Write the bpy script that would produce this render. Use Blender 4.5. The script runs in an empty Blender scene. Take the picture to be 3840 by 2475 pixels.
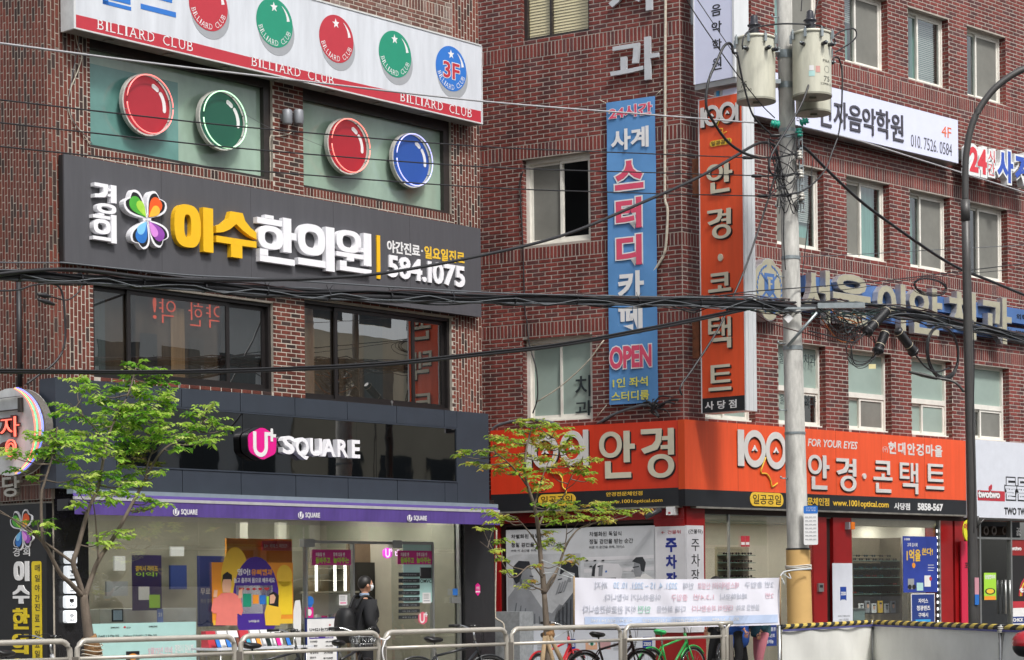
import bpy, bmesh, math, random
from mathutils import Vector, Matrix
from math import sin, cos, pi, radians, atan2, sqrt
random.seed(7)
R = random.random
def U(a, b): return a + (b - a) * random.random()
scene = bpy.context.scene
COL = scene.collection

# ---------------------------------------------------------------- camera
F, CX, CY, RHO, EYE = 8000.0, 1920.0, 2226.0, 0.0106, 1.62
cam_d = bpy.data.cameras.new('camera'); cam = bpy.data.objects.new('camera', cam_d); COL.objects.link(cam)
cam_d.sensor_width = 36; cam_d.lens = F / 3840 * 36; cam_d.shift_y = (CY - 1237.5) / 3840
cam_d.clip_start = 0.1; cam_d.clip_end = 2000
_c, _s = cos(RHO), sin(RHO)
cam.matrix_world = Matrix(((_c, _s, 0, 0), (0, 0, -1, 0), (-_s, _c, 0, EYE), (0, 0, 0, 1)))
scene.camera = cam

# ---------------------------------------------------------------- sky, sun, exposure
world = bpy.data.worlds.new('World'); scene.world = world; world.use_nodes = True
nt = world.node_tree; nt.nodes.clear()
sky = nt.nodes.new('ShaderNodeTexSky'); sky.sky_type = 'NISHITA'; sky.sun_disc = False
SUN_EL, SUN_AZ = radians(52), radians(150)      # azimuth from +Y (view direction) clockwise
sky.sun_elevation = SUN_EL; sky.sun_rotation = SUN_AZ; sky.air_density = 1.0; sky.dust_density = 4.0; sky.ozone_density = 1.0
bg = nt.nodes.new('ShaderNodeBackground'); bg.inputs[1].default_value = 0.135
hs = nt.nodes.new('ShaderNodeHueSaturation'); hs.inputs['Saturation'].default_value = 0.35
wo = nt.nodes.new('ShaderNodeOutputWorld')
nt.links.new(sky.outputs[0], hs.inputs['Color']); nt.links.new(hs.outputs[0], bg.inputs[0]); nt.links.new(bg.outputs[0], wo.inputs[0])
sun_d = bpy.data.lights.new('sun', 'SUN'); sun_d.energy = 2.0; sun_d.angle = radians(9); sun_d.color = (1, .97, .93)
sun = bpy.data.objects.new('sun', sun_d); COL.objects.link(sun)
_dir = Vector((sin(SUN_AZ) * cos(SUN_EL), cos(SUN_AZ) * cos(SUN_EL), sin(SUN_EL)))
sun.rotation_euler = _dir.to_track_quat('Z', 'Y').to_euler(); sun.location = _dir * 60
vs = scene.view_settings; vs.view_transform = 'Standard'; vs.look = 'None'; vs.gamma = 1; vs.exposure = 0.55; vs.use_curve_mapping = False
scene.cycles.max_bounces = 6; scene.cycles.transparent_max_bounces = 12; scene.cycles.caustics_reflective = False; scene.cycles.caustics_refractive = False

# ---------------------------------------------------------------- faces: vertical planes in the street
def ray(px, py):
    a, b = px - CX, CY - py
    return ((a * _c + b * _s) / F, 1.0, (-a * _s + b * _c) / F)
def W(px, py, Y):
    r = ray(px, py); return Vector((r[0] * Y, Y, EYE + r[2] * Y))
class Face:
    """a vertical wall plane: x along it, y into it (outward negative), z up"""
    def __init__(s, px0, py0, Y0, xvp):
        s.th = atan2(F, xvp) if xvp > 0 else -atan2(F, -xvp)
        s.d = Vector((cos(s.th), sin(s.th))); s.n = Vector((-sin(s.th), cos(s.th)))
        p = W(px0, py0, Y0); s.O = Vector((p.x, p.y))
        s.M = Matrix.Translation((p.x, p.y, 0)) @ Matrix.Rotation(s.th, 4, 'Z')
    def uz(s, px, py, o=0.0):
        r = ray(px, py); rv = Vector((r[0], 1.0))
        t = (s.O.dot(s.n) - o) / rv.dot(s.n)
        u = (rv * t - s.O).dot(s.d)
        return u, EYE + r[2] * t
    def world(s, u, y, z): return s.M @ Vector((u, y, z))
    def px_at(s, u, y, z):
        p = s.world(u, y, z); X, Z = p.x / p.y * F, (p.z - EYE) / p.y * F
        return CX + X * _c - Z * _s, CY - (X * _s + Z * _c)
YC = 34.5
FA = Face(1803, 1000, 34.5, 7060)                 # left building front; u=0 is its right end
FR = Face(2561, 1200, YC, 8114)                   # right building, face receding right; u=0 is the corner
FL = Face(2561, 1200, YC, -13270)                 # right building, chamfered face; u=0 is the corner
FS = Face(185, 1000, 1, -9065)                    # side return of the left building
_u = FA.uz(185, 1000)[0]; _p = FA.world(_u, 0, 0); FS.O = Vector((_p.x, _p.y)); FS.th = FA.th - pi / 2
FS.d = Vector((cos(FS.th), sin(FS.th))); FS.n = Vector((-sin(FS.th), cos(FS.th))); FS.M = Matrix.Translation((_p.x, _p.y, 0)) @ Matrix.Rotation(FS.th, 4, 'Z')
FK = Face(330, 2402, 22.65, 7830)                 # line of the kerb railing
FC = Face(2960, 1200, 32.0, 7830)                 # line of the overhead cables, through the pole
FB = Face(3100, 2340, 29.5, 9500)                 # construction barrier

# ---------------------------------------------------------------- materials
MATS = {}
def mat(name, col, rough=.6, metal=0.0, var=.12, scale=6.0, bump=0.0, bscale=60.0, spec=.5, emis=None, estr=1.0, coat=0.0, stretch=None):
    if name in MATS: return MATS[name]
    m = bpy.data.materials.new(name); m.use_nodes = True; n = m.node_tree; b = n.nodes['Principled BSDF']
    b.inputs['Roughness'].default_value = rough; b.inputs['Metallic'].default_value = metal
    b.inputs['Specular IOR Level'].default_value = spec; b.inputs['Coat Weight'].default_value = coat
    if len(col) == 3: col = (*col, 1)
    if var > 0:
        tc = n.nodes.new('ShaderNodeTexCoord'); mp = n.nodes.new('ShaderNodeMapping')
        if stretch: mp.inputs['Scale'].default_value = stretch
        n.links.new(tc.outputs['Object'], mp.inputs[0])
        ns = n.nodes.new('ShaderNodeTexNoise'); ns.inputs['Scale'].default_value = scale; ns.inputs['Detail'].default_value = 5; ns.inputs['Roughness'].default_value = .65
        n.links.new(mp.outputs[0], ns.inputs['Vector'])
        mr = n.nodes.new('ShaderNodeMapRange'); mr.inputs[1].default_value = .3; mr.inputs[2].default_value = .7
        mr.inputs[3].default_value = 1 - var; mr.inputs[4].default_value = 1 + var * .6
        n.links.new(ns.outputs[0], mr.inputs[0])
        mx = n.nodes.new('ShaderNodeMix'); mx.data_type = 'RGBA'; mx.blend_type = 'MULTIPLY'; mx.inputs[0].default_value = 1
        mx.inputs[6].default_value = col; n.links.new(mr.outputs[0], mx.inputs[7]); n.links.new(mx.outputs[2], b.inputs['Base Color'])
    else: b.inputs['Base Color'].default_value = col
    if bump:
        tc2 = n.nodes.new('ShaderNodeTexCoord'); n2 = n.nodes.new('ShaderNodeTexNoise'); n2.inputs['Scale'].default_value = bscale; n2.inputs['Detail'].default_value = 3
        n.links.new(tc2.outputs['Object'], n2.inputs['Vector'])
        bp = n.nodes.new('ShaderNodeBump'); bp.inputs['Strength'].default_value = bump; bp.inputs['Distance'].default_value = .01
        n.links.new(n2.outputs[0], bp.inputs['Height']); n.links.new(bp.outputs[0], b.inputs['Normal'])
    if emis: b.inputs['Emission Color'].default_value = (*emis, 1); b.inputs['Emission Strength'].default_value = estr
    MATS[name] = m; return m
def srgb(h):
    v = [int(h[i:i + 2], 16) / 255 for i in (0, 2, 4)]
    return tuple(x / 12.92 if x <= .04045 else ((x + .055) / 1.055) ** 2.4 for x in v)
def glass(name, tint=(.9, .95, .93), refl=.35, dark=0.0, rough=.0, wav=0.0):
    if name in MATS: return MATS[name]
    m = bpy.data.materials.new(name); m.use_nodes = True; n = m.node_tree; n.nodes.clear()
    out = n.nodes.new('ShaderNodeOutputMaterial'); tr = n.nodes.new('ShaderNodeBsdfTransparent'); tr.inputs[0].default_value = (*tint, 1)
    gl = n.nodes.new('ShaderNodeBsdfGlossy'); gl.inputs['Roughness'].default_value = rough; gl.inputs[0].default_value = (1, 1, 1, 1)
    fr = n.nodes.new('ShaderNodeLayerWeight'); fr.inputs[0].default_value = .5      # same from both sides of a pane
    pw = n.nodes.new('ShaderNodeMath'); pw.operation = 'POWER'; pw.inputs[1].default_value = 5; n.links.new(fr.outputs['Facing'], pw.inputs[0])
    ma = n.nodes.new('ShaderNodeMath'); ma.operation = 'MULTIPLY_ADD'; ma.inputs[1].default_value = .9; ma.inputs[2].default_value = refl
    ma.use_clamp = True
    mx = n.nodes.new('ShaderNodeMixShader')
    n.links.new(pw.outputs[0], ma.inputs[0]); n.links.new(ma.outputs[0], mx.inputs[0]); n.links.new(tr.outputs[0], mx.inputs[1]); n.links.new(gl.outputs[0], mx.inputs[2])
    last = mx
    n.links.new(last.outputs[0], out.inputs[0])
    if wav:
        tc = n.nodes.new('ShaderNodeTexCoord'); ns = n.nodes.new('ShaderNodeTexNoise'); ns.inputs['Scale'].default_value = 1.3
        n.links.new(tc.outputs['Object'], ns.inputs['Vector']); bp = n.nodes.new('ShaderNodeBump'); bp.inputs['Strength'].default_value = wav; bp.inputs['Distance'].default_value = .05
        n.links.new(ns.outputs[0], bp.inputs['Height']); n.links.new(bp.outputs[0], gl.inputs['Normal'])
    MATS[name] = m; return m

# ---------------------------------------------------------------- mesh builder
class MB:
    def __init__(s): s.v = []; s.f = []; s.mi = []; s.mats = []; s.m = 0; s.smooth = []; s.sm = False
    def mat(s, m):
        if m not in s.mats: s.mats.append(m)
        s.m = s.mats.index(m); return s
    def add(s, vs, fs):
        k = len(s.v); s.v.extend(vs)
        for f in fs: s.f.append([i + k for i in f]); s.mi.append(s.m); s.smooth.append(s.sm)
        return s
    def box(s, x0, x1, y0, y1, z0, z1):
        return s.add([(x0, y0, z0), (x1, y0, z0), (x1, y1, z0), (x0, y1, z0), (x0, y0, z1), (x1, y0, z1), (x1, y1, z1), (x0, y1, z1)],
                     [(0, 3, 2, 1), (4, 5, 6, 7), (0, 1, 5, 4), (1, 2, 6, 5), (2, 3, 7, 6), (3, 0, 4, 7)])
    def quad(s, a, b, c, d): return s.add([a, b, c, d], [(0, 1, 2, 3)])
    def sheet(s, x0, x1, z0, z1, y): return s.add([(x0, y, z0), (x1, y, z0), (x1, y, z1), (x0, y, z1)], [(0, 1, 2, 3)])
    def prism(s, pts, y0, y1):
        """polygon in the x-z plane (counter-clockwise seen from -y), from y0 (front) back to y1"""
        n = len(pts); vs = [(p[0], y0, p[1]) for p in pts] + [(p[0], y1, p[1]) for p in pts]
        return s.add(vs, [tuple(range(n)), tuple(range(2 * n - 1, n - 1, -1))] + [(i, i + n, (i + 1) % n + n, (i + 1) % n) for i in range(n)])
    def tube(s, pts, r, n=6, caps=True, r1=None):
        pts = [Vector(p) for p in pts]; N = len(pts); vs = []; fs = []
        for i, p in enumerate(pts):
            t = (pts[min(i + 1, N - 1)] - pts[max(i - 1, 0)])
            if t.length < 1e-9: t = Vector((0, 0, 1))
            t.normalize(); ref = Vector((0, 0, 1)) if abs(t.z) < .9 else Vector((0, 1, 0))
            a = t.cross(ref).normalized(); b = t.cross(a); rr = r if r1 is None else r + (r1 - r) * i / (N - 1)
            if callable(r): rr = r(i / (N - 1))
            for k in range(n): w = 2 * pi * k / n; vs.append(tuple(p + a * (rr * cos(w)) + b * (rr * sin(w))))
        for i in range(N - 1):
            for k in range(n): k2 = (k + 1) % n; fs.append((i * n + k, i * n + k2, (i + 1) * n + k2, (i + 1) * n + k))
        if caps: fs.append(tuple(range(n - 1, -1, -1))); fs.append(tuple(range((N - 1) * n, N * n)))
        sm = s.sm; s.sm = True; s.add(vs, fs); s.sm = sm; return s
    def lathe(s, prof, cx=0, cy=0, n=20, z0=0.0):
        """profile [(r,z)] about the vertical axis at cx,cy"""
        vs = []; fs = []
        for r, z in prof:
            for k in range(n): w = 2 * pi * k / n; vs.append((cx + r * cos(w), cy + r * sin(w), z + z0))
        for i in range(len(prof) - 1):
            for k in range(n): k2 = (k + 1) % n; fs.append((i * n + k, i * n + k2, (i + 1) * n + k2, (i + 1) * n + k))
        sm = s.sm; s.sm = True; s.add(vs, fs); s.sm = sm
        s.add([(cx + prof[0][0] * cos(2 * pi * k / n), cy + prof[0][0] * sin(2 * pi * k / n), prof[0][1] + z0) for k in range(n)], [tuple(range(n - 1, -1, -1))])
        s.add([(cx + prof[-1][0] * cos(2 * pi * k / n), cy + prof[-1][0] * sin(2 * pi * k / n), prof[-1][1] + z0) for k in range(n)], [tuple(range(n))])
        return s
    def disc(s, cx, cz, rx, rz, y0, y1, n=40): return s.prism([(cx + rx * cos(2 * pi * k / n), cz + rz * sin(2 * pi * k / n)) for k in range(n)], y0, y1)
    def ring(s, cx, cz, r0, r1, y0, y1, n=48, a0=0, a1=2 * pi, rz=1.0):
        full = abs(a1 - a0 - 2 * pi) < 1e-6; N = n if full else n + 1; vs = []
        for k in range(N):
            w = a0 + (a1 - a0) * k / n
            for r, y in ((r1, y0), (r1, y1), (r0, y1), (r0, y0)): vs.append((cx + r * cos(w), y, cz + r * rz * sin(w)))
        fs = []
        for k in range(n):
            a = k * 4; b = ((k + 1) % N) * 4
            for j in range(4): j2 = (j + 1) % 4; fs.append((a + j, a + j2, b + j2, b + j))
        if not full: fs.append((3, 2, 1, 0)); e = (N - 1) * 4; fs.append((e, e + 1, e + 2, e + 3))
        return s.add(vs, fs)
    def rrect(s, x0, x1, z0, z1, r, y0, y1, n=5):
        pts = []
        for (cx, cz, a) in ((x1 - r, z0 + r, -pi / 2), (x1 - r, z1 - r, 0), (x0 + r, z1 - r, pi / 2), (x0 + r, z0 + r, pi)):
            for k in range(n + 1): w = a + pi / 2 * k / n; pts.append((cx + r * cos(w), cz + r * sin(w)))
        return s.prism(pts, y0, y1)
    def mesh(s, name):
        me = bpy.data.meshes.new(name); me.from_pydata(s.v, [], s.f)
        for m in s.mats: me.materials.append(m)
        if len(s.mats) > 1: me.polygons.foreach_set('material_index', s.mi)
        if any(s.smooth): me.polygons.foreach_set('use_smooth', s.smooth)
        me.update(); return me

# ---------------------------------------------------------------- objects
WM = {}
I4 = Matrix.Identity(4)
def link(name, data, parent=None, M=I4):
    o = bpy.data.objects.new(name, data); COL.objects.link(o); WM[o] = M.copy()
    if parent is not None: o.parent = parent; o.matrix_local = WM[parent].inverted() @ M
    else: o.matrix_local = M
    return o
def tag(o, label, cat, group=None):
    o['label'] = label; o['category'] = cat
    if group: o['group'] = group
    return o
def thing(name, label, cat, M=I4, group=None): return tag(link(name, None, None, M), label, cat, group)
def part(name, mb, parent, M=None, mat_=None, label=None, stuff=False):
    if mat_ is not None: mb.mats = [mat_]; mb.mi = [0] * len(mb.f)
    o = link(name, mb.mesh(name), parent, WM[parent] if M is None else M)
    if label: o['label'] = label
    if stuff: o['kind'] = 'stuff'
    return o
def struct(name, mb, M=I4, kind='structure'):
    o = link(name, mb.mesh(name), None, M); o['kind'] = kind; return o
def at(face, u=0, y=0, z=0): return face.M @ Matrix.Translation((u, y, z))

# ---------------------------------------------------------------- lettering (outlines turned into mesh)
_TC = {}; _TO = None
def tmesh(s, bold=0.0, shear=0.0, ext=0.0, res=3, bev=0.0, spacing=1.0, line=1.0):
    key = (s, bold, shear, ext, res, bev, spacing, line)
    if key in _TC: return _TC[key]
    global _TO
    if _TO is None: _TO = bpy.data.objects.new('t', bpy.data.curves.new('t', 'FONT'))
    o = _TO; cu = o.data; cu.body = s; cu.size = 1; cu.offset = bold; cu.shear = shear; cu.extrude = ext; cu.resolution_u = res
    cu.bevel_depth = bev; cu.bevel_resolution = 0; cu.space_character = spacing; cu.space_line = line; cu.align_x = 'LEFT'
    me = bpy.data.meshes.new_from_object(o)
    vs = [tuple(v.co) for v in me.vertices]; fs = [tuple(p.vertices) for p in me.polygons]
    bpy.data.meshes.remove(me)
    _TC[key] = (vs, fs); return _TC[key]
def txt(mb, s, u0, z0, u1, z1, y, depth=.002, bold=0.0, shear=0.0, res=3, bev=0, spacing=1.0, ref=None):
    """lettering fitted to the rectangle u0..u1, z0..z1; its front at y, its back at y+depth. ref: fit as if for this boldness"""
    vs, fs = tmesh(s, bold, shear, .05, res, bev, spacing)
    if not vs: return
    rv = vs if ref is None else tmesh(s, ref, shear, .05, res, 0, spacing)[0]
    xs = [v[0] for v in rv]; ys = [v[1] for v in rv]; a, b, c, d = min(xs), max(xs), min(ys), max(ys)
    zs = [v[2] for v in vs]; e, f = min(zs), max(zs)
    mb.add([(u0 + (v[0] - a) / (b - a) * (u1 - u0), y + (f - v[2]) / (f - e) * depth, z0 + (v[1] - c) / (d - c) * (z1 - z0)) for v in vs], fs)
def txp(mb, face, s, bl, tr, o, depth=.002, **k):
    u0, z0 = face.uz(bl[0], bl[1], o); u1, z1 = face.uz(tr[0], tr[1], o)
    txt(mb, s, u0, z0, u1, z1, -o - depth, depth, **k)
def chars(s, n_u0, n_z0, u1, z1):
    pass
# ================================================================ materials of the street
def brickmat(name, c1, c2, c3, dark):
    m = bpy.data.materials.new(name); m.use_nodes = True; n = m.node_tree; b = n.nodes['Principled BSDF']; b.inputs['Roughness'].default_value = .62
    b.inputs['Specular IOR Level'].default_value = .3
    at_ = n.nodes.new('ShaderNodeAttribute'); at_.attribute_name = 'tint'; cr = n.nodes.new('ShaderNodeValToRGB')
    el = cr.color_ramp.elements; el[0].position = 0; el[0].color = (*c1, 1); el[1].position = .55; el[1].color = (*c2, 1)
    e = el.new(.8); e.color = (*c3, 1); e = el.new(.83); e.color = (*dark, 1)
    tc = n.nodes.new('ShaderNodeTexCoord'); ns = n.nodes.new('ShaderNodeTexNoise'); ns.inputs['Scale'].default_value = 22; ns.inputs['Detail'].default_value = 6; ns.inputs['Roughness'].default_value = .7
    n.links.new(tc.outputs['Object'], ns.inputs['Vector']); mr = n.nodes.new('ShaderNodeMapRange'); mr.inputs[1].default_value = .3; mr.inputs[2].default_value = .7; mr.inputs[3].default_value = .72; mr.inputs[4].default_value = 1.18
    n.links.new(ns.outputs[0], mr.inputs[0])
    ns2 = n.nodes.new('ShaderNodeTexNoise'); ns2.inputs['Scale'].default_value = .9; ns2.inputs['Detail'].default_value = 4; geo = n.nodes.new('ShaderNodeNewGeometry'); n.links.new(geo.outputs['Position'], ns2.inputs['Vector'])
    mr2 = n.nodes.new('ShaderNodeMapRange'); mr2.inputs[1].default_value = .35; mr2.inputs[2].default_value = .65; mr2.inputs[3].default_value = .8; mr2.inputs[4].default_value = 1.1
    n.links.new(ns2.outputs[0], mr2.inputs[0]); mm = n.nodes.new('ShaderNodeMath'); mm.operation = 'MULTIPLY'; n.links.new(mr.outputs[0], mm.inputs[0]); n.links.new(mr2.outputs[0], mm.inputs[1])
    mp3 = n.nodes.new('ShaderNodeMapping'); mp3.inputs['Scale'].default_value = (3.2, 3.2, .28); n.links.new(geo.outputs['Position'], mp3.inputs[0]); ns3 = n.nodes.new('ShaderNodeTexNoise'); ns3.inputs['Scale'].default_value = 1.3; ns3.inputs['Detail'].default_value = 5; n.links.new(mp3.outputs[0], ns3.inputs['Vector'])
    mr3 = n.nodes.new('ShaderNodeMapRange'); mr3.inputs[1].default_value = .38; mr3.inputs[2].default_value = .56; mr3.inputs[3].default_value = .66; mr3.inputs[4].default_value = 1.04; n.links.new(ns3.outputs[0], mr3.inputs[0]); mm3 = n.nodes.new('ShaderNodeMath'); mm3.operation = 'MULTIPLY'; n.links.new(mm.outputs[0], mm3.inputs[0]); n.links.new(mr3.outputs[0], mm3.inputs[1]); mm = mm3
    mx = n.nodes.new('ShaderNodeMix'); mx.data_type = 'RGBA'; mx.blend_type = 'MULTIPLY'; mx.inputs[0].default_value = 1
    n.links.new(at_.outputs['Fac'], cr.inputs[0]); n.links.new(cr.outputs[0], mx.inputs[6]); n.links.new(mm.outputs[0], mx.inputs[7]); n.links.new(mx.outputs[2], b.inputs['Base Color'])
    bp = n.nodes.new('ShaderNodeBump'); bp.inputs['Strength'].default_value = .35; bp.inputs['Distance'].default_value = .004; n.links.new(ns.outputs[0], bp.inputs['Height']); n.links.new(bp.outputs[0], b.inputs['Normal'])
    return m
M_BR = brickmat('glazed red brick', srgb('733833'), srgb('803f39'), srgb('6a3430'), srgb('613a39'))
M_BA = brickmat('rustic red brick', srgb('61342b'), srgb('723d32'), srgb('61332a'), srgb('43332f'))
M_BG = brickmat('weathered brown brick', srgb('5d4039'), srgb('7a544a'), srgb('69483e'), srgb('84716a'))
M_MORT = mat('mortar', srgb('a59c93'), .9, var=.2, scale=4, bump=.4)
M_MORTA = mat('pale mortar', srgb('b1a99d'), .9, var=.25, scale=5, bump=.5)
M_ASPH = mat('asphalt', (.055, .055, .057), .9, var=.3, scale=30, bump=.6, bscale=300)
M_CONC = mat('concrete', srgb('9c9a94'), .85, var=.25, scale=5, bump=.3)
M_PAVE = mat('pavers', srgb('8e8980'), .85, var=.25, scale=3, bump=.3)
M_DARKIN = mat('dark interior', (.02, .022, .024), .8, var=.3, scale=1)
M_WHITEF = mat('white window frame', srgb('dedbd2'), .45, var=.12, scale=5)
M_BROWNF = mat('dark brown frame', srgb('2e2826'), .45, var=.2, scale=8)
M_DGLASS = glass('window glass', (.7, .76, .76), .2, wav=.015)
M_BGLASS = glass('brown window glass', (.72, .68, .62), .34, wav=.012)
M_TGLASS = glass('teal window glass', (.42, .62, .58), .28, wav=.2)

# ================================================================ ground
g = MB().mat(M_ASPH); g.add([(-500, -300, 0), (500, -300, 0), (500, 700, 0), (-500, 700, 0)], [(0, 1, 2, 3)]); struct('road', g)
SW = .15
def swz(face, y0, y1, name, m, z0, z1, u0=-30, u1=40):
    g = MB().mat(m); g.box(u0, u1, y0, y1, z0, z1); return struct(name, g, face.M)
swz(FK, -.55, 24, 'pavement', M_PAVE, .004, SW, -28, 40)
swz(FK, -.75, -.553, 'kerb', M_CONC, .003, SW + .003, -28, 40)

# ================================================================ brick walls
def grid_wall(mb, u0, u1, z0, z1, ops, depth=.25):
    us = sorted({u0, u1, *[min(max(o[0], u0), u1) for o in ops], *[min(max(o[1], u0), u1) for o in ops]})
    zs = sorted({z0, z1, *[min(max(o[2], z0), z1) for o in ops], *[min(max(o[3], z0), z1) for o in ops]})
    for i in range(len(us) - 1):
        for j in range(len(zs) - 1):
            a, b, c, d = us[i], us[i + 1], zs[j], zs[j + 1]; mu, mz = (a + b) / 2, (c + d) / 2
            if not any(o[0] < mu < o[1] and o[2] < mz < o[3] for o in ops): mb.sheet(a, b, c, d, 0)
    for a, b, c, d in ops:
        mb.quad((a, 0, c), (a, 0, d), (a, depth, d), (a, depth, c)); mb.quad((b, 0, c), (b, depth, c), (b, depth, d), (b, 0, d))
        mb.quad((a, 0, c), (a, depth, c), (b, depth, c), (b, 0, c)); mb.quad((a, 0, d), (b, 0, d), (b, depth, d), (a, depth, d))
class Bricks:
    def __init__(s, L, H, J, proud): s.L, s.H, s.J, s.proud = L, H, J, proud; s.b = []
    def put(s, face, x0, x1, y0, y1, z0, z1, full=False, kind=0): s.b.append((face, x0, x1, y0, y1, z0, z1, full, kind))
    def rect(s, face, a, b, c, d, ops, full, kind):
        j = s.J / 2; a += j; b -= j; c += j; d -= j
        a += U(-1, 1) * .0012; d += U(-1, 1) * .0012
        for o in ops:
            if a < o[1] and b > o[0] and c < o[3] and d > o[2]:
                ov_u = min(b, o[1]) - max(a, o[0]); ov_z = min(d, o[3]) - max(c, o[2])
                if ov_u > .9 * (b - a) and ov_z < .45 * (d - c):
                    if c < o[2]: d = o[2]
                    else: c = o[3]
                    full = False
                else:
                    l, r = o[0] - a, b - o[1]
                    if l > .025 and r > .025: s.rect(face, o[1] - j, b + j, c - j, d + j, ops, False, kind); b = o[0]
                    elif l > .025: b = o[0]
                    elif r > .025: a = o[1]
                    else: return
                    full = False
        if b - a < .02 or d - c < .015: return
        s.put(face, a, b, -s.proud + U(-1, 1) * .0015, .004, c, d, full, kind)
    def run(s, face, u0, u1, z0, z1, ops=(), kind=0, phase=0.0):
        n = max(1, round((z1 - z0) / s.H)); h = (z1 - z0) / n
        for i in range(n):
            off = phase + (.5 if i % 2 else 0) * s.L; k0 = math.floor((u0 - off) / s.L)
            u = off + k0 * s.L
            while u < u1 - 1e-4:
                a, b = max(u, u0), min(u + s.L, u1)
                if b - a > .03: s.rect(face, a, b, z0 + i * h, z0 + (i + 1) * h, ops, abs(b - a - s.L) < 1e-6, kind)
                u += s.L
    def sold(s, face, u0, u1, z0, z1, ops=(), kind=0):
        n = max(1, round((u1 - u0) / s.H)); w = (u1 - u0) / n
        for i in range(n): s.rect(face, u0 + i * w, u0 + (i + 1) * w, z0, z1, ops, False, kind)
    def vrun(s, face, u0, u1, z0, z1, ops=(), kind=0, step=.33):
        n = max(1, round((u1 - u0) / s.H)); w = (u1 - u0) / n; ph = 0
        for i in range(n):
            ph = (i * .055 + (.5 if i % 2 else 0)) % 1 * s.L; z = z0 - ph
            while z < z1 - 1e-4:
                a, b = max(z, z0), min(z + s.L, z1)
                if b - a > .03: s.rect(face, u0 + i * w, u0 + (i + 1) * w, a, b, ops, False, kind)
                z += s.L
    def jamb(s, face, u, z0, z1, depth, side):
        """bricks on the return of an opening; side=+1 for the right jamb (faces left)"""
        n = max(1, round((z1 - z0) / s.H)); h = (z1 - z0) / n; j = s.J / 2
        for i in range(n):
            x0, x1 = (u - s.proud, u + .003) if side > 0 else (u - .003, u + s.proud)
            cuts = [-.004, depth] if i % 2 else [-.004, depth * .5, depth]
            for k in range(len(cuts) - 1): s.put(face, x0, x1, cuts[k] + (j if k else 0), cuts[k + 1] - j * (k < len(cuts) - 2), z0 + i * h + j, z0 + (i + 1) * h - j, False, 0)
    def emit(s, walls, mats, nmax=300):
        """walls: {face: wall part}; the nmax bricks that show largest become parts, the rest one field"""
        sc = []
        for i, b in enumerate(s.b):
            face, x0, x1, y0, y1, z0, z1, full, kind = b; p = face.world((x0 + x1) / 2, 0, (z0 + z1) / 2)
            px, py = face.px_at((x0 + x1) / 2, 0, (z0 + z1) / 2)
            vis = -20 < px < 3860 and 0 < py < 2470
            wide = (face.px_at(x1, 0, z0)[0] - face.px_at(x0, 0, z0)[0]) * (z1 - z0) / p.y
            sc.append((-(wide if vis and y1 < .02 and full != 'h' else -1), i))
        sc.sort(); top = {i for _, i in sc[:nmax]}; cache = {}
        field = {}
        for i, (face, x0, x1, y0, y1, z0, z1, full, kind) in enumerate(s.b):
            tint = R()
            if i in top:
                key = (round(x1 - x0, 3), round(z1 - z0, 3), int(tint * 10), kind)
                if key not in cache:
                    w, h = (x1 - x0) / 2, (z1 - z0) / 2; mb = MB().mat(mats[kind]); brick_geo(mb, -w, w, -s.proud, .004, -h, h); me = mb.mesh('brick'); settint(me, [tint] * len(me.polygons)); cache[key] = me
                link('brick', cache[key], walls[face], face.M @ Matrix.Translation(((x0 + x1) / 2, U(-.0015, .0015), (z0 + z1) / 2)))
            else: field.setdefault(face, []).append((x0, x1, y0, y1, z0, z1, kind, tint))
        for face, L in field.items():
            mb = MB(); ti = []
            for m in mats: mb.mat(m)
            for (x0, x1, y0, y1, z0, z1, kind, tint) in L:
                mb.m = kind; k = len(mb.f)
                if y1 < .02: brick_geo(mb, x0, x1, y0, y1, z0, z1)
                else: mb.box(x0, x1, y0, y1, z0, z1)
                ti += [tint] * (len(mb.f) - k)
            me = mb.mesh('brickwork'); settint(me, ti); o = link('brickwork', me, walls[face], face.M); o['kind'] = 'stuff'
def brick_geo(mb, x0, x1, y0, y1, z0, z1, c=.004):
    vs = [(x0, y1, z0), (x1, y1, z0), (x1, y1, z1), (x0, y1, z1), (x0, y0 + c, z0), (x1, y0 + c, z0), (x1, y0 + c, z1), (x0, y0 + c, z1),
          (x0 + c, y0, z0 + c), (x1 - c, y0, z0 + c), (x1 - c, y0, z1 - c), (x0 + c, y0, z1 - c)]
    mb.add(vs, [(0, 1, 5, 4), (1, 2, 6, 5), (2, 3, 7, 6), (3, 0, 4, 7), (4, 5, 9, 8), (5, 6, 10, 9), (6, 7, 11, 10), (7, 4, 8, 11), (8, 9, 10, 11)])
def settint(me, L):
    a = me.attributes.new('tint', 'FLOAT', 'FACE'); a.data.foreach_set('value', L)

# ---------------------------------------------------------------- right building: walls
bldR = thing('brick_building', 'tall red brick corner building with soldier courses and white framed windows, behind the concrete pole', 'building', at(FR))
def zL(y): return FL.uz(2561, y)[1]
BR = Bricks(.244, .0707, .017, .006)
UL0 = FL.uz(1790, 900)[0] - .4; UR1 = FR.uz(3860, 900)[0] + 1.2
ZB, ZT = 2.9, FR.uz(3850, -40)[1]
bands = [(zL(127), zL(72)), (zL(518), zL(462)), (zL(918), zL(868)), (zL(1215), zL(1163))]
def opn(face, l, r, pt, pb):  # left px, right px, a (x,y) on the top edge, one on the bottom edge
    return (face.uz(l, (pt[1] + pb[1]) / 2)[0], face.uz(r, (pt[1] + pb[1]) / 2)[0], face.uz(*pb)[1], face.uz(*pt)[1])
opL = [list(opn(FL, 1953, 2208, (2100, -160), (1953, 157))), list(opn(FL, 1959, 2214, (1959, 600), (2216, 898))), list(opn(FL, 1962, 2222, (1962, 1274), (2222, 1570)))]
colsR = []
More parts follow.
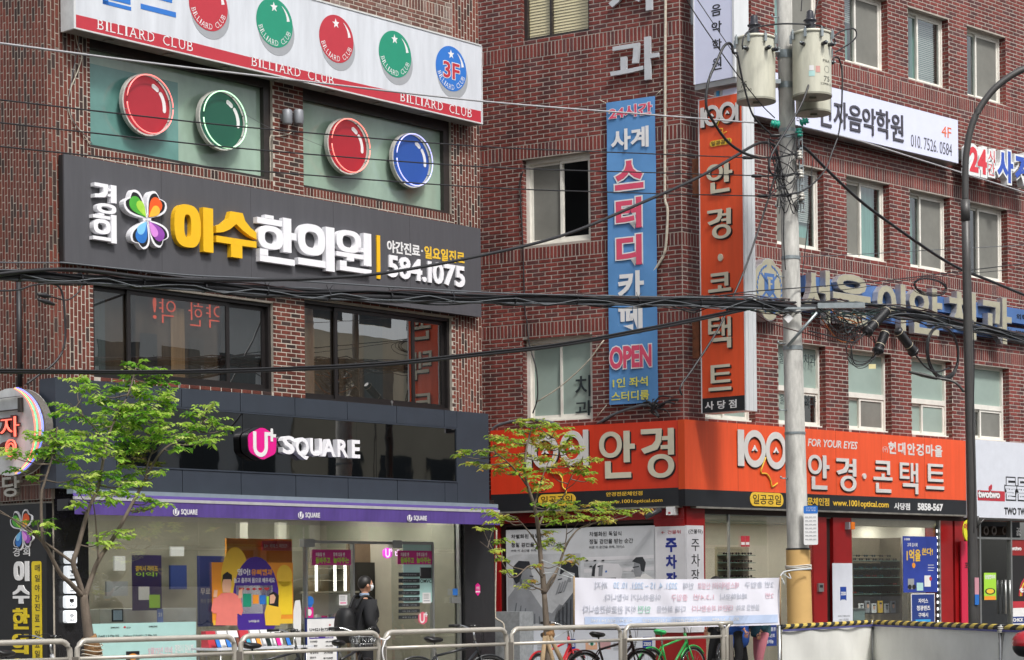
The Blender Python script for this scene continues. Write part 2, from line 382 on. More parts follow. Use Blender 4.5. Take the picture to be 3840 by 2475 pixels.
for l, r in ((2636, 2825), (2913, 3090), (3175, 3336), (3412, 3563), (3633, 3777)):
    colsR.append((FR.uz(l, 850)[0], FR.uz(r, 850)[0]))
rowsR = [(FR.uz(3172, 228)[1], FR.uz(3407, 26)[1]), (FR.uz(3175, 959)[1], FR.uz(3175, 657)[1]), (FR.uz(3183, 1611)[1], FR.uz(3183, 1309)[1])]
opR = [(a, b, c, d) for (a, b) in colsR for (c, d) in rowsR]
wl = MB().mat(M_MORT); grid_wall(wl, UL0, 0, ZB, ZT, opL, .3); wallL = part('wall', wl, bldR, FL.M)
wr = MB().mat(M_MORT); grid_wall(wr, 0, UR1, ZB, ZT, opR, .3); wallR = part('wall', wr, bldR, FR.M)
for face, a, b, ops in ((FL, UL0, 0, opL), (FR, 0, UR1, opR)):
    z = ZB
    for (b0, b1) in bands[::-1]:
        BR.run(face, a, b, z, b0, ops, phase=-.003); BR.sold(face, a, b, b0, b1, ops); z = b1
    BR.run(face, a, b, z, ZT, ops)
for (a, b, c, d) in opL: BR.jamb(FL, a, c, d, .14, -1)
for (a, b, c, d) in opR: BR.jamb(FR, b, c, d, .16, 1)
BR.emit({FL: wallL, FR: wallR}, [M_BR])
# building mass behind the walls, with the rooms' dark fronts
def planprism(mb, pts, z0, z1):
    n = len(pts); vs = [(x, y, z0) for x, y in pts] + [(x, y, z1) for x, y in pts]
    return mb.add(vs, [tuple(range(n - 1, -1, -1)), tuple(range(n, 2 * n))] + [(i, (i + 1) % n, (i + 1) % n + n, i + n) for i in range(n)])
def pl(face, u, y): p = face.world(u, y, 0); return (p.x, p.y)
mass = MB().mat(M_DARKIN); planprism(mass, [pl(FL, UL0, 1.3), pl(FL, -.4, 1.3), pl(FR, .4, 1.3), pl(FR, UR1, 1.3), pl(FR, UR1, 9), pl(FL, UL0, 9)], 3.3, ZT)
part('inner_core', mass, bldR, I4)

# ---------------------------------------------------------------- windows
M_BLIND = mat('cream roller blind', srgb('d8cfa8'), .8, var=.06, scale=3)
M_CURT = mat('green curtain', srgb('8fc2b6'), .8, var=.25, scale=2, stretch=(14, 1, .6))
M_SCREEN = mat('insect screen', srgb('75756f'), .9, var=.18, scale=2)
M_FROST = mat('frosted film', srgb('93a49c'), .35, var=.12, scale=1.2)
def frame_rect(mb, a, b, c, d, w, y0, y1):
    mb.box(a, b, y0, y1, c, c + w); mb.box(a, b, y0, y1, d - w, d); mb.box(a, a + w, y0, y1, c + w, d - w); mb.box(b - w, b, y0, y1, c + w, d - w)
def slide_window(parent, face, op, kinds, y=.13, fw=.05, fm=None, transom=None, split=.5, top=None, gl=None):
    """white sliding window: outer frame, two sashes (> pane); kinds: what stands behind each pane"""
    a, b, c, d = op; fm = fm or M_WHITEF; gl = gl or M_DGLASS
    w = link('window', None, parent, face.M)
    f = MB().mat(fm); frame_rect(f, a, b, c, d, fw, y, y + .1); f.box(a - .0, b + .0, y - .05, y - .002, c, c + .035)
    if transom: f.box(a + fw, b - fw, y + .002, y + .098, transom, transom + .09)
    part('window_frame', f, w)
    zt = transom if transom else d - fw
    mid = a + (b - a) * split
    for k, (x0, x1) in enumerate(((a + fw, mid + .025), (mid - .025, b - fw))):
        yo = y + (.02 if k else .055); s = MB().mat(fm); frame_rect(s, x0, x1, c + fw, zt, .045, yo, yo + .03); part('sash', s, w)
        kd = kinds[k]
        if kd != 'open': part('pane', MB().mat(gl if kd not in ('frost', 'screen') else MATS['frosted film'] if kd == 'frost' else M_SCREEN).sheet(x0 + .045, x1 - .045, c + fw + .045, zt - .045, yo + .015), w)
        if kd in ('curtain', 'blind'):
            cb = MB().mat(M_CURT if kd == 'curtain' else M_BLIND); n = 24; w_ = (x1 - x0) / n
            for i in range(n): cb.quad((x0 + i * w_, yo + .16 + .02 * (i % 2), c + fw), (x0 + (i + 1) * w_, yo + .16 + .02 * ((i + 1) % 2), c + fw), (x0 + (i + 1) * w_, yo + .16 + .02 * ((i + 1) % 2), zt), (x0 + i * w_, yo + .16 + .02 * (i % 2), zt))
            part('curtain', cb, w)
    if transom and top:
        part('pane', MB().mat(MATS['frosted film'] if top == 'frost' else M_DGLASS).sheet(a + fw, b - fw, transom + .09, d - fw, y + .05), w)
    return w
M_WBL = mat('white slat blind', srgb('c4c6bf'), .7, var=.1, scale=2, stretch=(1, 1, 10))
def half_blind(w, face, op, side, drop, y=.27):
    a, b, c, d = op; m_ = (a + b) / 2; x0, x1 = (a + .05, m_) if side else (m_, b - .05); bl = MB().mat(M_WBL); z = d - .08
    while z > d - drop: bl.quad((x0, y, z - .03), (x1, y, z - .03), (x1, y + .012, z), (x0, y + .012, z)); z -= .036
    part('blind', bl, w, face.M)
def sill_box(w, face, x, z, s, col, y=.26): bl = MB().mat(mat('box ' + col, srgb(col), .7)); bl.box(x, x + .22 * s, y, y + .1, z + .05, z + .05 + .2 * s); part('box_on_sill', bl, w, face.M)
K1 = [('curtain', 'glass'), ('curtain', 'screen'), ('curtain', 'screen'), ('curtain', 'curtain'), ('curtain', 'screen')]
K2 = [('glass', 'curtain'), ('screen', 'curtain'), ('screen', 'curtain'), ('curtain', 'screen'), ('glass', 'screen')]
for i, (a, b) in enumerate(colsR):
    w_a = slide_window(bldR, FR, (a, b, *rowsR[0]), K1[i], split=.40 if i != 1 else .5)
    w_b = slide_window(bldR, FR, (a, b, *rowsR[1]), K2[i], split=.48 if i < 3 else .42)
    if i == 2: half_blind(w_a, FR, (a, b, *rowsR[0]), True, .5)
    if i == 3: half_blind(w_a, FR, (a, b, *rowsR[0]), False, 1.15)
    if i == 1: half_blind(w_b, FR, (a, b, *rowsR[1]), False, .9); sill_box(w_b, FR, b - .4, rowsR[1][0], 1, 'a89a7c')
    if i == 4: sill_box(w_b, FR, a + .12, rowsR[1][0], 1.2, 'd8d8d8'); sill_box(w_a, FR, a + .1, rowsR[0][0], .8, '5a6a80')
    if i == 2: sill_box(w_b, FR, a + .1, rowsR[1][0], .9, 'e0e0e0')
    slide_window(bldR, FR, (a, b, *rowsR[2]), (('frost', 'frost'), ('frost', 'glass'), ('frost', 'screen'), ('frost', 'frost'), ('glass', 'screen'))[i], transom=FR.uz(3183, 1484)[1], top='frost', split=.42 if i > 1 else .5)
# chamfered face: brown framed window with cream blind, open window, frosted window
a, b, c, d = opL[0]; w = link('window', None, bldR, FL.M); w['label'] = 'window with dark brown frame and cream blinds'
f = MB().mat(M_BROWNF); frame_rect(f, a, b, c, d, .07, .1, .2); m_ = FL.uz(2054, 50)[0]; f.box(m_ - .02, m_ + .02, .1, .2, c + .07, d - .07); part('window_frame', f, w)
M_BLINDW = mat('slatted cream blind', srgb('d6cba6'), .7, var=.1, scale=1.5, stretch=(1, 1, 4))
bl = MB().mat(M_BLINDW); z = c + .07
while z < d - .1: bl.quad((a + .07, .165, z), (b - .07, .165, z), (b - .07, .18, z + .05), (a + .07, .18, z + .05)); z += .05
part('blind', bl, w); part('pane', MB().mat(glass('clear glass', (.97, .97, .95), .04)).sheet(a + .07, b - .07, c + .07, d - .07, .15), w)
w = slide_window(bldR, FL, opL[1], ('screen', 'open'), y=.12, fw=.07, split=.52); w['label'] = 'white sliding window with its right half open'
M_FR2 = mat('frosted film two', srgb('8aa097'), .3, var=.12, scale=1)
w = slide_window(bldR, FL, opL[2], ('frost', 'frost'), y=.12, fw=.07, split=.5); w['label'] = 'white window with frosted panes and dark lettering'
lt = MB().mat(mat('dark vinyl letters', (.02, .03, .035), .5, var=0)); u0, z0 = FL.uz(2158, 1473, -.13); u1, z1 = FL.uz(2214, 1405, -.13)
txp(lt, FL, '치', (2157, 1489), (2214, 1406), -.128, bold=.01); txp(lt, FL, '과', (2158, 1562), (2222, 1500), -.128, bold=.01); part('window_lettering', lt, w)
lt = MB().mat(MATS['dark vinyl letters']); w1 = [o for o in bldR.children if o.name.startswith('window')]
for (s_, bl_, tr_) in (('치과', (3014, 1368), (3058, 1330)), ('치과', (3014, 1526), (3060, 1485)), ('울', (2922, 1362), (2938, 1325)), ('울', (2925, 1515), (2940, 1480))): txp(lt, FR, s_, bl_, tr_, -.1)
part('window_lettering', lt, w1[5], FR.M)

# ================================================================ left building
bldA = thing('brick_building', 'brown red brick building with white mortar behind the billiard sign and the dark clinic sign', 'building', at(FA))
UA0 = FA.uz(185, 1000)[0]
def ua(x, y=600): return FA.uz(x, y)[0]
def za(x, y): return FA.uz(x, y)[1]
BA = Bricks(.194, .066, .0135, .005)
ZAT = za(1000, -260)
opA = [(ua(338, 400), ua(1023, 500), za(343, 552), za(341, 120)), (ua(1137, 500), ua(1693, 600), za(1141, 703), za(1139, 318)),
       (ua(350, 1200), ua(1025, 1300), za(350, 1413), za(350, 1052)), (ua(1143, 1300), ua(1695, 1400), za(1143, 1497), za(1143, 1121))]
ZAB = za(1000, 1500)
opA2 = opA
wa = MB().mat(M_MORTA); grid_wall(wa, UA0, 0, ZAB, ZAT, opA, .3); wallA = part('wall', wa, bldA, FA.M)
WS = -1.62
ws = MB().mat(M_MORTA); grid_wall(ws, WS, 0, SW, ZAT, [], .3); ws.box(WS, 0, 0.001, .3, SW, ZAT); wallS = part('wall', ws, bldA, FS.M)
# vertical-laid piers, horizontal-laid fields
BA.vrun(FA, UA0, opA[0][0] - .05, ZAB, ZAT); BA.vrun(FA, opA[1][1] + .05, 0, ZAB, ZAT)
BA.vrun(FS, WS, 0, 2.9, ZAT)
zt1 = za(1000, 60)
fx0, fx1 = opA[0][0] - .05, opA[1][1] + .05
s1t, s1b = opA[0][2], opA[0][2] - .13
BA.run(FA, fx0, fx1, ZAB, s1b - .07, opA, kind=1 if False else 0); 
BA.sold(FA, opA[0][0], opA[0][1], s1b, s1t); BA.sold(FA, opA[1][0], opA[1][1], s1b, s1t)
BA.run(FA, fx0, fx1, s1b - .07, opA[0][3] + .25, opA + [(opA[0][0], opA[0][1], s1b, s1t), (opA[1][0], opA[1][1], s1b, s1t)])
zb2 = za(1500, 20)
BA.run(FA, fx0, fx1, opA[0][3] + .25, zb2, kind=1); BA.sold(FA, fx0, fx1, zb2, zb2 + .19, kind=1); BA.run(FA, fx0, fx1, zb2 + .19, ZAT, kind=1)
BA.emit({FA: wallA, FS: wallS}, [M_BA, M_BG])
mass = MB().mat(M_DARKIN); mass.box(UA0 + .3, -.05, 1.4, 9, 3.6, ZAT); mass.box(UA0 + .3, -.05, 5.5, 9, SW, 3.6); part('inner_core', mass, bldA)
mass = MB().mat(M_CONC); mass.box(-.3, 0, .002, 9, SW, ZAT); mass.box(UA0 + .0, 0, .32, 9, ZAT, ZAT + .2); part('party_wall', mass, bldA)
# storey-3 windows: fixed green film glass in dark frames
M_FILM = mat('sea green window film', srgb('93aa9a'), .08, var=.3, scale=.8, spec=.6, stretch=(1, 1, .5))
M_FILM2 = mat('teal window film', srgb('639089'), .08, var=.28, scale=.8, spec=.6)
for k, (a, b, c, d) in enumerate(opA[:2]):
    w = link('window', None, bldA, FA.M); w['label'] = ('wide teal filmed window with the red and the green disc', 'wide sea green filmed window with the red and the blue disc')[k]
    f = MB().mat(M_BROWNF); L, T = (.03, .2) if k == 0 else (.02, .2)
    f.box(a, b, .05, .17, d - T, d); f.box(a, b, .05, .17, c, c + .05); f.box(a, a + L, .05, .17, c + .05, d - T); f.box(b - .13, b, .05, .17, c + .05, d - T)
    part('window_frame', f, w)
    if k == 0:
        m1 = ua(690, 400); zz = za(400, 240)
        part('pane', MB().mat(M_FILM2).sheet(a + L, m1, c + .05, zz, .13), w); part('pane', MB().mat(M_FILM).sheet(m1, b - .13, c + .05, zz, .13), w); part('pane', MB().mat(M_FILM).sheet(a + L, b - .13, zz, d - T, .131), w)
    else: part('pane', MB().mat(M_FILM).sheet(a + L, b - .13, c + .05, d - T, .13), w)
# storey-2 windows: brown sliding sashes with tinted glass
M_BF2 = mat('black brown sash', srgb('221f1f'), .35, var=.2, scale=8)
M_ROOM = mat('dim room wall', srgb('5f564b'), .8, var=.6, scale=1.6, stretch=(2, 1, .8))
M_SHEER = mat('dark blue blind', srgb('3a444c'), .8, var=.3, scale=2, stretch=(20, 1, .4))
for k, (op, xs) in enumerate(((opA[2], (493, 530, 850, 876)), (opA[3], (1270, 1291, 1548, 1570)))):
    a, b, c, d = op; w = link('window', None, bldA, FA.M); f = MB().mat(M_BF2); frame_rect(f, a, b, c, d, .05, .05, .17)
    u = [ua(x, 1300) for x in xs]
    part('window_frame', f, w)
    cells = ((a + .05, u[1], .12), (u[0], u[3], .085), (u[2], b - .05, .12))
    for q, (x0, x1, yy) in enumerate(cells):
        s = MB().mat(M_BF2); frame_rect(s, x0, x1, c + .05, d - .05, .06, yy, yy + .03); part('sash', s, w)
        part('pane', MB().mat(M_BGLASS).sheet(x0 + .06, x1 - .06, c + .11, d - .11, yy + .015), w)
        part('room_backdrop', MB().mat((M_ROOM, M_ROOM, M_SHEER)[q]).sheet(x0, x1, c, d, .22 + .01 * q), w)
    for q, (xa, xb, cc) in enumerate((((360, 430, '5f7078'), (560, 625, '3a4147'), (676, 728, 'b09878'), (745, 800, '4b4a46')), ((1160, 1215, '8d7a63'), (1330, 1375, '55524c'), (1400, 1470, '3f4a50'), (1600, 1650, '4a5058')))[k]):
        part('reflection_strip', MB().mat(mat('painted reflection ' + cc, srgb(cc), .8, var=.3, scale=2, stretch=(8, 1, .5))).sheet(ua(xa, 1300), ua(xb, 1300), c + .1, d - .1 - (.5 if q % 2 else .1), .205), w)  # broken street reflections painted as coloured strips behind the panes
    if k == 0:
        M_LED = mat('red led dots', (.6, .05, .02), .5, var=0, emis=(1, .12, .05), estr=.5); lt = MB().mat(M_LED)
        dots = {}
        for (s_, bl_, tr_) in (('!', (556, 1197), (568, 1120)), ('약', (580, 1212), (640, 1128)), ('한', (690, 1222), (742, 1140)), ('약', (757, 1230), (818, 1148))):
            u0, z0 = FA.uz(bl_[0], bl_[1], -.3); u1, z1 = FA.uz(tr_[0], tr_[1], -.3)
            if s_ == '!': txt(lt, s_, u0, z0, u1, z1, .19, .01)
            else: txt(lt, s_, u1, z0, u0, z1, .19, .01, bold=-.012)   # mirror-wise, as the photo shows it
        part('led_text', lt, w)
# pier lamps box between the upper windows
for k, x in enumerate((1063, 1105)):
    u, z = FA.uz(x, 462, .1); o = MB().mat(mat('grey lamp housing', srgb('7f8287'), .5, metal=.2))
    o.lathe([(.065, 0), (.075, .02), (.075, .19), (.06, .21)], u + .05, -.13, 14, z - .01); o.box(u + .03, u + .07, -.07, 0, z + .05, z + .15)
    tag(part('wall_lamp', o, None, FA.M) if False else link('wall_lamp', o.mesh('wall_lamp'), None, FA.M), ('left one of two small grey wall lamps on the brick pier between the disc windows', 'right one of two small grey wall lamps on the brick pier between the disc windows')[k], 'lamp', 'small wall lamps on the brick pier')
# ================================================================ print and sign helpers
def flat(mb, face, o, bl, tr, depth=.004):
    u0, z0 = face.uz(*bl, o); u1, z1 = face.uz(*tr, o); mb.box(u0, u1, -o, -o + depth, z0, z1); return u0, z0, u1, z1
WHT = mat('white print', srgb('dcdcdc'), .4, var=.05); BLK = mat('black print', srgb('1d1d20'), .45, var=0)
RED = mat('red print', srgb('b3303c'), .4, var=.06); YEL = mat('yellow print', srgb('e0b83a'), .45, var=.04)
BLU = mat('blue print', srgb('2c6fc0'), .4, var=.05); GRN = mat('green print', srgb('1d8a6c'), .4, var=.05)
PNK = mat('magenta print', srgb('b41c78'), .4, var=.05); PUR = mat('purple print', srgb('43278a'), .45, var=.05)
NAV = mat('navy print', srgb('1f3678'), .45, var=.06); MNT = mat('mint print', srgb('a9cfcb'), .35, var=.05); GRY = mat('grey print', srgb('8f9296'), .5, var=.06)
ORG = mat('orange print', srgb('e0902c'), .45, var=.06); SKIN = mat('skin print', srgb('d9a98c'), .5, var=.05); LGR = mat('light green print', srgb('9ccf3c'), .4, var=.04)
METAL = mat('brushed metal', srgb('a7a9a8'), .35, metal=.8, var=.1); GALV = mat('galvanised steel', srgb('9aa3a6'), .4, metal=.6, var=.2, scale=12)
STAR = lambda cx, cz, r, r2=.42: [(cx + (r if k % 2 == 0 else r * r2) * sin(2 * pi * k / 10 - .1), cz + (r if k % 2 == 0 else r * r2) * cos(2 * pi * k / 10 - .1)) for k in range(9, -1, -1)]
SERIF = {'I': [(-.35, 1.35, 0), (-.35, 1.35, 1)], 'L': [(-.15, .42, 1), (-.15, .3, 0)], 'B': [(-.14, .2, 0), (-.14, .2, 1)], 'D': [(-.14, .2, 0), (-.14, .2, 1)],
         'R': [(-.14, .38, 0), (-.14, .2, 1), (.78, 1.12, 0)], 'A': [(-.12, .25, 0), (.72, 1.15, 0)], 'U': [(-.16, .32, 1), (.68, 1.16, 1)], 'C': []}
SW_ = {'I': .2, 'L': .55, 'B': .62, 'D': .72, 'R': .68, 'A': .8, 'U': .72, 'C': .72, ' ': .45}
def serif_run(mb, s, put, h):
    """put(x,y)->(u,z); letters of height h laid along x"""
    for i, ch in enumerate(s):
        if ch == ' ': continue
        vs, fs = tmesh(ch, -.008, 0, .05, 2); xs = [v[0] for v in vs]; ys = [v[1] for v in vs]; a, b, c, d = min(xs), max(xs), min(ys), max(ys); zm = max(v[2] for v in vs)
        w = SW_[ch] * h; P = put(i)
        keep = [f for f in fs if all(vs[j][2] > zm - 1e-4 for j in f)]
        mb.add([P((v[0] - a) / (b - a) * w, (v[1] - c) / (d - c) * h) for v in vs], keep)
        for (p, q, e) in SERIF[ch]:
            z0 = 0 if e == 0 else h * .93; mb.add([P(p * w, z0), P(q * w, z0), P(q * w, z0 + h * .07), P(p * w, z0 + h * .07)], [(0, 1, 2, 3)])
def serif_line(mb, s, u0, z0, u1, h, y):
    tot = sum(SW_[c] for c in s) + .26 * (len(s) - 1); k = (u1 - u0) / (tot * h); pos = []; x = 0
    for c in s: pos.append(x); x += (SW_[c] + .26) * h * k
    serif_run(mb, s, lambda i: (lambda x, y_: (u0 + pos[i] + x * k, y, z0 + y_)), h)
def serif_arc(mb, s, cu, cz, r, a0, a1, h, y):
    tot = sum(SW_[c] for c in s) + .26 * (len(s) - 1); x = 0; A = []
    for c in s: A.append((x + SW_[c] / 2) / tot); x += SW_[c] + .26
    def put(i):
        w = a0 + (a1 - a0) * A[i]; tw = w + pi / 2; ch = SW_[s[i]] * h / 2   # baseline on the outside
        ex = Vector((cos(tw), sin(tw))); ez = Vector((-cos(w), -sin(w)))
        return lambda x, y_: (cu + r * cos(w) + ex.x * (x - ch) + ez.x * y_, y, cz + r * sin(w) + ex.y * (x - ch) + ez.y * y_)
    serif_run(mb, s, put, h)

# ================================================================ billiard sign
o = .32
u0, z0 = FA.uz(283, 106, o); u1, z1 = FA.uz(1803, 173, o); zb = FA.uz(1804, 458, o)[1]; z0 = (z0 + zb) / 2
M_SGW = mat('weathered white sign face', srgb('c9cdd3'), .4, var=.13, scale=2, stretch=(3, 1, .4))
M_ALU = mat('white painted aluminium', srgb('c6c8c8'), .45, var=.18, scale=6)
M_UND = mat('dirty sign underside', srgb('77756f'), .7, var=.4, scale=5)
t = thing('billiard_sign', 'long white box sign with a red band, BILLIARD CLUB lettering and five printed balls', 'sign', FA.M)
mb = MB().mat(M_SGW); mb.box(u0, u1, -o, -.06, z0, z1); part('panel', mb, t)
mb = MB().mat(M_ALU); mb.box(u0 - .035, u0, -o - .012, -.05, z0 - .02, z1 + .02); mb.box(u1, u1 + .02, -o - .012, -.05, z0 - .02, z1); mb.box(u0, u1, -o - .012, -.05, z1, z1 + .02)
mb.box(u0, u1, -o - .01, -o + .02, z0 - .02, z0); part('frame', mb, t)
mb = MB().mat(M_UND); mb.box(u0, u1, -o + .02, -.06, z0 - .02, z0 - .001)
for k in range(7): x = u0 + .6 + k * (u1 - u0 - .8) / 7; mb.box(x, x + .1, -o + .08, -.12, z0 - .035, z0 - .02)
part('underside', mb, t)
# red band: three runs of rising and falling edge
zb1 = FA.uz(283, 56, o)[1]
mb = MB().mat(RED); uu = lambda x, y=300: FA.uz(x, y, o)[0]; zz = lambda x, y: FA.uz(x, y, o)[1]
tops = [(283, 54), (600, 128), (900, 205), (1250, 292), (1500, 348), (1660, 385), (1803, 417)]
for k in range(len(tops) - 1):
    a, b = tops[k], tops[k + 1]; ua_, ub_ = uu(*a), uu(*b)
    mb.prism([(ua_, z0), (ub_, z0), (ub_, zz(*b)), (ua_, zz(*a))], -o - .003, -o)
part('red_band', mb, t)
mb = MB().mat(WHT)
for (bl, tr) in (((366, 122), (722, 165)), ((944, 254), (1250, 292)), ((1502, 385), (1768, 418))):
    a, za_ = FA.uz(*bl, o); b, zb_ = FA.uz(*tr, o); serif_line(mb, 'BILLIARD CLUB', a, z0 + .045, b, .135, -o - .006)
part('lettering', mb, t)
balls = [(781, 19, RED), (1029, 87, GRN), (1261, 148, RED), (1481, 203, GRN), (1691, 257, BLU)]
zc = sum(FA.uz(x, y, o)[1] for x, y, _ in balls) / 5; rr = .352
M_SHD = mat('grey printed disc', srgb('9a9da1'), .4, var=.05)
for i, (x, y, m) in enumerate(balls):
    cu = FA.uz(x, y, o)[0]; b = link('printed_ball', None, t, FA.M)
    mb = MB().mat(M_SHD); mb.disc(cu + .035, zc - .11, rr, rr, -o - .003, -o); part('drop_disc', mb, b)
    mb = MB().mat(m); mb.disc(cu, zc, rr, rr, -o - .006, -o - .0035, 56); part('ball', mb, b)
    mb = MB().mat(WHT); mb.prism(STAR(cu - .01 if i < 4 else cu + .0, zc + .225, .075), -o - .008, -o - .0065)
    n = 10; A = [radians(62 - 48 * k / n) for k in range(n + 1)]
    pts = [(cu + (rr * .86) * cos(w), zc + rr * .86 * sin(w)) for w in A] + [(cu + (rr * .86 - .055 * (k / n) - .004) * cos(w), zc + (rr * .86 - .055 * (k / n) - .004) * sin(w)) for k, w in reversed(list(enumerate(A)))]
    for k in range(n): mb.prism([pts[k], pts[2 * n + 1 - k], pts[2 * n - k], pts[k + 1]], -o - .008, -o - .0065)
    serif_arc(mb, 'BILLIARD CLUB', cu, zc, rr * .93, radians(197), radians(343), .078, -o - .0075); part('ball_print', mb, b, stuff=True)
    if i == 4:
        mb = MB().mat(WHT); txt(mb, '3F', cu - .185, zc - .16, cu + .19, zc + .10, -o - .009, .002, bold=.05, ref=.02); mb.mat(RED); txt(mb, '3F', cu - .185, zc - .16, cu + .19, zc + .10, -o - .011, .002, bold=.02); part('floor_number', mb, b)
mb = MB().mat(BLU); Y0, Y1 = -o - .004, -o - .001
def bar(x0, x1, ya, yb, xr=None):
    a = uu(x0, ya); b = uu(x1, ya); za0 = zz(x0, yb); th = zz(x0, ya) - zz(x0, yb); mb.box(a, b, Y0, Y1, za0, za0 + th)
bar(385, 491, 0, 14); bar(527, 659, 13, 33)
a, b = uu(385, 10), uu(406, 10); mb.box(a, b, Y0, Y1, zz(385, 13), zz(385, -60)); mb.box(uu(409, 0), uu(489, 0), Y0, Y1, zz(409, -2), zz(409, -26)); mb.box(uu(560, 0), uu(645, 0), Y0, Y1, zz(600, 0), zz(600, -24))
part('korean_lettering', mb, t)

# ================================================================ neon disc signs on the storey-3 windows
M_RIM = mat('disc rim', srgb('b9b8b2'), .5, var=.2, scale=10)
neon = [(549, 394, 'a22531', (1, .22, .2), 'red neon disc sign on the teal window, farthest from the corner building', ), (830, 452, '1a5240', (.55, 1, .6), 'green neon disc sign on the left filmed window'),
        (1302, 549, 'a01f2b', (1, .25, .2), 'red neon disc sign on the second filmed window, beside the blue disc'), (1541, 602, '264f9c', (.5, .5, 1), 'blue neon disc sign on the second filmed window')]
for i, (x, y, c, e, lab) in enumerate(neon):
    o = .04; cu, cz = FA.uz(x, y, o); r = .402; m = mat('disc face ' + c, srgb(c), .3, var=.08, scale=3)
    t = thing('neon_disc_sign', lab, 'sign', at(FA, cu, 0, cz), 'neon disc signs')
    mb = MB().mat(m); mb.disc(0, 0, r, r, -o, -o + .01, 56); part('face', mb, t)
    mb = MB().mat(M_RIM); mb.ring(0, 0, r, r + .022, -o - .012, .02, 56); mb.disc(0, 0, r, r, -o + .012, .018, 40); part('rim', mb, t)
    mb = MB().mat(WHT)
    def pill(a0, a1, rc, w):
        n = 10; A = [a0 + (a1 - a0) * k / n for k in range(n + 1)]
        outer = [((rc + w) * cos(q), (rc + w) * sin(q)) for q in A]; inner = [((rc - w) * cos(q), (rc - w) * sin(q)) for q in A]
        for k in range(n): mb.prism([outer[k], outer[k + 1], inner[k + 1], inner[k]][::-1], -o - .004, -o)
        for q in (a0, a1): mb.disc(rc * cos(q), rc * sin(q), w, w, -o - .0045, -o, 14)
    pill(radians(52), radians(66), r * .76, .032); pill(radians(-6), radians(38), r * .78, .028); part('highlight', mb, t)
    mt = mat('neon tube %d' % i, e, .3, var=0, emis=e, estr=.75)
    for (a0, a1) in ((172, 2), (-2, -176)):
        a0, a1 = radians(a0), radians(a1); mb = MB().mat(mt); mb.tube([(r * .995 * cos(a0 + (a1 - a0) * k / 36), -o - .085, r * .995 * sin(a0 + (a1 - a0) * k / 36)) for k in range(37)], .009, 6); part('neon_tube', mb, t)
    mb = MB().mat(METAL)
    for k in range(8): w = 2 * pi * k / 8 + .3; mb.tube([(r * cos(w), -o, r * sin(w)), (r * cos(w), -o - .085, r * sin(w))], .006, 5)
    part('tube_support', mb, t)

# ================================================================ dark clinic sign
o = .15
u0, z0 = FA.uz(244, 984, o); u1, z1 = FA.uz(1802, 857, o); z0 = (z0 + FA.uz(1802, 1186, o)[1]) / 2; z1 = (z1 + FA.uz(243, 577, o)[1]) / 2
M_CHAR = mat('charcoal sign panel', srgb('4d4d51'), .5, var=.1, scale=3, stretch=(4, 1, .5))
M_CHANW = mat('white channel letter', srgb('e6e6ea'), .35, var=.04); M_CHANY = mat('yellow channel letter', srgb('e6b41c'), .38, var=.06)
t = thing('clinic_sign', 'long charcoal sign with a butterfly and raised yellow and white Korean letters', 'sign', FA.M)
mb = MB().mat(M_CHAR); mb.box(u0, u1, -o, -o + .03, z0, z1); part('panel', mb, t)
for k in range(1, 5): mb = MB().mat(mat('panel seam', srgb('38383b'), .7, var=0)); x = u0 + (u1 - u0) * k / 5; mb.box(x - .003, x + .003, -o - .0015, -o - .0002, z0, z1); part('seam', mb, t)
mb = MB().mat(mat('black sign side', srgb('1a1a1c'), .5)); mb.box(u0 - .0, u1 - .0, -o + .032, -.03, z0 + .005, z1 - .005); part('box', mb, t)
def chan(face, o, s, bl, tr, m, d=.11, bold=.055, parent=t, name='letter', res=3):
    mb = MB().mat(m); u0, z0 = face.uz(*bl, o + d); u1, z1 = face.uz(*tr, o + d); txt(mb, s, u0, z0, u1, z1, -o - d, d, bold=bold, res=res); return part(name, mb, parent, face.M)
GL = {'이': [('r', .34, .52, .34, .48, .25, .22), ('b', .74, 1, 0, 1)], '수': [('p', [(.36, 1), (.66, 1), (.72, .84), (.86, .70), (1, .62), (1, .47), (.84, .52), (.66, .62), (.5, .74)][::-1]), ('p', [(.36, 1), (.5, .74), (.34, .60), (.18, .52), (0, .48), (0, .63), (.16, .70), (.30, .83)][::-1]),
      ('b', 0, 1, .28, .42), ('b', .36, .64, 0, .279)], '한': [('b', .2, .42, .93, 1), ('b', 0, .64, .80, .925), ('r', .34, .53, .32, .25, .17, .12), ('b', .66, .87, .27, 1), ('b', .872, 1, .55, .70), ('b', .06, .27, .135, .27), ('b', .06, .95, 0, .13)],
      '의': [('r', .37, .65, .37, .35, .19, .17), ('b', 0, .745, .06, .21), ('b', .76, 1, 0, 1)], '원': [('r', .36, .73, .35, .27, .17, .12), ('b', 0, .775, .34, .45), ('b', .3, .5, .26, .338), ('b', .64, .775, .52, .62), ('b', .78, 1, .2, 1), ('b', .1, .29, .115, .24), ('b', .1, 1, 0, .112)],
      '경': [('b', 0, .62, .88, 1), ('p', [(.40, .879), (.62, .879), (.60, .70), (.48, .55), (0, .50), (0, .62), (.30, .66), (.40, .72)]), ('b', .74, 1, .40, 1), ('b', .60, .737, .78, .86), ('b', .60, .737, .60, .68), ('r', .54, .17, .44, .17, .2, .10)],
      '희': [('b', .24, .48, .93, 1), ('b', 0, .74, .81, .925), ('r', .38, .53, .36, .26, .18, .13), ('b', 0, .755, .05, .17), ('b', .77, 1, 0, 1)]}
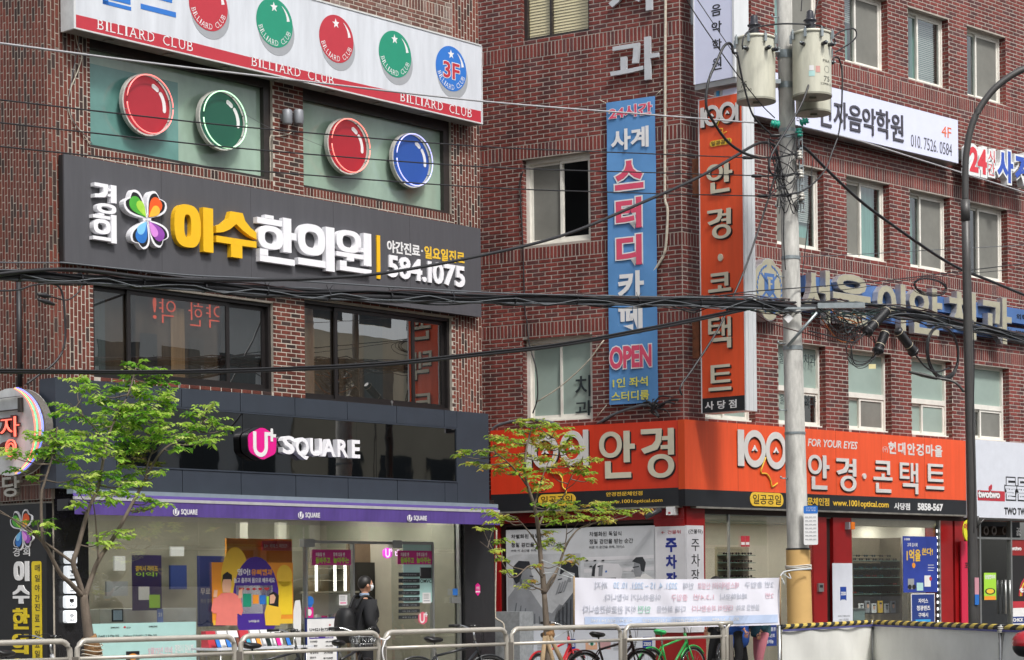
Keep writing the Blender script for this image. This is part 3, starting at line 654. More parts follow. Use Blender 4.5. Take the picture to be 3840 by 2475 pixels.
def sring(mb, cx, cz, rx, rz, wx, wz, y0, y1, n=32, p=2.7):
    def pt(a, b, w): c_, s_ = cos(w), sin(w); return (cx + a * abs(c_) ** (2 / p) * (1 if c_ >= 0 else -1), cz + b * abs(s_) ** (2 / p) * (1 if s_ >= 0 else -1))
    vs = []; fs = []
    for k in range(n):
        w = 2 * pi * k / n; o_, i_ = pt(rx, rz, w), pt(rx - wx, rz - wz, w)
        vs += [(o_[0], y0, o_[1]), (o_[0], y1, o_[1]), (i_[0], y1, i_[1]), (i_[0], y0, i_[1])]
    for k in range(n):
        a = k * 4; b = ((k + 1) % n) * 4
        for j in range(4): j2 = (j + 1) % 4; fs.append((a + j, a + j2, b + j2, b + j))
    mb.add(vs, fs)
def glyph(face, o, s, bl, tr, m, d, parent):
    u0, z0 = face.uz(*bl, o + d); u1, z1 = face.uz(*tr, o + d); w, h = u1 - u0, z1 - z0; mb = MB().mat(m)
    for g_ in GL[s]:
        if g_[0] == 'b': mb.box(u0 + g_[1] * w, u0 + g_[2] * w, -o - d, -o, z0 + g_[3] * h, z0 + g_[4] * h)
        elif g_[0] == 'p': mb.prism([(u0 + x * w, z0 + z * h) for x, z in g_[1]], -o - d, -o)
        else: sring(mb, u0 + g_[1] * w, z0 + g_[2] * h, g_[3] * w, g_[4] * h, g_[5] * w, g_[6] * h, -o - d, -o)
    return part('letter', mb, parent, face.M)
for s_, bl, tr, m, bo in (('경', (356, 794), (437, 697), M_CHANW, .04), ('희', (350, 901), (437, 808), M_CHANW, .04), ('이', (655, 927), (799, 783), M_CHANY, .06), ('수', (812, 955), (961, 808), M_CHANY, .06),
                      ('한', (966, 977), (1111, 824), M_CHANW, .055), ('의', (1119, 1000), (1254, 855), M_CHANW, .055), ('원', (1262, 1010), (1392, 878), M_CHANW, .05)):
    glyph(FA, o, s_, bl, tr, m, .085, t)
mb = MB().mat(M_CHANY); a, c = FA.uz(1411, 1045, o); b, d = FA.uz(1422, 884, o); mb.box(a, b, -o - .02, -o, c, d); part('divider_bar', mb, t)
mb = MB().mat(WHT); txp(mb, FA, '야간진료', (1451, 945), (1574, 919), o, .006, bold=.03); mb.disc(*FA.uz(1582, 941, o), .017, .017, -o - .006, -o, 12)
mb.mat(YEL); txp(mb, FA, '일요일진료', (1591, 968), (1741, 946), o, .006, bold=.03); part('small_lettering', mb, t)
mb = MB().mat(M_CHANW); txp(mb, FA, '584.I075', (1451, 1039), (1739, 1000), o, .03, bold=.03); part('telephone_number', mb, t)
# butterfly emblem: four wings, each a layered leaf
def wingpts(cu, cz, L, w, ang, n=18, notch=True):
    """heart-topped wing pointing along ang"""
    P = []
    for k in range(n * 2):
        q = 2 * pi * k / (n * 2); x = (1 - cos(q)) / 2; y = sin(q) * (x ** .7) * 1.0
        if notch and x > .86: x -= .11 * (1 - min(1, abs(y) * 2.2)) * 1.2
        P.append((x * L, y * w * .62))
    c, s = cos(ang), sin(ang); return [(cu + x * c - y * s, cz + x * s + y * c) for x, y in P]
def fan(mb, pts, y0, y1):
    n = len(pts); cx = sum(p[0] for p in pts) / n; cz = sum(p[1] for p in pts) / n
    vs = [(p[0], y0, p[1]) for p in pts] + [(p[0], y1, p[1]) for p in pts] + [(cx, y0, cz)]
    mb.add(vs, [(2 * n, i, (i + 1) % n) for i in range(n)] + [(i, i + n, (i + 1) % n + n, (i + 1) % n) for i in range(n)])
def butterfly(parent, face, cu, cz, S, o, d, rim=M_CHANW):
    W4 = ((2.42, .52, .30, '4fae3c', 'a6d648', 'green_wing'), (.95, .50, .30, 'e2571f', 'f2b43a', 'orange_wing'), (-.75, .50, .28, '8f46a8', 'd58ad8', 'purple_wing'), (-2.0, .50, .28, '2d74c4', '7cc0ec', 'blue_wing'))
    mb = MB().mat(rim)
    for a, L, w, c1, c2, nm in W4: fan(mb, wingpts(cu, cz, L * S * 1.12, w * S * 1.72, a), -o - d, -o)
    mb.disc(cu, cz, .09 * S, .09 * S, -o - d, -o, 16); part('emblem_body', mb, parent, face.M)
    for a, L, w, c1, c2, nm in W4:
        dx, dz = cos(a) * .045 * S, sin(a) * .045 * S; mb = MB().mat(BLK); fan(mb, wingpts(cu + dx, cz + dz, L * S * .97, w * S * 1.36, a), -o - d - .004, -o - d)
        mb.mat(mat('wing ' + c1, srgb(c1), .4, var=.25, scale=3)); fan(mb, wingpts(cu + dx, cz + dz, L * S * .84, w * S * 1.0, a, notch=False), -o - d - .008, -o - d - .004)
        mb.mat(mat('wing ' + c2, srgb(c2), .4, var=.15, scale=3)); fan(mb, wingpts(cu + dx, cz + dz, L * S * .6, w * S * .62, a - .25, notch=False), -o - d - .011, -o - d - .008); part(nm, mb, parent, face.M)
cu, cz = FA.uz(552, 822, o + .1); butterfly(t, FA, cu, cz, .78, o, .10)

# ================================================================ black fascia of the phone shop
M_FAS = mat('anthracite cladding', srgb('2f3640'), .55, var=.12, scale=3); M_SEAM = mat('dark seam', (.008, .008, .01), .8, var=0)
M_BGL = mat('black mirror glass', (.20, .20, .205), .02, metal=1.0, var=0, coat=0)
_n = M_BGL.node_tree; _b = _n.nodes['Principled BSDF']; _t = _n.nodes.new('ShaderNodeTexCoord'); _w = _n.nodes.new('ShaderNodeTexNoise'); _w.inputs['Scale'].default_value = 1.6; _p = _n.nodes.new('ShaderNodeBump')
_p.inputs['Strength'].default_value = .06; _p.inputs['Distance'].default_value = .02; _n.links.new(_t.outputs['Object'], _w.inputs[0]); _n.links.new(_w.outputs[0], _p.inputs['Height']); _n.links.new(_p.outputs[0], _b.inputs['Normal']); pass
o = .36
def fu(x, y=1600): return FA.uz(x, y, o)[0]
u0, u1 = fu(209), fu(1832); z1 = FA.uz(1000, 1480, o)[1]; z0 = (FA.uz(200, 1832, o)[1] + FA.uz(1836, 1888, o)[1]) / 2
z1 = (FA.uz(209, 1417, o)[1] + FA.uz(1829, 1550, o)[1]) / 2
gz1 = FA.uz(1713, 1611, o)[1]; gz0 = (FA.uz(436, 1745, o)[1] + FA.uz(1713, 1802, o)[1]) / 2; g0, g1 = fu(436), fu(1713)
t = thing('shop_fascia', 'anthracite clad shop fascia with a long black mirror panel and the SQUARE sign', 'fascia', FA.M)
mb = MB().mat(M_SEAM); mb.box(u0 + .01, u1 - .01, -o + .02, -.02, z0 + .01, z1 - .01); part('backing', mb, t)
xs = [209, 436, 450, 682, 902, 1107, 1303, 1488, 1666, 1713]
up = [u0, fu(450), fu(682), fu(902), fu(1107), fu(1303), fu(1488), fu(1666), u1]
for i in range(len(up) - 1):
    for (c, d) in ((gz1 + .03, z1), (z0, gz0 - .03)):
        a, b = up[i] + .006 * (i > 0), up[i + 1] - .006
        if i == 0: a = g0
        if i == len(up) - 2: b = g1
        mb = MB().mat(M_FAS); mb.box(a, b, -o, -o + .025, c, d); part('cladding_panel', mb, t)
for a, b in ((u0, g0 - .006), (g1 + .006, u1)): mb = MB().mat(M_FAS); mb.box(a, b, -o, -o + .025, z0, z1); part('cladding_panel', mb, t)
mb = MB().mat(M_FAS); mb.box(u0, u0 + .02, -o + .026, -.02, z0, z1); mb.box(u0 + .02, u1, -o + .026, -.02, z1 - .012, z1); part('return', mb, t)
gx = [g0, fu(760), fu(912), fu(1340), fu(1412), g1]
for i in range(len(gx) - 1):
    mb = MB().mat(M_BGL); y = -o + .012 + (.004 if i % 2 else 0); mb.box(gx[i] + .003, gx[i + 1] - .003, y, y + .02, gz0 - .01, gz1 + .01); part('mirror_panel', mb, t)
mb = MB().mat(M_FAS); frame_rect(mb, g0, g1, gz0 - .025, gz1 + .025, .02, -o - .01, -o + .03); part('panel_frame', mb, t)
mb = MB().mat(METAL)
for x in (682, 1478): u, z = FA.uz(x, 1445 if x < 700 else 1512, o); mb.ring(u, z + .02, .012, .022, -o + .04, -o + .05, 12); mb.box(u - .004, u + .004, -o + .04, -o + .05, z - .06, z)
part('eye_bolt', mb, t, stuff=True)
M_PINK = mat('pink sign acrylic', srgb('d81f86'), .3, var=.05)
def hexpts(cu, cz, w, h, r=.25):
    base = [(0, -1), (.9, -.55), (.95, .5), (0, 1), (-.95, .5), (-.9, -.55)]; P = []
    for i in range(6):
        p0, p, p1 = (Vector(base[i - 1]), Vector(base[i]), Vector(base[(i + 1) % 6]))
        a = p + (p0 - p) * r; b = p + (p1 - p) * r
        for k in range(5): q = k / 4; v = a * (1 - q) ** 2 + p * 2 * q * (1 - q) + b * q * q; P.append((cu + v.x * w / 2, cz + v.y * h / 2))
    return P
def uplus(mb, cu, cz, S, y, d=.02):
    w = .13 * S; r = .30 * S; cu -= .09 * S   # U bowl
    mb.box(cu - r, cu - r + w, y, y + d, cz - .1 * S, cz + .38 * S); mb.box(cu + r - w, cu + r, y, y + d, cz - .1 * S, cz + .38 * S)
    mb.ring(cu, cz - .1 * S, r - w, r, y, y + d, 14, pi, 2 * pi); mb.box(cu + r, cu + r + .12 * S, y, y + d, cz + .27 * S, cz + .38 * S)
    mb.box(cu + r + .12 * S, cu + r + .22 * S, y, y + d, cz + .1 * S, cz + .5 * S); mb.box(cu + r + .22 * S, cu + r + .34 * S, y, y + d, cz + .23 * S, cz + .33 * S)
cu, cz = FA.uz(984, 1663, o + .14)
mb = MB().mat(mat('black sign can', srgb('15161a'), .4)); mb.prism(hexpts(cu, cz, .60, .50), -o - .13, -o); part('emblem_can', mb, t)
mb = MB().mat(M_PINK); mb.prism(hexpts(cu, cz, .57, .475), -o - .142, -o - .131); part('emblem_face', mb, t)
mb = MB().mat(WHT); uplus(mb, cu, cz - .01, .46, -o - .148, .005); part('emblem_mark', mb, t)
for s_, xa, xb, ya, yb in (('S', 1060, 1105, 1702, 1636), ('Q', 1110, 1158, 1722, 1642), ('U', 1163, 1208, 1709, 1645), ('A', 1210, 1258, 1711, 1648), ('R', 1266, 1306, 1713, 1650), ('E', 1320, 1350, 1717, 1651)):
    chan(FA, o, s_, (xa, ya), (xb, yb), M_CHANW, d=.10, bold=.03, parent=t)

# ================================================================ awning
M_AWN = mat('purple awning canvas', srgb('4d3980'), .75, var=.16, scale=3, stretch=(6, 1, .6)); M_CASS = mat('awning cassette', srgb('7f8c94'), .45, var=.12)
t = thing('awning', 'purple shop awning with a white front bar and small white shop marks', 'awning', FA.M)
oz = .50; a0, zc1 = FA.uz(275, 1846, oz); b0, zc0 = FA.uz(1868, 1905, oz); zc1 = FA.uz(1868, 1891, oz)[1]
mb = MB().mat(M_CASS); mb.box(a0, b0, -oz, -.36, zc0, zc1 - .0); part('cassette', mb, t)
of = .78; a1, zf1 = FA.uz(277, 1884, of); b1, zf0 = FA.uz(1872, 1969, of); zf1 = FA.uz(1872, 1922, of)[1]
n = 40; mb = MB().mat(M_AWN)
for k in range(n):
    p, q = k / n, (k + 1) / n; sg = lambda t_: -.012 * sin(t_ * pi * 7) ** 2
    mb.quad((a0 + (b0 - a0) * p, -oz + .02, zc0 + .01), (a1 + (b1 - a1) * p, -of, zf1 + .03 + sg(p)), (a1 + (b1 - a1) * q, -of, zf1 + .03 + sg(q)), (a0 + (b0 - a0) * q, -oz + .02, zc0 + .01))
part('canopy', mb, t)
mb = MB().mat(mat('front bar', srgb('a9a9ac'), .5, var=.15)); mb.box(a1, b1, -of - .02, -of + .02, zf1 - .005, zf1 + .035); part('front_bar', mb, t)
mb = MB().mat(M_AWN); n = 60
for k in range(n):
    p, q = k / n, (k + 1) / n; w_ = lambda t_: -of - .012 + .01 * sin(t_ * 60)
    mb.quad((a1 + (b1 - a1) * p, w_(p), zf0), (a1 + (b1 - a1) * q, w_(q), zf0), (a1 + (b1 - a1) * q, -of - .012, zf1 - .005), (a1 + (b1 - a1) * p, -of - .012, zf1 - .005))
part('valance', mb, t)
for (x, y) in ((648, 1920), (1116, 1932), (1524, 1943)):
    mk = link('shop_mark', None, t, FA.M); cu, cz = FA.uz(x + 13, y, of + .03); mb = MB().mat(WHT); mb.prism(hexpts(cu, cz, .115, .11), -of - .028, -of - .026); part('mark_disc', mb, mk)
    mb = MB().mat(M_AWN); uplus(mb, cu, cz, .1, -of - .031, .002); part('mark_letter', mb, mk)
    mb = MB().mat(WHT); txt(mb, 'SQUARE', cu + .085, cz - .042, cu + .37, cz + .042, -of - .03, .002, bold=.02); part('lettering', mb, mk)
mb = MB().mat(mat('dark arm metal', srgb('3a3a3e'), .4, metal=.5)); x_, z_ = FA.uz(262, 1880, .5); mb.box(x_ - .1, x_, -.6, -.36, z_ - .12, z_ + .03); mb.tube([(x_ - .08, -.6, z_), (x_ - .08, -.75, z_ - .14), (x_ + .05, -.8, z_ - .16)], .02); part('arm', mb, t)
# ================================================================ ground floor of the left building: glazed phone shop
M_WALLIN = mat('beige shop wall', srgb('a19c8c'), .8, var=.12, scale=2); M_CEIL = mat('shop ceiling', srgb('9a9c98'), .8, var=.06); M_FLR = mat('shop floor', srgb('6d675e'), .5, var=.2)
M_SGL = glass('shop glass', (.93, .955, .945), .10)
M_BLKP = mat('black polished panel', (.012, .012, .013), .12, var=.2, spec=.7)
def fa(x, y=2200, o=0): return FA.uz(x, y, o)[0]
t = t_shop = thing('phone_shopfront', 'glazed phone shop below the purple awning with an open doorway', 'shop', FA.M); M_WALLIN2 = mat('pale inner panel', srgb('b9b5a6'), .7, var=.08)
s0, s1 = fa(330), fa(1722); ztop = za(1000, 1900) + .12
mb = MB().mat(M_WALLIN); mb.box(s0, s1, 3.2, 3.3, SW, ztop); mb.box(s0 - .06, s0, .1, 3.2, SW, ztop); mb.box(s1, s1 + .06, .1, 3.2, SW, ztop); part('inner_wall', mb, t)
mb = MB().mat(M_CEIL); mb.box(s0, s1, .02, 3.2, ztop, ztop + .05); part('ceiling', mb, t)
mb = MB().mat(M_FLR); mb.box(s0, s1, -.05, 3.2, SW, SW + .03); part('floor', mb, t)
LIT = mat('unseen ceiling fill', (1, 1, 1), .5, var=0, emis=(1, .97, .9), estr=38.0)  # out of view above the awning edge, added to brighten the phone shop
for k in range(5):
    x = s0 + .7 + k * (s1 - s0 - 1.0) / 4.4; mb = MB().mat(LIT); mb.box(x, x + .5, .5, .65, ztop - .01, ztop - .002); mb.box(x, x + .5, 1.9, 2.05, ztop - .01, ztop - .002); part('fill_panel', mb, t)
zg = ztop
cuts = [330, 748, 1145, 1320, 1468, 1622, 1722]
for i in range(6):
    if i == 3: continue    # the open doorway
    a, b = fa(cuts[i]) + .006, fa(cuts[i + 1]) - .006; mb = MB().mat(M_SGL); top = zg - .01 if i not in (2, 4) else za(1400, 2040)
    mb.box(a, b, 0, .012, SW + .03, top); part('glass_pane', mb, t)
mb = MB().mat(M_SGL); mb.box(fa(1145), fa(1622), 0, .012, za(1400, 2040) + .05, zg); part('glass_pane', mb, t)
mb = MB().mat(METAL); zt_ = za(1400, 2040); mb.box(fa(1145), fa(1622), -.03, .03, zt_, zt_ + .04)
for x in (1145, 1322, 1620, 1720): mb.box(fa(x) - .018, fa(x) + .018, -.035, .03, SW, zt_ if x < 1700 else zg)
part('door_frame', mb, t)
mb = MB().mat(METAL); mb.box(fa(1132), fa(1172), -.06, .04, zt_ - .06, zt_ + .06); part('door_closer', mb, t); mb = MB().mat(METAL); mb.box(fa(1465), fa(1500), -.06, .04, zt_ - .06, zt_ + .06); part('door_closer', mb, t)
# black wall with the television seen through the doorway
mb = MB().mat(mat('tan wall panel', srgb('8a7560'), .7)); flat(mb, FA, -2.0, (1310, 2475), (1500, 2040), .05); part('partition', mb, t)
mb = MB().mat(M_BLKP); flat(mb, FA, -1.9, (1338, 2306), (1560, 2110), .04); part('television', mb, t)
# posts left and right
M_PIL = mat('black pier cladding', (.018, .018, .02), .25, var=.3, spec=.6)
mb = MB().mat(M_PIL); mb.box(fa(205), s0, -.02, .25, SW, zg + .1); part('pier_cladding', mb, t); mb = MB().mat(M_PIL); mb.box(s1 + .03, fa(1838), -.1, .25, SW, zg + .1); part('pier_cladding', mb, t)
mb = MB().mat(M_DARKIN); mb.box(fa(205), s0 - .06, .26, .6, SW, zg); part('pier_core', mb, t)
# five white app tiles
M_TILE = mat('white lit tile', srgb('e9edf0'), .3, var=0, emis=(.9, .95, 1), estr=.35)
for k, (x, y) in enumerate(((271, 2090), (271, 2145), (270, 2202), (269, 2257), (269, 2312))):
    tl = link('app_tile', None, t, FA.M); u, z = FA.uz(x, y, .1); h = .083
    mb = MB().mat(M_TILE); mb.rrect(u - h, u + h, z - h, z + h, .028, -.1, -.02); part('tile', mb, tl)
    mb = MB().mat(BLK)
    if k == 4:
        for r_ in (.014, .032, .05): mb.ring(u, z - .02, r_ - .008, r_, -.104, -.1, 10, radians(45), radians(135))
    elif k == 3: mb.box(u - .033, u + .033, -.104, -.1, z - .002, z + .04); mb.box(u - .012, u + .012, -.104, -.1, z - .015, z - .006)
    elif k == 0: mb.box(u + .0, u + .04, -.104, -.1, z - .005, z + .04)
    else: mb.box(u - .04, u + .04, -.104, -.1, z + .01, z + .022); mb.disc(u, z, .02, .02, -.104, -.1, 12)
    txt(mb, ('홈', '홈카페', '프로젝트', 'TV', 'Wi-Fi')[k], u - .035, z - .058, u + .035, z - .036, -.104, .003); part('symbol', mb, tl)
# small fittings on the right post
mb = MB().mat(BLU); flat(mb, FA, .05, (1698, 2232), (1716, 2207)); part('blue_sticker', mb, t)
mb = MB().mat(METAL); flat(mb, FA, .08, (1696, 2262), (1727, 2238), .06); part('card_reader', mb, t)
mb = MB().mat(M_PINK); u, z = FA.uz(1791, 2211, .1); mb.prism([(u - .055, z - .05), (u, z - .1), (u + .055, z - .05), (u + .055, z + .07), (u, z + .105), (u - .055, z + .07)], -.106, -.1); mb.mat(WHT)
txt(mb, '안심매장', u - .04, z + .0, u + .04, z + .05, -.109, .002); mb.box(u - .054, u + .054, -.108, -.106, z - .045, z - .025); part('pink_shield_sticker', mb, t)

def poster(name, label, face, o, bl, tr, m, group=None, d=.006, frame=None):
    u0, z0 = face.uz(*bl, o); u1, z1 = face.uz(*tr, o); t = thing(name, label, 'poster', face.M, group)
    mb = MB().mat(m); mb.box(u0, u1, -o, -o + d, z0, z1); part('sheet', mb, t)
    if frame: mb = MB().mat(frame); frame_rect(mb, u0 - .015, u1 + .015, z0 - .015, z1 + .015, .015, -o - .004, -o + d); part('frame', mb, t)
    return t
def on(t, face, o, items, name='print'):
    """flat print: (material, text|'b', bl, tr[, bold])"""
    by = MB()
    for k, it in enumerate(items):
        m, s_, bl, tr = it[:4]; by.mat(m)
        if s_ == 'b': flat(by, face, o + .0015 + .0003 * k, bl, tr, .001)
        elif s_ == 'o':
            a, c = face.uz(*bl, o); b, d = face.uz(*tr, o); by.disc((a + b) / 2, (c + d) / 2, (b - a) / 2, (d - c) / 2, -o - .0018 - .0003 * k, -o - .0005, 28)
        else: txp(by, face, s_, bl, tr, o + .001 + .0003 * k, .0015, bold=it[4] if len(it) > 4 else .015)
    return part(name, by, t, face.M, stuff=True)
# the big purple and yellow window poster
o = .02
t = poster('english_pen_poster', 'large orange window poster with a purple arch, a man in pink and a girl', FA, o, (797, 2335), (1098, 2110), ORG)
on(t, FA, o, [(YEL, 'o', (830, 2300), (935, 2052)), (YEL, 'b', (800, 2345), (1098, 2320)), (PUR, 'o', (875, 2420), (1045, 2088)), (WHT, 'b', (886, 2302), (1023, 2195)), (YEL, 'o', (1038, 2200), (1095, 2118)),
              (mat('yellow toy print', srgb('e2c22c'), .4, var=.05), 'b', (1045, 2305), (1095, 2180)), (WHT, '영어!', (890, 2158), (938, 2132), .03), (ORG, '유삐펜과', (942, 2158), (1022, 2134), .03), (WHT, '놀고 춤추며 몸으로 배우세요', (877, 2186), (1030, 2166), .02),
              (GRN, 'b', (912, 2276), (942, 2226)), (ORG, 'b', (948, 2264), (970, 2230)), (BLU, 'b', (974, 2266), (996, 2232)), (LGR, 'b', (1000, 2268), (1014, 2236)), (RED, '♥ ● ◆ ● ♥', (895, 2215), (1010, 2203)), (WHT, 'U+아이들나라', (933, 2335), (972, 2324))])
mb = MB().mat(mat('pink sweater print', srgb('e07a70'), .5, var=.06))
def silh(mb, face, o, pts, d=.001): mb.prism([face.uz(x, y, o) for x, y in pts], -o, -o + d)
o2 = o + .008
silh(mb, FA, o2, [(808, 2345), (890, 2345), (890, 2300), (905, 2308), (912, 2290), (902, 2240), (880, 2225), (860, 2222), (830, 2225), (815, 2240), (800, 2245), (792, 2290), (800, 2300), (812, 2300)]); mb.mat(SKIN); silh(mb, FA, o2 + .003, [(836, 2222), (862, 2222), (868, 2195), (866, 2160), (838, 2160), (833, 2195)])
silh(mb, FA, o2 + .003, [(800, 2240), (814, 2240), (816, 2212), (803, 2212)]); silh(mb, FA, o2 + .003, [(893, 2243), (908, 2243), (910, 2205), (896, 2215)])
mb.mat(BLK); silh(mb, FA, o2 + .005, [(834, 2182), (838, 2172), (866, 2172), (870, 2182), (870, 2156), (852, 2144), (836, 2156)]); mb.mat(YEL)
silh(mb, FA, o2 + .002, [(996, 2345), (1050, 2345), (1056, 2300), (1046, 2268), (1022, 2262), (1000, 2268), (992, 2300)]); mb.mat(BLK); silh(mb, FA, o2 + .003, [(1008, 2268), (1044, 2276), (1046, 2232), (1026, 2218), (1010, 2228)]); mb.mat(SKIN)
silh(mb, FA, o2 + .005, [(1012, 2264), (1028, 2262), (1034, 2240), (1026, 2228), (1012, 2232)]); mb.mat(WHT); silh(mb, FA, o2 + .002, [(1100, 2440), (1128, 2440), (1130, 2290), (1125, 2250), (1108, 2252), (1100, 2290)])
part('printed_figures', mb, t, FA.M, stuff=True)
# magenta banners, mint sheets, stickers, blue screens on the glass
for k, (bl, tr, lab) in enumerate((((1172, 2119), (1316, 2062), 'magenta window banner with white and yellow-green Korean words, left of the doorway'), ((1492, 2116), (1622, 2066), 'magenta window banner with white and yellow-green Korean words, right of the doorway'))):
    t = poster('window_banner', lab, FA, .02, bl, tr, PNK, 'magenta window banners'); w = (tr[0] - bl[0]); x0 = bl[0]
    on(t, FA, .02, [(WHT, '외출할 땐', (x0 + w * .08, 2086), (x0 + w * .32, 2072)), (WHT, '함께 있을 땐', (x0 + w * .54, 2086), (x0 + w * .84, 2072)), (LGR, '돌봐주고', (x0 + w * .08, 2113), (x0 + w * .46, 2090), .03), (LGR, '놀아주는', (x0 + w * .54, 2112), (x0 + w * .95, 2090), .03)])
t = poster('router_poster', 'tall mint poster with a dark box on it, right of the doorway', FA, .012, (1514, 2260), (1622, 2032), MNT)
on(t, FA, .012, [(BLK, 'b', (1575, 2170), (1618, 2128)), (GRY, 'b', (1575, 2160), (1578, 2130)), (BLK, 'SIMPLE', (1580, 2042), (1616, 2036)), (BLK, 'OMVC', (1576, 2186), (1618, 2172))])
t = thing('menu_board', 'stack of eight dark grey plates with white words right of the doorway', 'sign', FA.M)
for k in range(8):
    y = 2153 + k * 22.8; mb = MB().mat(mat('dark plate', srgb('24282c'), .4)); flat(mb, FA, .03, (1496, y + 9), (1574, y - 6), .01); mb.mat(GRY); txp(mb, FA, ('기기변경 번호이동', '갤럭시 S21 개통', '유선 인터넷 상담', '요금 수납', '명의 변경', '제품 구매', '각종 부품 고급형', '결합 TV 상품')[k], (1508, y + 5), (1562, y - 1), .031, .001); part('plate', mb, t, FA.M)
for k, (x, y, c, lab) in enumerate(((1163, 2259, BLU, 'blue pin shaped sticker on the glass left of the door'), (1160, 2297, M_PINK, 'pink square sticker with a white dot on the glass left of the door'), (1287, 2250, WHT, 'white notice sheet on the glass door'), (1600, 2242, WHT, 'white notice sheet on the glass below the mint poster'))):
    t = thing('sticker', lab, 'sticker', FA.M); mb = MB().mat(c); w = 15; h = 20
    if k == 0: u, z = FA.uz(x, y, .02); mb.disc(u, z + .02, .075, .075, -.02, -.016, 20); mb.prism([(u, z - .11), (u + .05, z - .03), (u - .05, z - .03)], -.02, -.016)
    else: flat(mb, FA, .02, (x - w, y + h), (x + w, y - h))
    if k == 1: mb.mat(WHT); u, z = FA.uz(x, y, .02); mb.disc(u, z, .045, .05, -.023, -.0205, 16)
    if k >= 2:
        mb.mat(M_PINK if k == 2 else GRY); flat(mb, FA, .0215, (x - 11, y + 13), (x + 11, y + 9), .001); mb.mat(GRY)
        for q in range(4): flat(mb, FA, .0215, (x - 11, y - 12 + q * 5), (x + 8, y - 14 + q * 5), .001)
    part('face', mb, t, FA.M)
for k, (x, y, lab) in enumerate(((1278, 2321, 'round pink shop mark sticker on the left glass door'), (1585, 2318, 'round pink shop mark sticker on the glass right of the doorway'))):
    t = thing('mark_sticker', lab, 'sticker', FA.M, 'pink shop mark stickers'); u, z = FA.uz(x, y, .03); mb = MB().mat(mat('pale red sticker', srgb('d0586e'), .4)); mb.prism(hexpts(u, z, .22, .21), -.034, -.03); mb.mat(WHT); uplus(mb, u, z, .19, -.037, .002); part('face', mb, t, FA.M)
t = thing('lit_shop_mark', 'small glowing purple and white round mark hanging inside above the doorway', 'sign', FA.M); M_GLO = mat('glowing mark', (.95, .6, .95), .4, var=0, emis=(.95, .55, .95), estr=.9)
mb = MB().mat(mat('glow purple', (.45, .05, .4), .4, var=0, emis=(.6, .05, .5), estr=.8)); u, z = FA.uz(1456, 2074, -.7); mb.prism(hexpts(u, z, .2, .18), .7, .74); mb.mat(M_GLO); uplus(mb, u, z, .17, .697, .002); u2, z2 = FA.uz(1482, 2085, -.7); txt(mb, 't5', u2, z2, u2 + .1, z2 + .1, .7, .01); part('face', mb, t, FA.M)
# mint low poster at the left and blue standing poster behind the glass
t = poster('phone_offer_poster', 'wide pale mint poster across the lower left shop window', FA, .02, (325, 2500), (735, 2331), MNT)
on(t, FA, .02, [(BLK, 'SAMSUNG', (415, 2357), (447, 2350)), (RED, 'o', (463, 2356), (472, 2348)), (BLK, 'LG U+', (475, 2357), (490, 2350)), (BLK, 'SAMSUNG', (558, 2353), (590, 2346)), (BLK, '2 Fold2 | 2 Flip 5G', (360, 2392), (446, 2380)), (BLK, 'Galaxy Z Fold2 | Z Flip 5G', (463, 2392), (588, 2378)),
               (mat('pale pink print', srgb('d8b6c0'), .4), '5월75년 이네', (556, 2455), (646, 2425)), (WHT, '갤럭시 감사제', (655, 2450), (725, 2415)), (BLK, 'b', (473, 2475), (523, 2441)), (ORG, 'o', (480, 2475), (516, 2450))])
t = poster('purple_screen_poster', 'dark purple poster hanging inside the left shop window', FA, -1.2, (497, 2290), (605, 2082), mat('deep purple', srgb('2a1e52'), .5))
on(t, FA, -1.2, [(YEL, '갤럭시 라이프', (508, 2142), (592, 2122)), (LGR, '이익!', (510, 2162), (590, 2146)), (WHT, 'b', (520, 2250), (560, 2200)), (LGR, 'b', (560, 2280), (600, 2230))])
t = poster('navy_screen_poster', 'navy blue poster standing inside the shop beside the orange poster', FA, -1.0, (742, 2350), (842, 2085), NAV); on(t, FA, -1.0, [(WHT, '무료 체험', (752, 2230), (830, 2205)), (GRY, '최신 휴대폰 전시', (752, 2262), (830, 2245))])
t = poster('small_date_card', 'small light blue card with the number 21 inside the left shop window', FA, -.3, (590, 2335), (612, 2283), mat('light blue card', srgb('7d8fd0'), .4)); on(t, FA, -.3, [(WHT, '21', (594, 2312), (607, 2297), .04)])
t = poster('tablet_display', 'dark tablet standing at a slant behind the mint poster', FA, -.35, (420, 2332), (462, 2284), BLK); on(t, FA, -.35, [(mat('tablet screen', srgb('b8c6d6'), .2), 'b', (425, 2326), (458, 2288))])
# inside wall notices, shelf
t = thing('display_shelf', 'pale display shelf with small phone boxes inside the shop behind the glass door', 'shelf', at(FA))
mb = MB().mat(WHT); flat(mb, FA, -1.2, (1140, 2340), (1315, 2225), .03); part('back_panel', mb, t, FA.M)
mb = MB().mat(M_WALLIN); u0_, z0_ = FA.uz(1140, 2225, -1.1); u1_, _z = FA.uz(1315, 2225, -1.1); mb.box(u0_, u1_, .9, 1.2, z0_, z0_ + .03); mb.box(u0_, u1_, .9, 1.2, z0_ - .5, z0_ - .47); part('shelf', mb, t, FA.M)
for k in range(5): mb = MB().mat((WHT, M_PINK, GRY, MNT, BLK)[k]); x = u0_ + .1 + k * .15; mb.box(x, x + .07, .92, .98, z0_ - .47, z0_ - .33 - .02 * (k % 2)); part('phone_box', mb, t, FA.M)
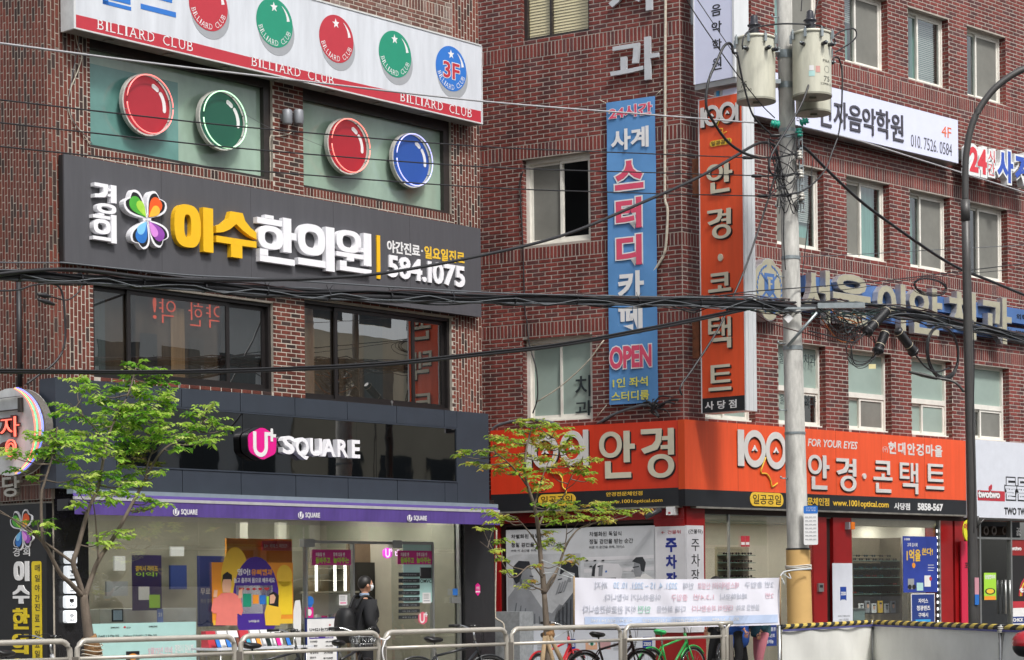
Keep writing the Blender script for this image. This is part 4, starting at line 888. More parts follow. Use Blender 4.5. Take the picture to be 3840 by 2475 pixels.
# price stand outside
t = thing('price_stand', 'white and purple price board stand in front of the glass door', 'sign stand', FA.M); o = .45
mb = MB().mat(WHT); u0_, z0_, u1_, z1_ = flat(mb, FA, o, (1153, 2520), (1262, 2318), .03); part('board', mb, t); mb = MB().mat(NAV); frame_rect(mb, u0_ - .012, u1_ + .012, z0_, z1_ + .012, .012, -o - .005, -o + .035); part('frame', mb, t)
mb = MB().mat(METAL); mb.box(u0_ + .05, u1_ - .05, -o - .06, -o + .2, SW, SW + .02); mb.box((u0_ + u1_) / 2 - .02, (u0_ + u1_) / 2 + .02, -o + .03, -o + .06, SW, z0_); part('foot', mb, t)
on(t, FA, o, [(BLK, 'U+S21는750원', (1161, 2368), (1251, 2352), .03), (RED, '★', (1232, 2348), (1242, 2338)), (PUR, 'b', (1160, 2396), (1250, 2382)), (WHT, 'Galaxy S21', (1163, 2394), (1195, 2385)), (WHT, '999,900원', (1220, 2393), (1247, 2385)), (BLK, '공시지원금', (1163, 2410), (1190, 2402)), (BLK, '-500,000원', (1220, 2410), (1248, 2402)), (BLK, '추가할인', (1163, 2426), (1190, 2418)), (BLK, '-499,150원', (1220, 2426), (1248, 2418)), (BLK, '월 할부금', (1163, 2452), (1194, 2443)), (BLK, '29,750원', (1215, 2452), (1248, 2443)), (BLK, '할인가', (1163, 2470), (1185, 2462)), (BLK, '₩-19,000원', (1213, 2472), (1248, 2463))])
# table with boxes and phones
t = thing('display_table', 'white folding table with phone boxes in front of the orange poster', 'table', FA.M); o = .75
ta, tz = FA.uz(815, 2440, o + .25); tb, _ = FA.uz(1178, 2440, o + .25)
mb = MB().mat(mat('white table top', srgb('cfd2d8'), .35)); mb.box(ta, tb, -o - .25, -o + .3, tz, tz + .03); part('table_top', mb, t)
for x in (ta + .1, tb - .1):
    for y in (-o - .2, -o + .25): mb = MB().mat(METAL); mb.tube([(x, y, SW), (x, y, tz)], .014); part('leg', mb, t)
BXC = [RED, WHT, WHT, RED, WHT, WHT, WHT]
for k in range(7):
    x = ta + .1 + k * .2; bt = thing('phone_box', ('red leaning phone box at the left end of the white table', 'white leaning phone box beside the red one on the table', 'white phone box third from the left on the table', 'red phone box in the middle of the table', 'white phone box right of the middle red box on the table', 'white phone box second from the right end of the table', 'white phone box at the right end of the table')[k], 'box', FA.M, 'phone boxes on the white table')
    mb = MB().mat(BXC[k]); mb.add([(x, -.72, tz + .032), (x + .17, -.72, tz + .032), (x + .17, -.55, tz + .032), (x, -.55, tz + .032), (x, -.64, tz + .26), (x + .17, -.64, tz + .26), (x + .17, -.55, tz + .26), (x, -.55, tz + .26)], [(0, 3, 2, 1), (4, 5, 6, 7), (0, 1, 5, 4), (1, 2, 6, 5), (2, 3, 7, 6), (3, 0, 4, 7)]); part('carton', mb, bt)
PC = [BLU, BLU, mat('brown phone screen', srgb('6a4030'), .3), mat('cyan phone screen', srgb('3f9ab8'), .3), ORG, mat('dark phone', srgb('12211c'), .2), M_PINK, BLU]
for k in range(8):
    x = ta + .12 + k * .185; pt = thing('mobile_phone', ['mobile phone with a blue picture at the far left of the table', 'second mobile phone from the left, blue picture', 'mobile phone with a brown picture on the table', 'mobile phone with a cyan picture on the table', 'mobile phone with an orange picture on the table', 'mobile phone with a dark green picture on the table', 'mobile phone with a pink picture on the table', 'mobile phone at the right end of the table, blue picture'][k], 'phone', FA.M, 'phones on the white table')
    def slab(mb, g, d): mb.add([(x + g, -.86 - d, tz + .034 + g), (x + .08 - g, -.86 - d, tz + .034 + g), (x + .08 - g, -.80 - d, tz + .17 - g), (x + g, -.80 - d, tz + .17 - g), (x + g, -.85 - d, tz + .034 + g), (x + .08 - g, -.85 - d, tz + .034 + g), (x + .08 - g, -.79 - d, tz + .17 - g), (x + g, -.79 - d, tz + .17 - g)], [(0, 1, 2, 3), (7, 6, 5, 4), (0, 4, 5, 1), (1, 5, 6, 2), (2, 6, 7, 3), (3, 7, 4, 0)])
    mb = MB().mat(BLK); slab(mb, 0, 0); part('body', mb, pt); mb = MB().mat(PC[k]); slab(mb, .007, .003); part('screen', mb, pt)

# ================================================================ left edge: side wall dressings and the neighbour's neon sign
t = thing('neighbour_wall', 'dark wall strip at the far left edge of the picture', 'wall', FS.M)
mb = MB().mat(M_DARKIN); mb.box(WS - 3, WS - .001, -.25, .5, SW, ZAT); part('wall', mb, t)
# vertical clinic sign
o = .10; t = thing('vertical_clinic_sign', 'tall black sign with a butterfly and Korean letters at the bottom left', 'sign', FS.M)
mb = MB().mat(mat('black sign board', srgb('17181b'), .4)); u0_, z0_, u1_, z1_ = flat(mb, FS, o, (-40, 2600), (172, 1886), .1); part('board', mb, t)
cu, cz = FS.uz(82, 1986, o); butterfly(t, FS, cu + .03, cz, .52, o, .02)
for s_, bl, tr, m in (('경', (49, 2087), (74, 2052), WHT), ('희', (87, 2086), (112, 2050), WHT)): mb = MB().mat(m); txp(mb, FS, s_, bl, tr, o, .004, bold=.01); part('letter', mb, t)
for s_, bl, tr, m in (('이', (51, 2180), (107, 2104), WHT), ('수', (48, 2264), (107, 2194), WHT), ('한', (48, 2360), (107, 2280), CHY := mat('yellow letter', srgb('d8bf1e'), .4)), ('의', (45, 2452), (104, 2378), CHY), ('원', (45, 2545), (104, 2470), CHY)):
    glyph(FS, o, s_, bl, tr, m, .012, t)
mb = MB().mat(CHY); a, c = FS.uz(124, 2560, o); b, d = FS.uz(155, 2104, o); mb.rrect(a, b, c, d, .035, -o - .006, -o); part('yellow_strip', mb, t)
mb = MB().mat(BLK); ys = [2130, 2168, 2205, 2243, 2277, 2318, 2350, 2377, 2415, 2452, 2490]
for s_, y in zip('매일야간진료ㅣ일요일', ys): txp(mb, FS, s_, (131, y + 13), (149, y - 13), o + .006, .002, bold=.01) if s_ != 'ㅣ' else flat(mb, FS, o + .007, (132, y + 2), (148, y - 2), .001)
part('small_lettering', mb, t, stuff=True)
# lower band under the neon sign with the letter
mb = MB().mat(mat('aluminium letter', srgb('c2bfb6'), .4, metal=.3, var=.15)); t = thing('metal_letter', 'aluminium Korean letter on the weathered brick band at the lower left', 'sign', FS.M)
u0_, z0_ = FS.uz(8, 1865, .12); u1_, z1_ = FS.uz(72, 1780, .12); txt(mb, '당', u0_, z0_, u1_, z1_, -.12, .08, bold=.02); part('letter', mb, t)
t = thing('brick_band', 'weathered projecting brick band at the lower left behind the metal letter', 'wall', FS.M); BB = Bricks(.2, .066, .014, .006); a, c = FS.uz(-60, 1885, .1); b, d = FS.uz(182, 1790, .1)
mb = MB().mat(M_MORT); mb.box(a, b, -.06, -.001, c, d); w_ = part('core', mb, t)
class _O: pass
FB2 = _O(); FB2.M = FS.M @ Matrix.Translation((0, -.061, 0)); FB2.world = lambda u, y, z: FB2.M @ Vector((u, y, z)); FB2.px_at = lambda u, y, z: FS.px_at(u, y - .061, z)
BB.sold(FB2, a, b, c, c + .2); BB.run(FB2, a, b, c + .2, d); BB.emit({FB2: w_}, [M_BG])
# round neon sign
t = thing('round_neon_sign', 'half seen round neon sign with red, green and blue tubes and red Korean letters', 'sign', FS.M); o = .45
u, z = FS.uz(35, 1620, o); ry = FS.uz(35, 1456, o)[1] - z; rx = FS.uz(165, 1620, o)[0] - u
mb = MB().mat(M_ALU); mb.disc(u, z, rx * .90, ry, -o, -o + .2, 48); part('disc_body', mb, t)
mb = MB().mat(mat('perforated steel', srgb('6e6a64'), .6, metal=.4, var=.4, scale=60)); mb.disc(u, z, rx * .98, ry * 1.0, -o + .04, -o + .16, 48); part('rim', mb, t)
for k, (c, f_) in enumerate((((1, .2, .15), .84), ((.15, .8, .3), .90), ((1, .2, .15), .98), ((.2, .25, 1), 1.06))):
    mb = MB().mat(mat('side neon %d' % k, c, .4, var=0, emis=c, estr=.8)); mb.tube([(u + rx * f_ * cos(q), -o - .05, z + ry * (1.02 + .0 * f_) * sin(q)) for q in [radians(72 - 144 * j / 40) for j in range(41)]], .012, 6); part('neon_tube', mb, t)
mb = MB().mat(BLK); flat(mb, FS, o + .05, (-40, 1590), (76, 1500), .04); 
MR = mat('red neon letter', (1, .15, .1), .4, var=0, emis=(1, .15, .1), estr=.9)
mb = MB().mat(mat('neon letter tray', srgb('4a1512'), .5)); txp(mb, FS, '자', (0, 1645), (78, 1555), o + .02, .05, bold=.05); txp(mb, FS, 'ㅇ', (5, 1705), (70, 1652), o + .02, .05, bold=.04); part('letter_tray', mb, t)
mb = MB().mat(MR); txp(mb, FS, '자', (6, 1642), (72, 1560), o + .075, .02, bold=-.012); part('neon_letter', mb, t)
mb = MB().mat(MR); u_, z_ = FS.uz(38, 1680, o + .1); mb.ring(u_, z_, .055, .07, -o - .1, -o - .08, 24); mb.ring(u_, z_, .1, .115, -o - .1, -o - .08, 28); part('neon_letter', mb, t)
mb = MB().mat(mat('rusty bracket', srgb('3a3633'), .7, metal=.3)); flat(mb, FS, o + .06, (-20, 1545), (75, 1532), .05); flat(mb, FS, o + .06, (66, 1545), (75, 1490), .05); flat(mb, FS, o + .06, (-20, 1495), (75, 1484), .05); part('bracket', mb, t)
# drain pipe on the side wall
mb = MB().mat(mat('black pipe', (.02, .02, .022), .5)); a, z_ = FS.uz(70, 1050, .06); mb.tube([(a, -.06, FS.uz(70, 1450, .06)[1]), (a, -.06, z_)], .035, 8); tag(link('drain_pipe', mb.mesh('drain_pipe'), None, FS.M), 'black vertical drain pipe on the side brick wall at the left', 'pipe')

BARM = mat('light bar', (1, .97, .9), .5, var=0, emis=(1, .95, .88), estr=1.6)
for x in (1188, 1258, 1296): mb = MB().mat(BARM); flat(mb, FA, -1.15, (x - 3, 2222), (x + 3, 2118), .02); part('light_bar', mb, t_shop, FA.M)
for x in (905, 1050, 1655, 1690): mb = MB().mat(M_WALLIN2); flat(mb, FA, -2.4, (x, 2480), (x + 24, 1960), .1); part('inner_column', mb, t_shop, FA.M)
for y in (2130, 2175, 2230): mb = MB().mat(M_WALLIN2); flat(mb, FA, -2.6, (1180, y + 3), (1330, y), .3); part('wall_shelf', mb, t_shop, FA.M)

mb = MB().mat(ORG); flat(mb, FA, -.5, (850, 2140), (1095, 2022), .03); mb.mat(mat('amber stripe', srgb('e9ad45'), .5, var=.1)); flat(mb, FA, -.498, (850, 2060), (960, 2040), .002); part('wall_graphic', mb, t_shop, FA.M)
mb = MB().mat(RED); flat(mb, FA, -.45, (985, 2064), (1094, 2030), .02); mb.mat(WHT); txp(mb, FA, 'U+ 서비스 체험존', (992, 2054), (1078, 2040), -.448, .002); part('hanging_board', mb, t_shop, FA.M)
mb = MB().mat(mat('counter white', srgb('c9cac4'), .5, var=.08)); a, c = FA.uz(360, 2350, -1.6); b, _ = FA.uz(720, 2350, -1.6); mb.box(a, b, 1.5, 2.1, SW + .03, c + .25); part('counter', mb, t_shop, FA.M)
for k, (x0, x1, y0, y1, m) in enumerate(((400, 480, 2235, 2180, GRY), (640, 700, 2210, 2120, NAV), (430, 470, 2140, 2085, WHT), (1195, 1235, 2300, 2262, WHT), (1640, 1690, 2260, 2120, GRY), (640, 690, 2085, 2050, WHT))): mb = MB().mat(m); flat(mb, FA, -2.9, (x0, y0), (x1, y1), .04); part('wall_screen', mb, t_shop, FA.M)
for x in (395, 520, 640): # stools
    mb = MB().mat(BLK); u, z = FA.uz(x, 2380, -1.2); mb.lathe([(.17, SW + .55), (.18, SW + .6), (.1, SW + .62)], u, 1.15, 14); mb.tube([(u, 1.15, SW + .03), (u, 1.15, SW + .55)], .03, 8); part('stool', mb, t_shop, FA.M)
# ================================================================ things on the corner building
# silver letters, pipe, banner on the chamfered face
M_SIL = mat('silver painted letter', srgb('b4b8bd'), .4, var=.1)
for s_, bl, tr, lab in (('치', (2288, 66), (2448, -150), 'upper big silver Korean letter on the brick wall, cut by the picture top'), ('과', (2293, 322), (2473, 133), 'lower big silver Korean letter on the brick wall above the blue banner')):
    mb = MB().mat(M_SIL); txp(mb, FL, s_, bl, tr, .05, .05, bold=.012); o_ = link('wall_letter', mb.mesh('wall_letter'), None, FL.M); tag(o_, lab, 'sign', 'big silver wall letters')
def pipe(face, pts, o, r, m, name, label, n=8):
    P = []
    for x, y in pts: u, z = face.uz(x, y, o); P.append((u, -o, z))
    mb = MB().mat(m); mb.tube(smoothpts(P), r, n); return tag(link(name, mb.mesh(name), None, face.M), label, 'pipe' if 'pipe' in name else 'cable')
def smoothpts(P, k=5):
    P = [Vector(p) for p in P]
    if len(P) < 3: return P
    Q = [P[0] * 2 - P[1]] + P + [P[-1] * 2 - P[-2]]; out = []
    for i in range(1, len(Q) - 2):
        for j in range(k):
            t = j / k; a, b, c, d = Q[i - 1], Q[i], Q[i + 1], Q[i + 2]
            out.append(.5 * ((2 * b) + (c - a) * t + (2 * a - 5 * b + 4 * c - d) * t * t + (3 * b - a - 3 * c + d) * t ** 3))
    out.append(P[-1]); return out
M_PIPE = mat('old ivory pipe', srgb('bdb6a6'), .7, var=.3, scale=14)
pipe(FL, [(2496, -60), (2494, 300), (2493, 700), (2494, 752), (2503, 785), (2501, 860), (2494, 940), (2476, 980), (2452, 1015), (2420, 1040)], .05, .024, M_PIPE, 'wall_pipe', 'ivory pipe running down the brick wall right of the blue banner')
M_BAN = mat('blue banner cloth', srgb('568abf'), .7, var=.1, scale=2); M_BPK = mat('banner pink', srgb('cf4b68'), .7, var=.06)
t = thing('study_cafe_banner', 'tall blue cloth banner with pink and white Korean letters and OPEN on the brick wall', 'banner', FL.M); o = .07
u0, z1 = FL.uz(2274, 386, o); u1, _ = FL.uz(2456, 360, o); z0 = (FL.uz(2274, 1519, o)[1] + FL.uz(2454, 1509, o)[1]) / 2
nx, nz = 10, 50; wv = lambda x, z: -o + .008 * sin(x * 9 + z * 2) * sin(z * 1.7) + .006 * sin(z * 5 + x * 3)
mb = MB().mat(M_BAN); vs = [(u0 + (u1 - u0) * i / nx, wv(i / nx, z0 + (z1 - z0) * j / nz), z0 + (z1 - z0) * j / nz) for j in range(nz + 1) for i in range(nx + 1)]
mb.sm = True; mb.add(vs, [(j * (nx + 1) + i, j * (nx + 1) + i + 1, (j + 1) * (nx + 1) + i + 1, (j + 1) * (nx + 1) + i) for j in range(nz) for i in range(nx)]); part('cloth', mb, t)
o = .09
def outl(mb, face, o, s, bl, tr, m1, m2, b0=.02, b1=.05):
    mb.mat(m2); txp(mb, face, s, bl, tr, o, .001, bold=b1, ref=b0); mb.mat(m1); txp(mb, face, s, bl, tr, o + .0015, .001, bold=b0)
mb = MB(); outl(mb, FL, o, '24시간', (2284, 450), (2445, 381), M_BPK, WHT, .03, .065); part('lettering', mb, t)
for s_, bl, tr in (('스', (2306, 716), (2412, 595)), ('터', (2310, 862), (2405, 736)), ('디', (2312, 1000), (2406, 876)), ('OPEN', (2286, 1386), (2443, 1289))):
    mb = MB(); outl(mb, FL, o, s_, bl, tr, M_BPK, WHT, .045, .085); part('letter' if len(s_) < 2 else 'lettering', mb, t)
for s_, bl, tr in (('사계', (2291, 568), (2432, 470)), ('카', (2317, 1128), (2414, 1011)), ('페', (2317, 1248), (2409, 1134))):
    mb = MB().mat(WHT); txp(mb, FL, s_, bl, tr, o, .001, bold=.035); part('lettering', mb, t)
mb = MB().mat(mat('lemon print', srgb('d8d35c'), .6, var=0)); txp(mb, FL, '1인 좌석', (2298, 1455), (2429, 1410), o, .001, bold=.02); txp(mb, FL, '스터디룸', (2293, 1506), (2434, 1461), o, .001, bold=.02); part('lettering', mb, t)
mb = MB().mat(M_PIPE)
for a, b in (((2246, 374), (2276, 388)), ((2455, 361), (2484, 334)), ((2275, 1518), (2225, 1580)), ((2454, 1508), (2470, 1530))):
    (p, q), (r, s_) = FL.uz(*a, .05), FL.uz(*b, .05); mb.tube([(p, -.05, q), (r, -.05, s_)], .007, 5)
part('tie', mb, t)
# cables hanging on the chamfered wall
M_CAB = mat('black cable', (.018, .018, .02), .45, var=.1)
M_CABG = mat('grey cable', srgb('5a5e62'), .5, var=.1)
pipe(FL, [(1962, 640), (1950, 700), (1960, 900), (1968, 1150), (1975, 1200), (1985, 1290), (2010, 1380), (2016, 1450), (2014, 1500), (1998, 1550)], .04, .012, M_CAB, 'wall_cable', 'thin black cable hanging down past the lower window of the chamfered wall')
pipe(FL, [(2265, 1275), (2200, 1360), (2100, 1450), (2016, 1505)], .05, .012, M_PIPE, 'wall_cable', 'slanting ivory cable across the lower window of the chamfered wall')
for k, pts in enumerate(([(1840, 1620), (1870, 1595), (1960, 1575), (2040, 1580), (2090, 1592)], [(2240, 1590), (2300, 1555), (2370, 1530), (2420, 1518), (2450, 1530), (2470, 1560)], [(2260, 1585), (2330, 1540), (2400, 1522), (2450, 1520)])):
    pipe(FL, pts, .12, .03 - .006 * k, M_CABG if k < 2 else M_CAB, 'wall_cable', ('thick grey cable lying on the orange sign near its left end', 'thick grey cable arching over the orange sign below the banner', 'black cable arching over the orange sign beside the grey one')[k])
t = thing('cable_tangle', 'ragged black cable tangle on top of the orange sign below the banner', 'cable', FL.M)
mb = MB().mat(M_CAB)
for k in range(16):
    x, y = 2452 + U(-8, 8), 1530 + U(-8, 8); ex, ey = x + U(-70, 110), y + U(-35, 30); mx_, my = (x + ex) / 2 + U(-15, 15), (y + ey) / 2 + U(-20, 10)
    P = [(FL.uz(a, b, .15)[0], -.15 + U(-.05, .05), FL.uz(a, b, .15)[1]) for a, b in ((x, y), (mx_, my), (ex, ey))]; mb.tube(smoothpts(P, 4), U(.008, .02), 5)
o_ = part('strands', mb, t); o_['kind'] = 'stuff'

# ---------------------------------------------------------------- orange fascias
M_ORA = mat('orange red sign face', srgb('cf3a1f'), .4, var=.07, scale=2, stretch=(5, 1, .4)); M_BNK = mat('black sign band', srgb('202226'), .45, var=.15)
M_CREAM = mat('cream channel letter', srgb('cfc9b4'), .45, var=.06); M_GREYW = mat('pale grey channel letter', srgb('cfcdca'), .45, var=.06)
GG = {'안': [('r', .32, .72, .32, .28, .13, .095), ('b', .69, .86, .33, 1), ('b', .862, 1, .61, .72), ('b', .16, .32, .121, .37), ('b', .16, .89, 0, .12)],
      '경': [('b', 0, .63, .90, 1), ('p', [(.46, .899), (.63, .899), (.61, .72), (.50, .58), (.10, .50), (0, .60), (.34, .68), (.44, .76)][::-1]), ('b', .82, 1, .46, 1), ('b', .64, .818, .76, .84), ('b', .60, .818, .58, .66), ('r', .60, .24, .40, .24, .17, .09)],
      '콘': [('b', .12, .88, .90, 1), ('b', .72, .88, .56, .899), ('b', .12, .719, .71, .80), ('b', .43, .58, .49, .60), ('b', 0, 1, .39, .489), ('b', .12, .28, .111, .30), ('b', .12, .93, 0, .11)],
      '택': [('b', 0, .13, .48, 1), ('b', .131, .50, .91, 1), ('b', .131, .48, .70, .78), ('b', .131, .52, .48, .57), ('b', .60, .73, .40, 1), ('b', .87, 1, .38, 1), ('b', .731, .869, .64, .74), ('b', .16, 1, .23, .345), ('b', .84, 1, 0, .229)],
      '트': [('b', .10, .26, .30, 1), ('b', .261, .95, .89, 1), ('b', .261, .93, .60, .70), ('b', .261, .96, .30, .41), ('b', 0, 1, 0, .13)]}
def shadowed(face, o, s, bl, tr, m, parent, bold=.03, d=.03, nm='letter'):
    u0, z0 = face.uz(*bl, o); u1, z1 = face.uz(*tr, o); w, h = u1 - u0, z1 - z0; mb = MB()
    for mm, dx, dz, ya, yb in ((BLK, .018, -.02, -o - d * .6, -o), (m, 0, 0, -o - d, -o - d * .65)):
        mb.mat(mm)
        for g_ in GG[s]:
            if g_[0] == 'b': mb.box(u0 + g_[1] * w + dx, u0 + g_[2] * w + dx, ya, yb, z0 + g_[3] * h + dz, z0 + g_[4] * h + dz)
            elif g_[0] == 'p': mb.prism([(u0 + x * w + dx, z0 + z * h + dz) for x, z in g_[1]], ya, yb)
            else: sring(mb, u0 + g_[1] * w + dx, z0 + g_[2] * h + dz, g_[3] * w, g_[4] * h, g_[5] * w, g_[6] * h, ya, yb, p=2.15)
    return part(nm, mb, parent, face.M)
def optical1001(face, o, parent, ones, rings, d=.03):
    """the number 1001 with ring zeros: ones = [(x0,ybot,x1,ytop)], rings = [(xc,yc,rx_px,ry_px)]"""
    for (xa, yb, xb, yt) in ones:
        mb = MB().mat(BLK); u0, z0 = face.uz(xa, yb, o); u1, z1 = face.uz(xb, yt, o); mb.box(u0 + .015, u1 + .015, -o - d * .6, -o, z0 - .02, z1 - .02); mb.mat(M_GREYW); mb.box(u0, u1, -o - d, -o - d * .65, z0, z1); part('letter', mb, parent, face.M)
    for k, (xc, yc, rx, ry) in enumerate(rings):
        u, z = face.uz(xc, yc, o); r = face.uz(xc, yc - ry, o)[1] - z; sx = (face.uz(xc + rx, yc, o)[0] - u) / r
        mb = MB().mat(BLK)
        def rg(dx, dz, y0, y1, m, add=0):
            mb.mat(m); n0 = len(mb.v); mb.ring(0, 0, r * .64 - add, r + add, y0, y1, 40)
            mb.v[n0:] = [(u + dx + x * sx, y, z + dz + q) for x, y, q in mb.v[n0:]]
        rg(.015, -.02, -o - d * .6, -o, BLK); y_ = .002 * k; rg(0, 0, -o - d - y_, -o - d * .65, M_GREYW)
        w = r * .24; mb.mat(BLK); mb.prism([(u - w + .01, z - w * .6 - .01), (u - w * .35, z - w * .6 - .01), (u, z - .01), (u + w * .35, z - w * .6 - .01), (u + w + .01, z - w * .6 - .01), (u + .01, z + w * .7)], -o - d * .5, -o)
        mb.mat(WHT); mb.prism([(u - w, z - w * .5), (u - w * .4, z - w * .5), (u, z), (u + w * .4, z - w * .5), (u + w, z - w * .5), (u, z + w * .8)], -o - d, -o - d * .6); part('letter', mb, parent, face.M)
def squiggle(face, o, parent, pts, r=.014):
    P = [(face.uz(x, y, o)[0], -o - .02, face.uz(x, y, o)[1]) for x, y in pts]; mb = MB().mat(YEL); mb.tube(smoothpts(P), r, 5); part('yellow_thread', mb, parent, face.M)
def badge(face, o, parent, bl, tr):
    mb = MB().mat(YEL); u0, z0 = face.uz(*bl, o); u1, z1 = face.uz(*tr, o); mb.rrect(u0, u1, z0, z1, (z1 - z0) / 2.01, -o - .01, -o); mb.mat(BLK); h = z1 - z0
    txt(mb, '일공공일', u0 + h * .3, z0 + h * .15, u1 - h * .3, z1 - h * .15, -o - .013, .003, bold=.005); part('oval_badge', mb, parent, face.M)
o = .16
t = thing('optician_sign', 'orange corner sign with 1001 and Korean letters, its left wing behind the right tree', 'sign', FL.M)
u0, zt_ = FL.uz(1839, 1618, o); zb_ = (FL.uz(1841, 1920, o)[1] + FL.uz(2568, 1895, o)[1]) / 2; zt_ = (zt_ + FL.uz(2565, 1571, o)[1]) / 2; zm_ = (FL.uz(1839, 1856, o)[1] + FL.uz(2568, 1826, o)[1]) / 2
mb = MB().mat(M_ORA); mb.box(u0, FL.uz(2567, 1600, o)[0], -o, -.02, zm_, zt_); part('orange_panel', mb, t); mb = MB().mat(M_BNK); mb.box(u0, FL.uz(2567, 1600, o)[0], -o, -.02, zb_, zm_ - .001); part('black_band', mb, t)
mb = MB().mat(M_UND); mb.box(u0, -.02, -o + .0, -.02, zb_ - .03, zb_ - .001); part('underside', mb, t)
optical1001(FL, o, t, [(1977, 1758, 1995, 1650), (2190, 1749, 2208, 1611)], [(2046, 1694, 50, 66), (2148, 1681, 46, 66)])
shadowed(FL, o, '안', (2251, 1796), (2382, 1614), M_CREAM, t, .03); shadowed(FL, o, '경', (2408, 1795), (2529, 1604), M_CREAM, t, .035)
squiggle(FL, o, t, [(2090, 1700), (2072, 1740), (2067, 1772), (2095, 1776), (2110, 1795), (2112, 1825), (2124, 1838), (2125, 1852)]); badge(FL, o, t, (2019, 1899), (2159, 1850))
mb = MB().mat(YEL); txp(mb, FL, '안경전문체인점', (2273, 1862), (2409, 1841), o, .003, bold=.02); txp(mb, FL, 'www.1001optical.com', (2273, 1893), (2484, 1868), o, .003, bold=.012); part('small_lettering', mb, t, stuff=True)
tR = thing('optician_sign', 'orange corner sign facing the street, FOR YOUR EYES and large Korean letters on it', 'sign', FR.M)
zt2 = (FR.uz(2568, 1571, o)[1] + FR.uz(3620, 1654, o)[1]) / 2; zb2_ = (FR.uz(2568, 1895, o)[1] + FR.uz(3624, 1932, o)[1]) / 2; zm2 = (FR.uz(2569, 1830, o)[1] + FR.uz(3621, 1879, o)[1]) / 2; ue = FR.uz(3622, 1800, o)[0]; us = FR.uz(2568, 1700, o)[0]
M_ORB = mat('orange sign face, sun faded', srgb('e2552c'), .4, var=.1, scale=2, stretch=(5, 1, .4))
mb = MB().mat(M_ORB); mb.box(us, ue, -o, -.02, zm2, zt2); part('orange_panel', mb, tR); mb = MB().mat(M_BNK); mb.box(us, ue, -o, -.02, zb2_, zm2 - .001); part('black_band', mb, tR)
mb = MB().mat(M_UND); mb.box(.1, ue, -o, -.02, zb2_ - .03, zb2_ - .001); part('underside', mb, tR)
for k in range(1, 6): mb = MB().mat(mat('orange seam', srgb('9c3a20'), .6, var=0)); x = us + (ue - us) * k / 6; mb.box(x - .003, x + .003, -o - .0015, -o - .0002, zm2, zt2); part('seam', mb, tR)
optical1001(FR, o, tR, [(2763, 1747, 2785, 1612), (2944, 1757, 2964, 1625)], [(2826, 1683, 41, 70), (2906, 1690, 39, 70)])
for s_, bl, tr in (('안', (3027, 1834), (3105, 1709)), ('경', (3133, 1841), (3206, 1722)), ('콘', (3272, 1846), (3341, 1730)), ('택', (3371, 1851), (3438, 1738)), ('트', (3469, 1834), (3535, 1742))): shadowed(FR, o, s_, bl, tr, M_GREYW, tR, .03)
mb = MB().mat(M_GREYW); u, z = FR.uz(3238, 1786, o); mb.disc(u, z, .05, .05, -o - .03, -o, 16); part('dot', mb, tR)
squiggle(FR, o, tR, [(2868, 1715), (2850, 1770), (2872, 1778), (2886, 1800), (2892, 1825), (2912, 1812)]); badge(FR, o, tR, (2812, 1897), (2936, 1850))
mb = MB().mat(M_GREYW); txp(mb, FR, 'FOR YOUR EYES', (3029, 1673), (3215, 1657), o, .004, bold=.02, shear=.2); txp(mb, FR, '(구)', (3310, 1697), (3329, 1675), o, .004); txp(mb, FR, '현대안경마을', (3331, 1702), (3533, 1670), o, .004, bold=.035, spacing=1.2); part('small_lettering', mb, tR)
mb = MB().mat(YEL); txp(mb, FR, '안경전문체인점', (2963, 1892), (3109, 1868), o, .003, bold=.02); txp(mb, FR, 'www.1001optical.com', (3123, 1903), (3332, 1881), o, .003, bold=.02); mb.mat(WHT); txp(mb, FR, '사당점', (3353, 1911), (3412, 1887), o, .003, bold=.025); txp(mb, FR, '5858-567', (3441, 1914), (3536, 1889), o, .003, bold=.04); part('web_address', mb, tR, stuff=True)

# ---------------------------------------------------------------- projecting signs beside the corner
FP = Face(2618, 1000, 34.35, -9500)
t = thing('projecting_sign', 'tall orange projecting sign with 1001 and vertical Korean letters beside the pole', 'sign', FP.M); o = 0
u0, zt_ = FP.uz(2618, 373); u1, z_ = FP.uz(2783, 343); zt_ = (zt_ + z_) / 2; zb_ = (FP.uz(2627, 1550)[1] + FP.uz(2784, 1541)[1]) / 2; zm_ = (FP.uz(2627, 1495)[1] + FP.uz(2784, 1482)[1]) / 2; TH = .30
M_WSD = mat('white sign side', srgb('d3d6d8'), .4, var=.08, stretch=(1, 1, .3))
mb = MB().mat(M_ORB); mb.box(u0 + .02, u1 - .01, 0, .02, zm_, zt_ - .02); part('orange_panel', mb, t); mb = MB().mat(M_BNK); mb.box(u0 + .02, u1 - .01, 0, .02, zb_ + .01, zm_ - .001); part('black_band', mb, t)
mb = MB().mat(M_WSD); mb.box(u0, u0 + .019, -.004, TH, zb_, zt_); mb.box(u1 - .009, u1 + .02, -.004, TH, zb_, zt_); mb.box(u0 + .02, u1 - .01, .021, TH, zb_, zt_ - .001)
for y in (.07, .2): mb.box(u1 + .02, u1 + .028, y, y + .02, zb_, zt_)
part('casing', mb, t)
optical1001(FP, o, t, [(2630, 481, 2643, 404), (2761, 454, 2771, 384)], [(2672, 434, 29, 39), (2730, 423, 31, 40)])
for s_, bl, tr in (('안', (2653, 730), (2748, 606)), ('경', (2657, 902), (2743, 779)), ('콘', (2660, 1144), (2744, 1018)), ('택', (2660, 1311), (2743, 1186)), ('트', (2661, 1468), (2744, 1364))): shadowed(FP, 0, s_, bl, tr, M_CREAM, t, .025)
mb = MB().mat(M_CREAM); u, z = FP.uz(2704, 966); mb.disc(u, z, .045, .06, -.03, 0, 14); part('dot', mb, t)
squiggle(FP, 0, t, [(2703, 447), (2690, 482), (2712, 484), (2710, 502), (2728, 494)], .008); badge(FP, 0, t, (2663, 552), (2744, 516))
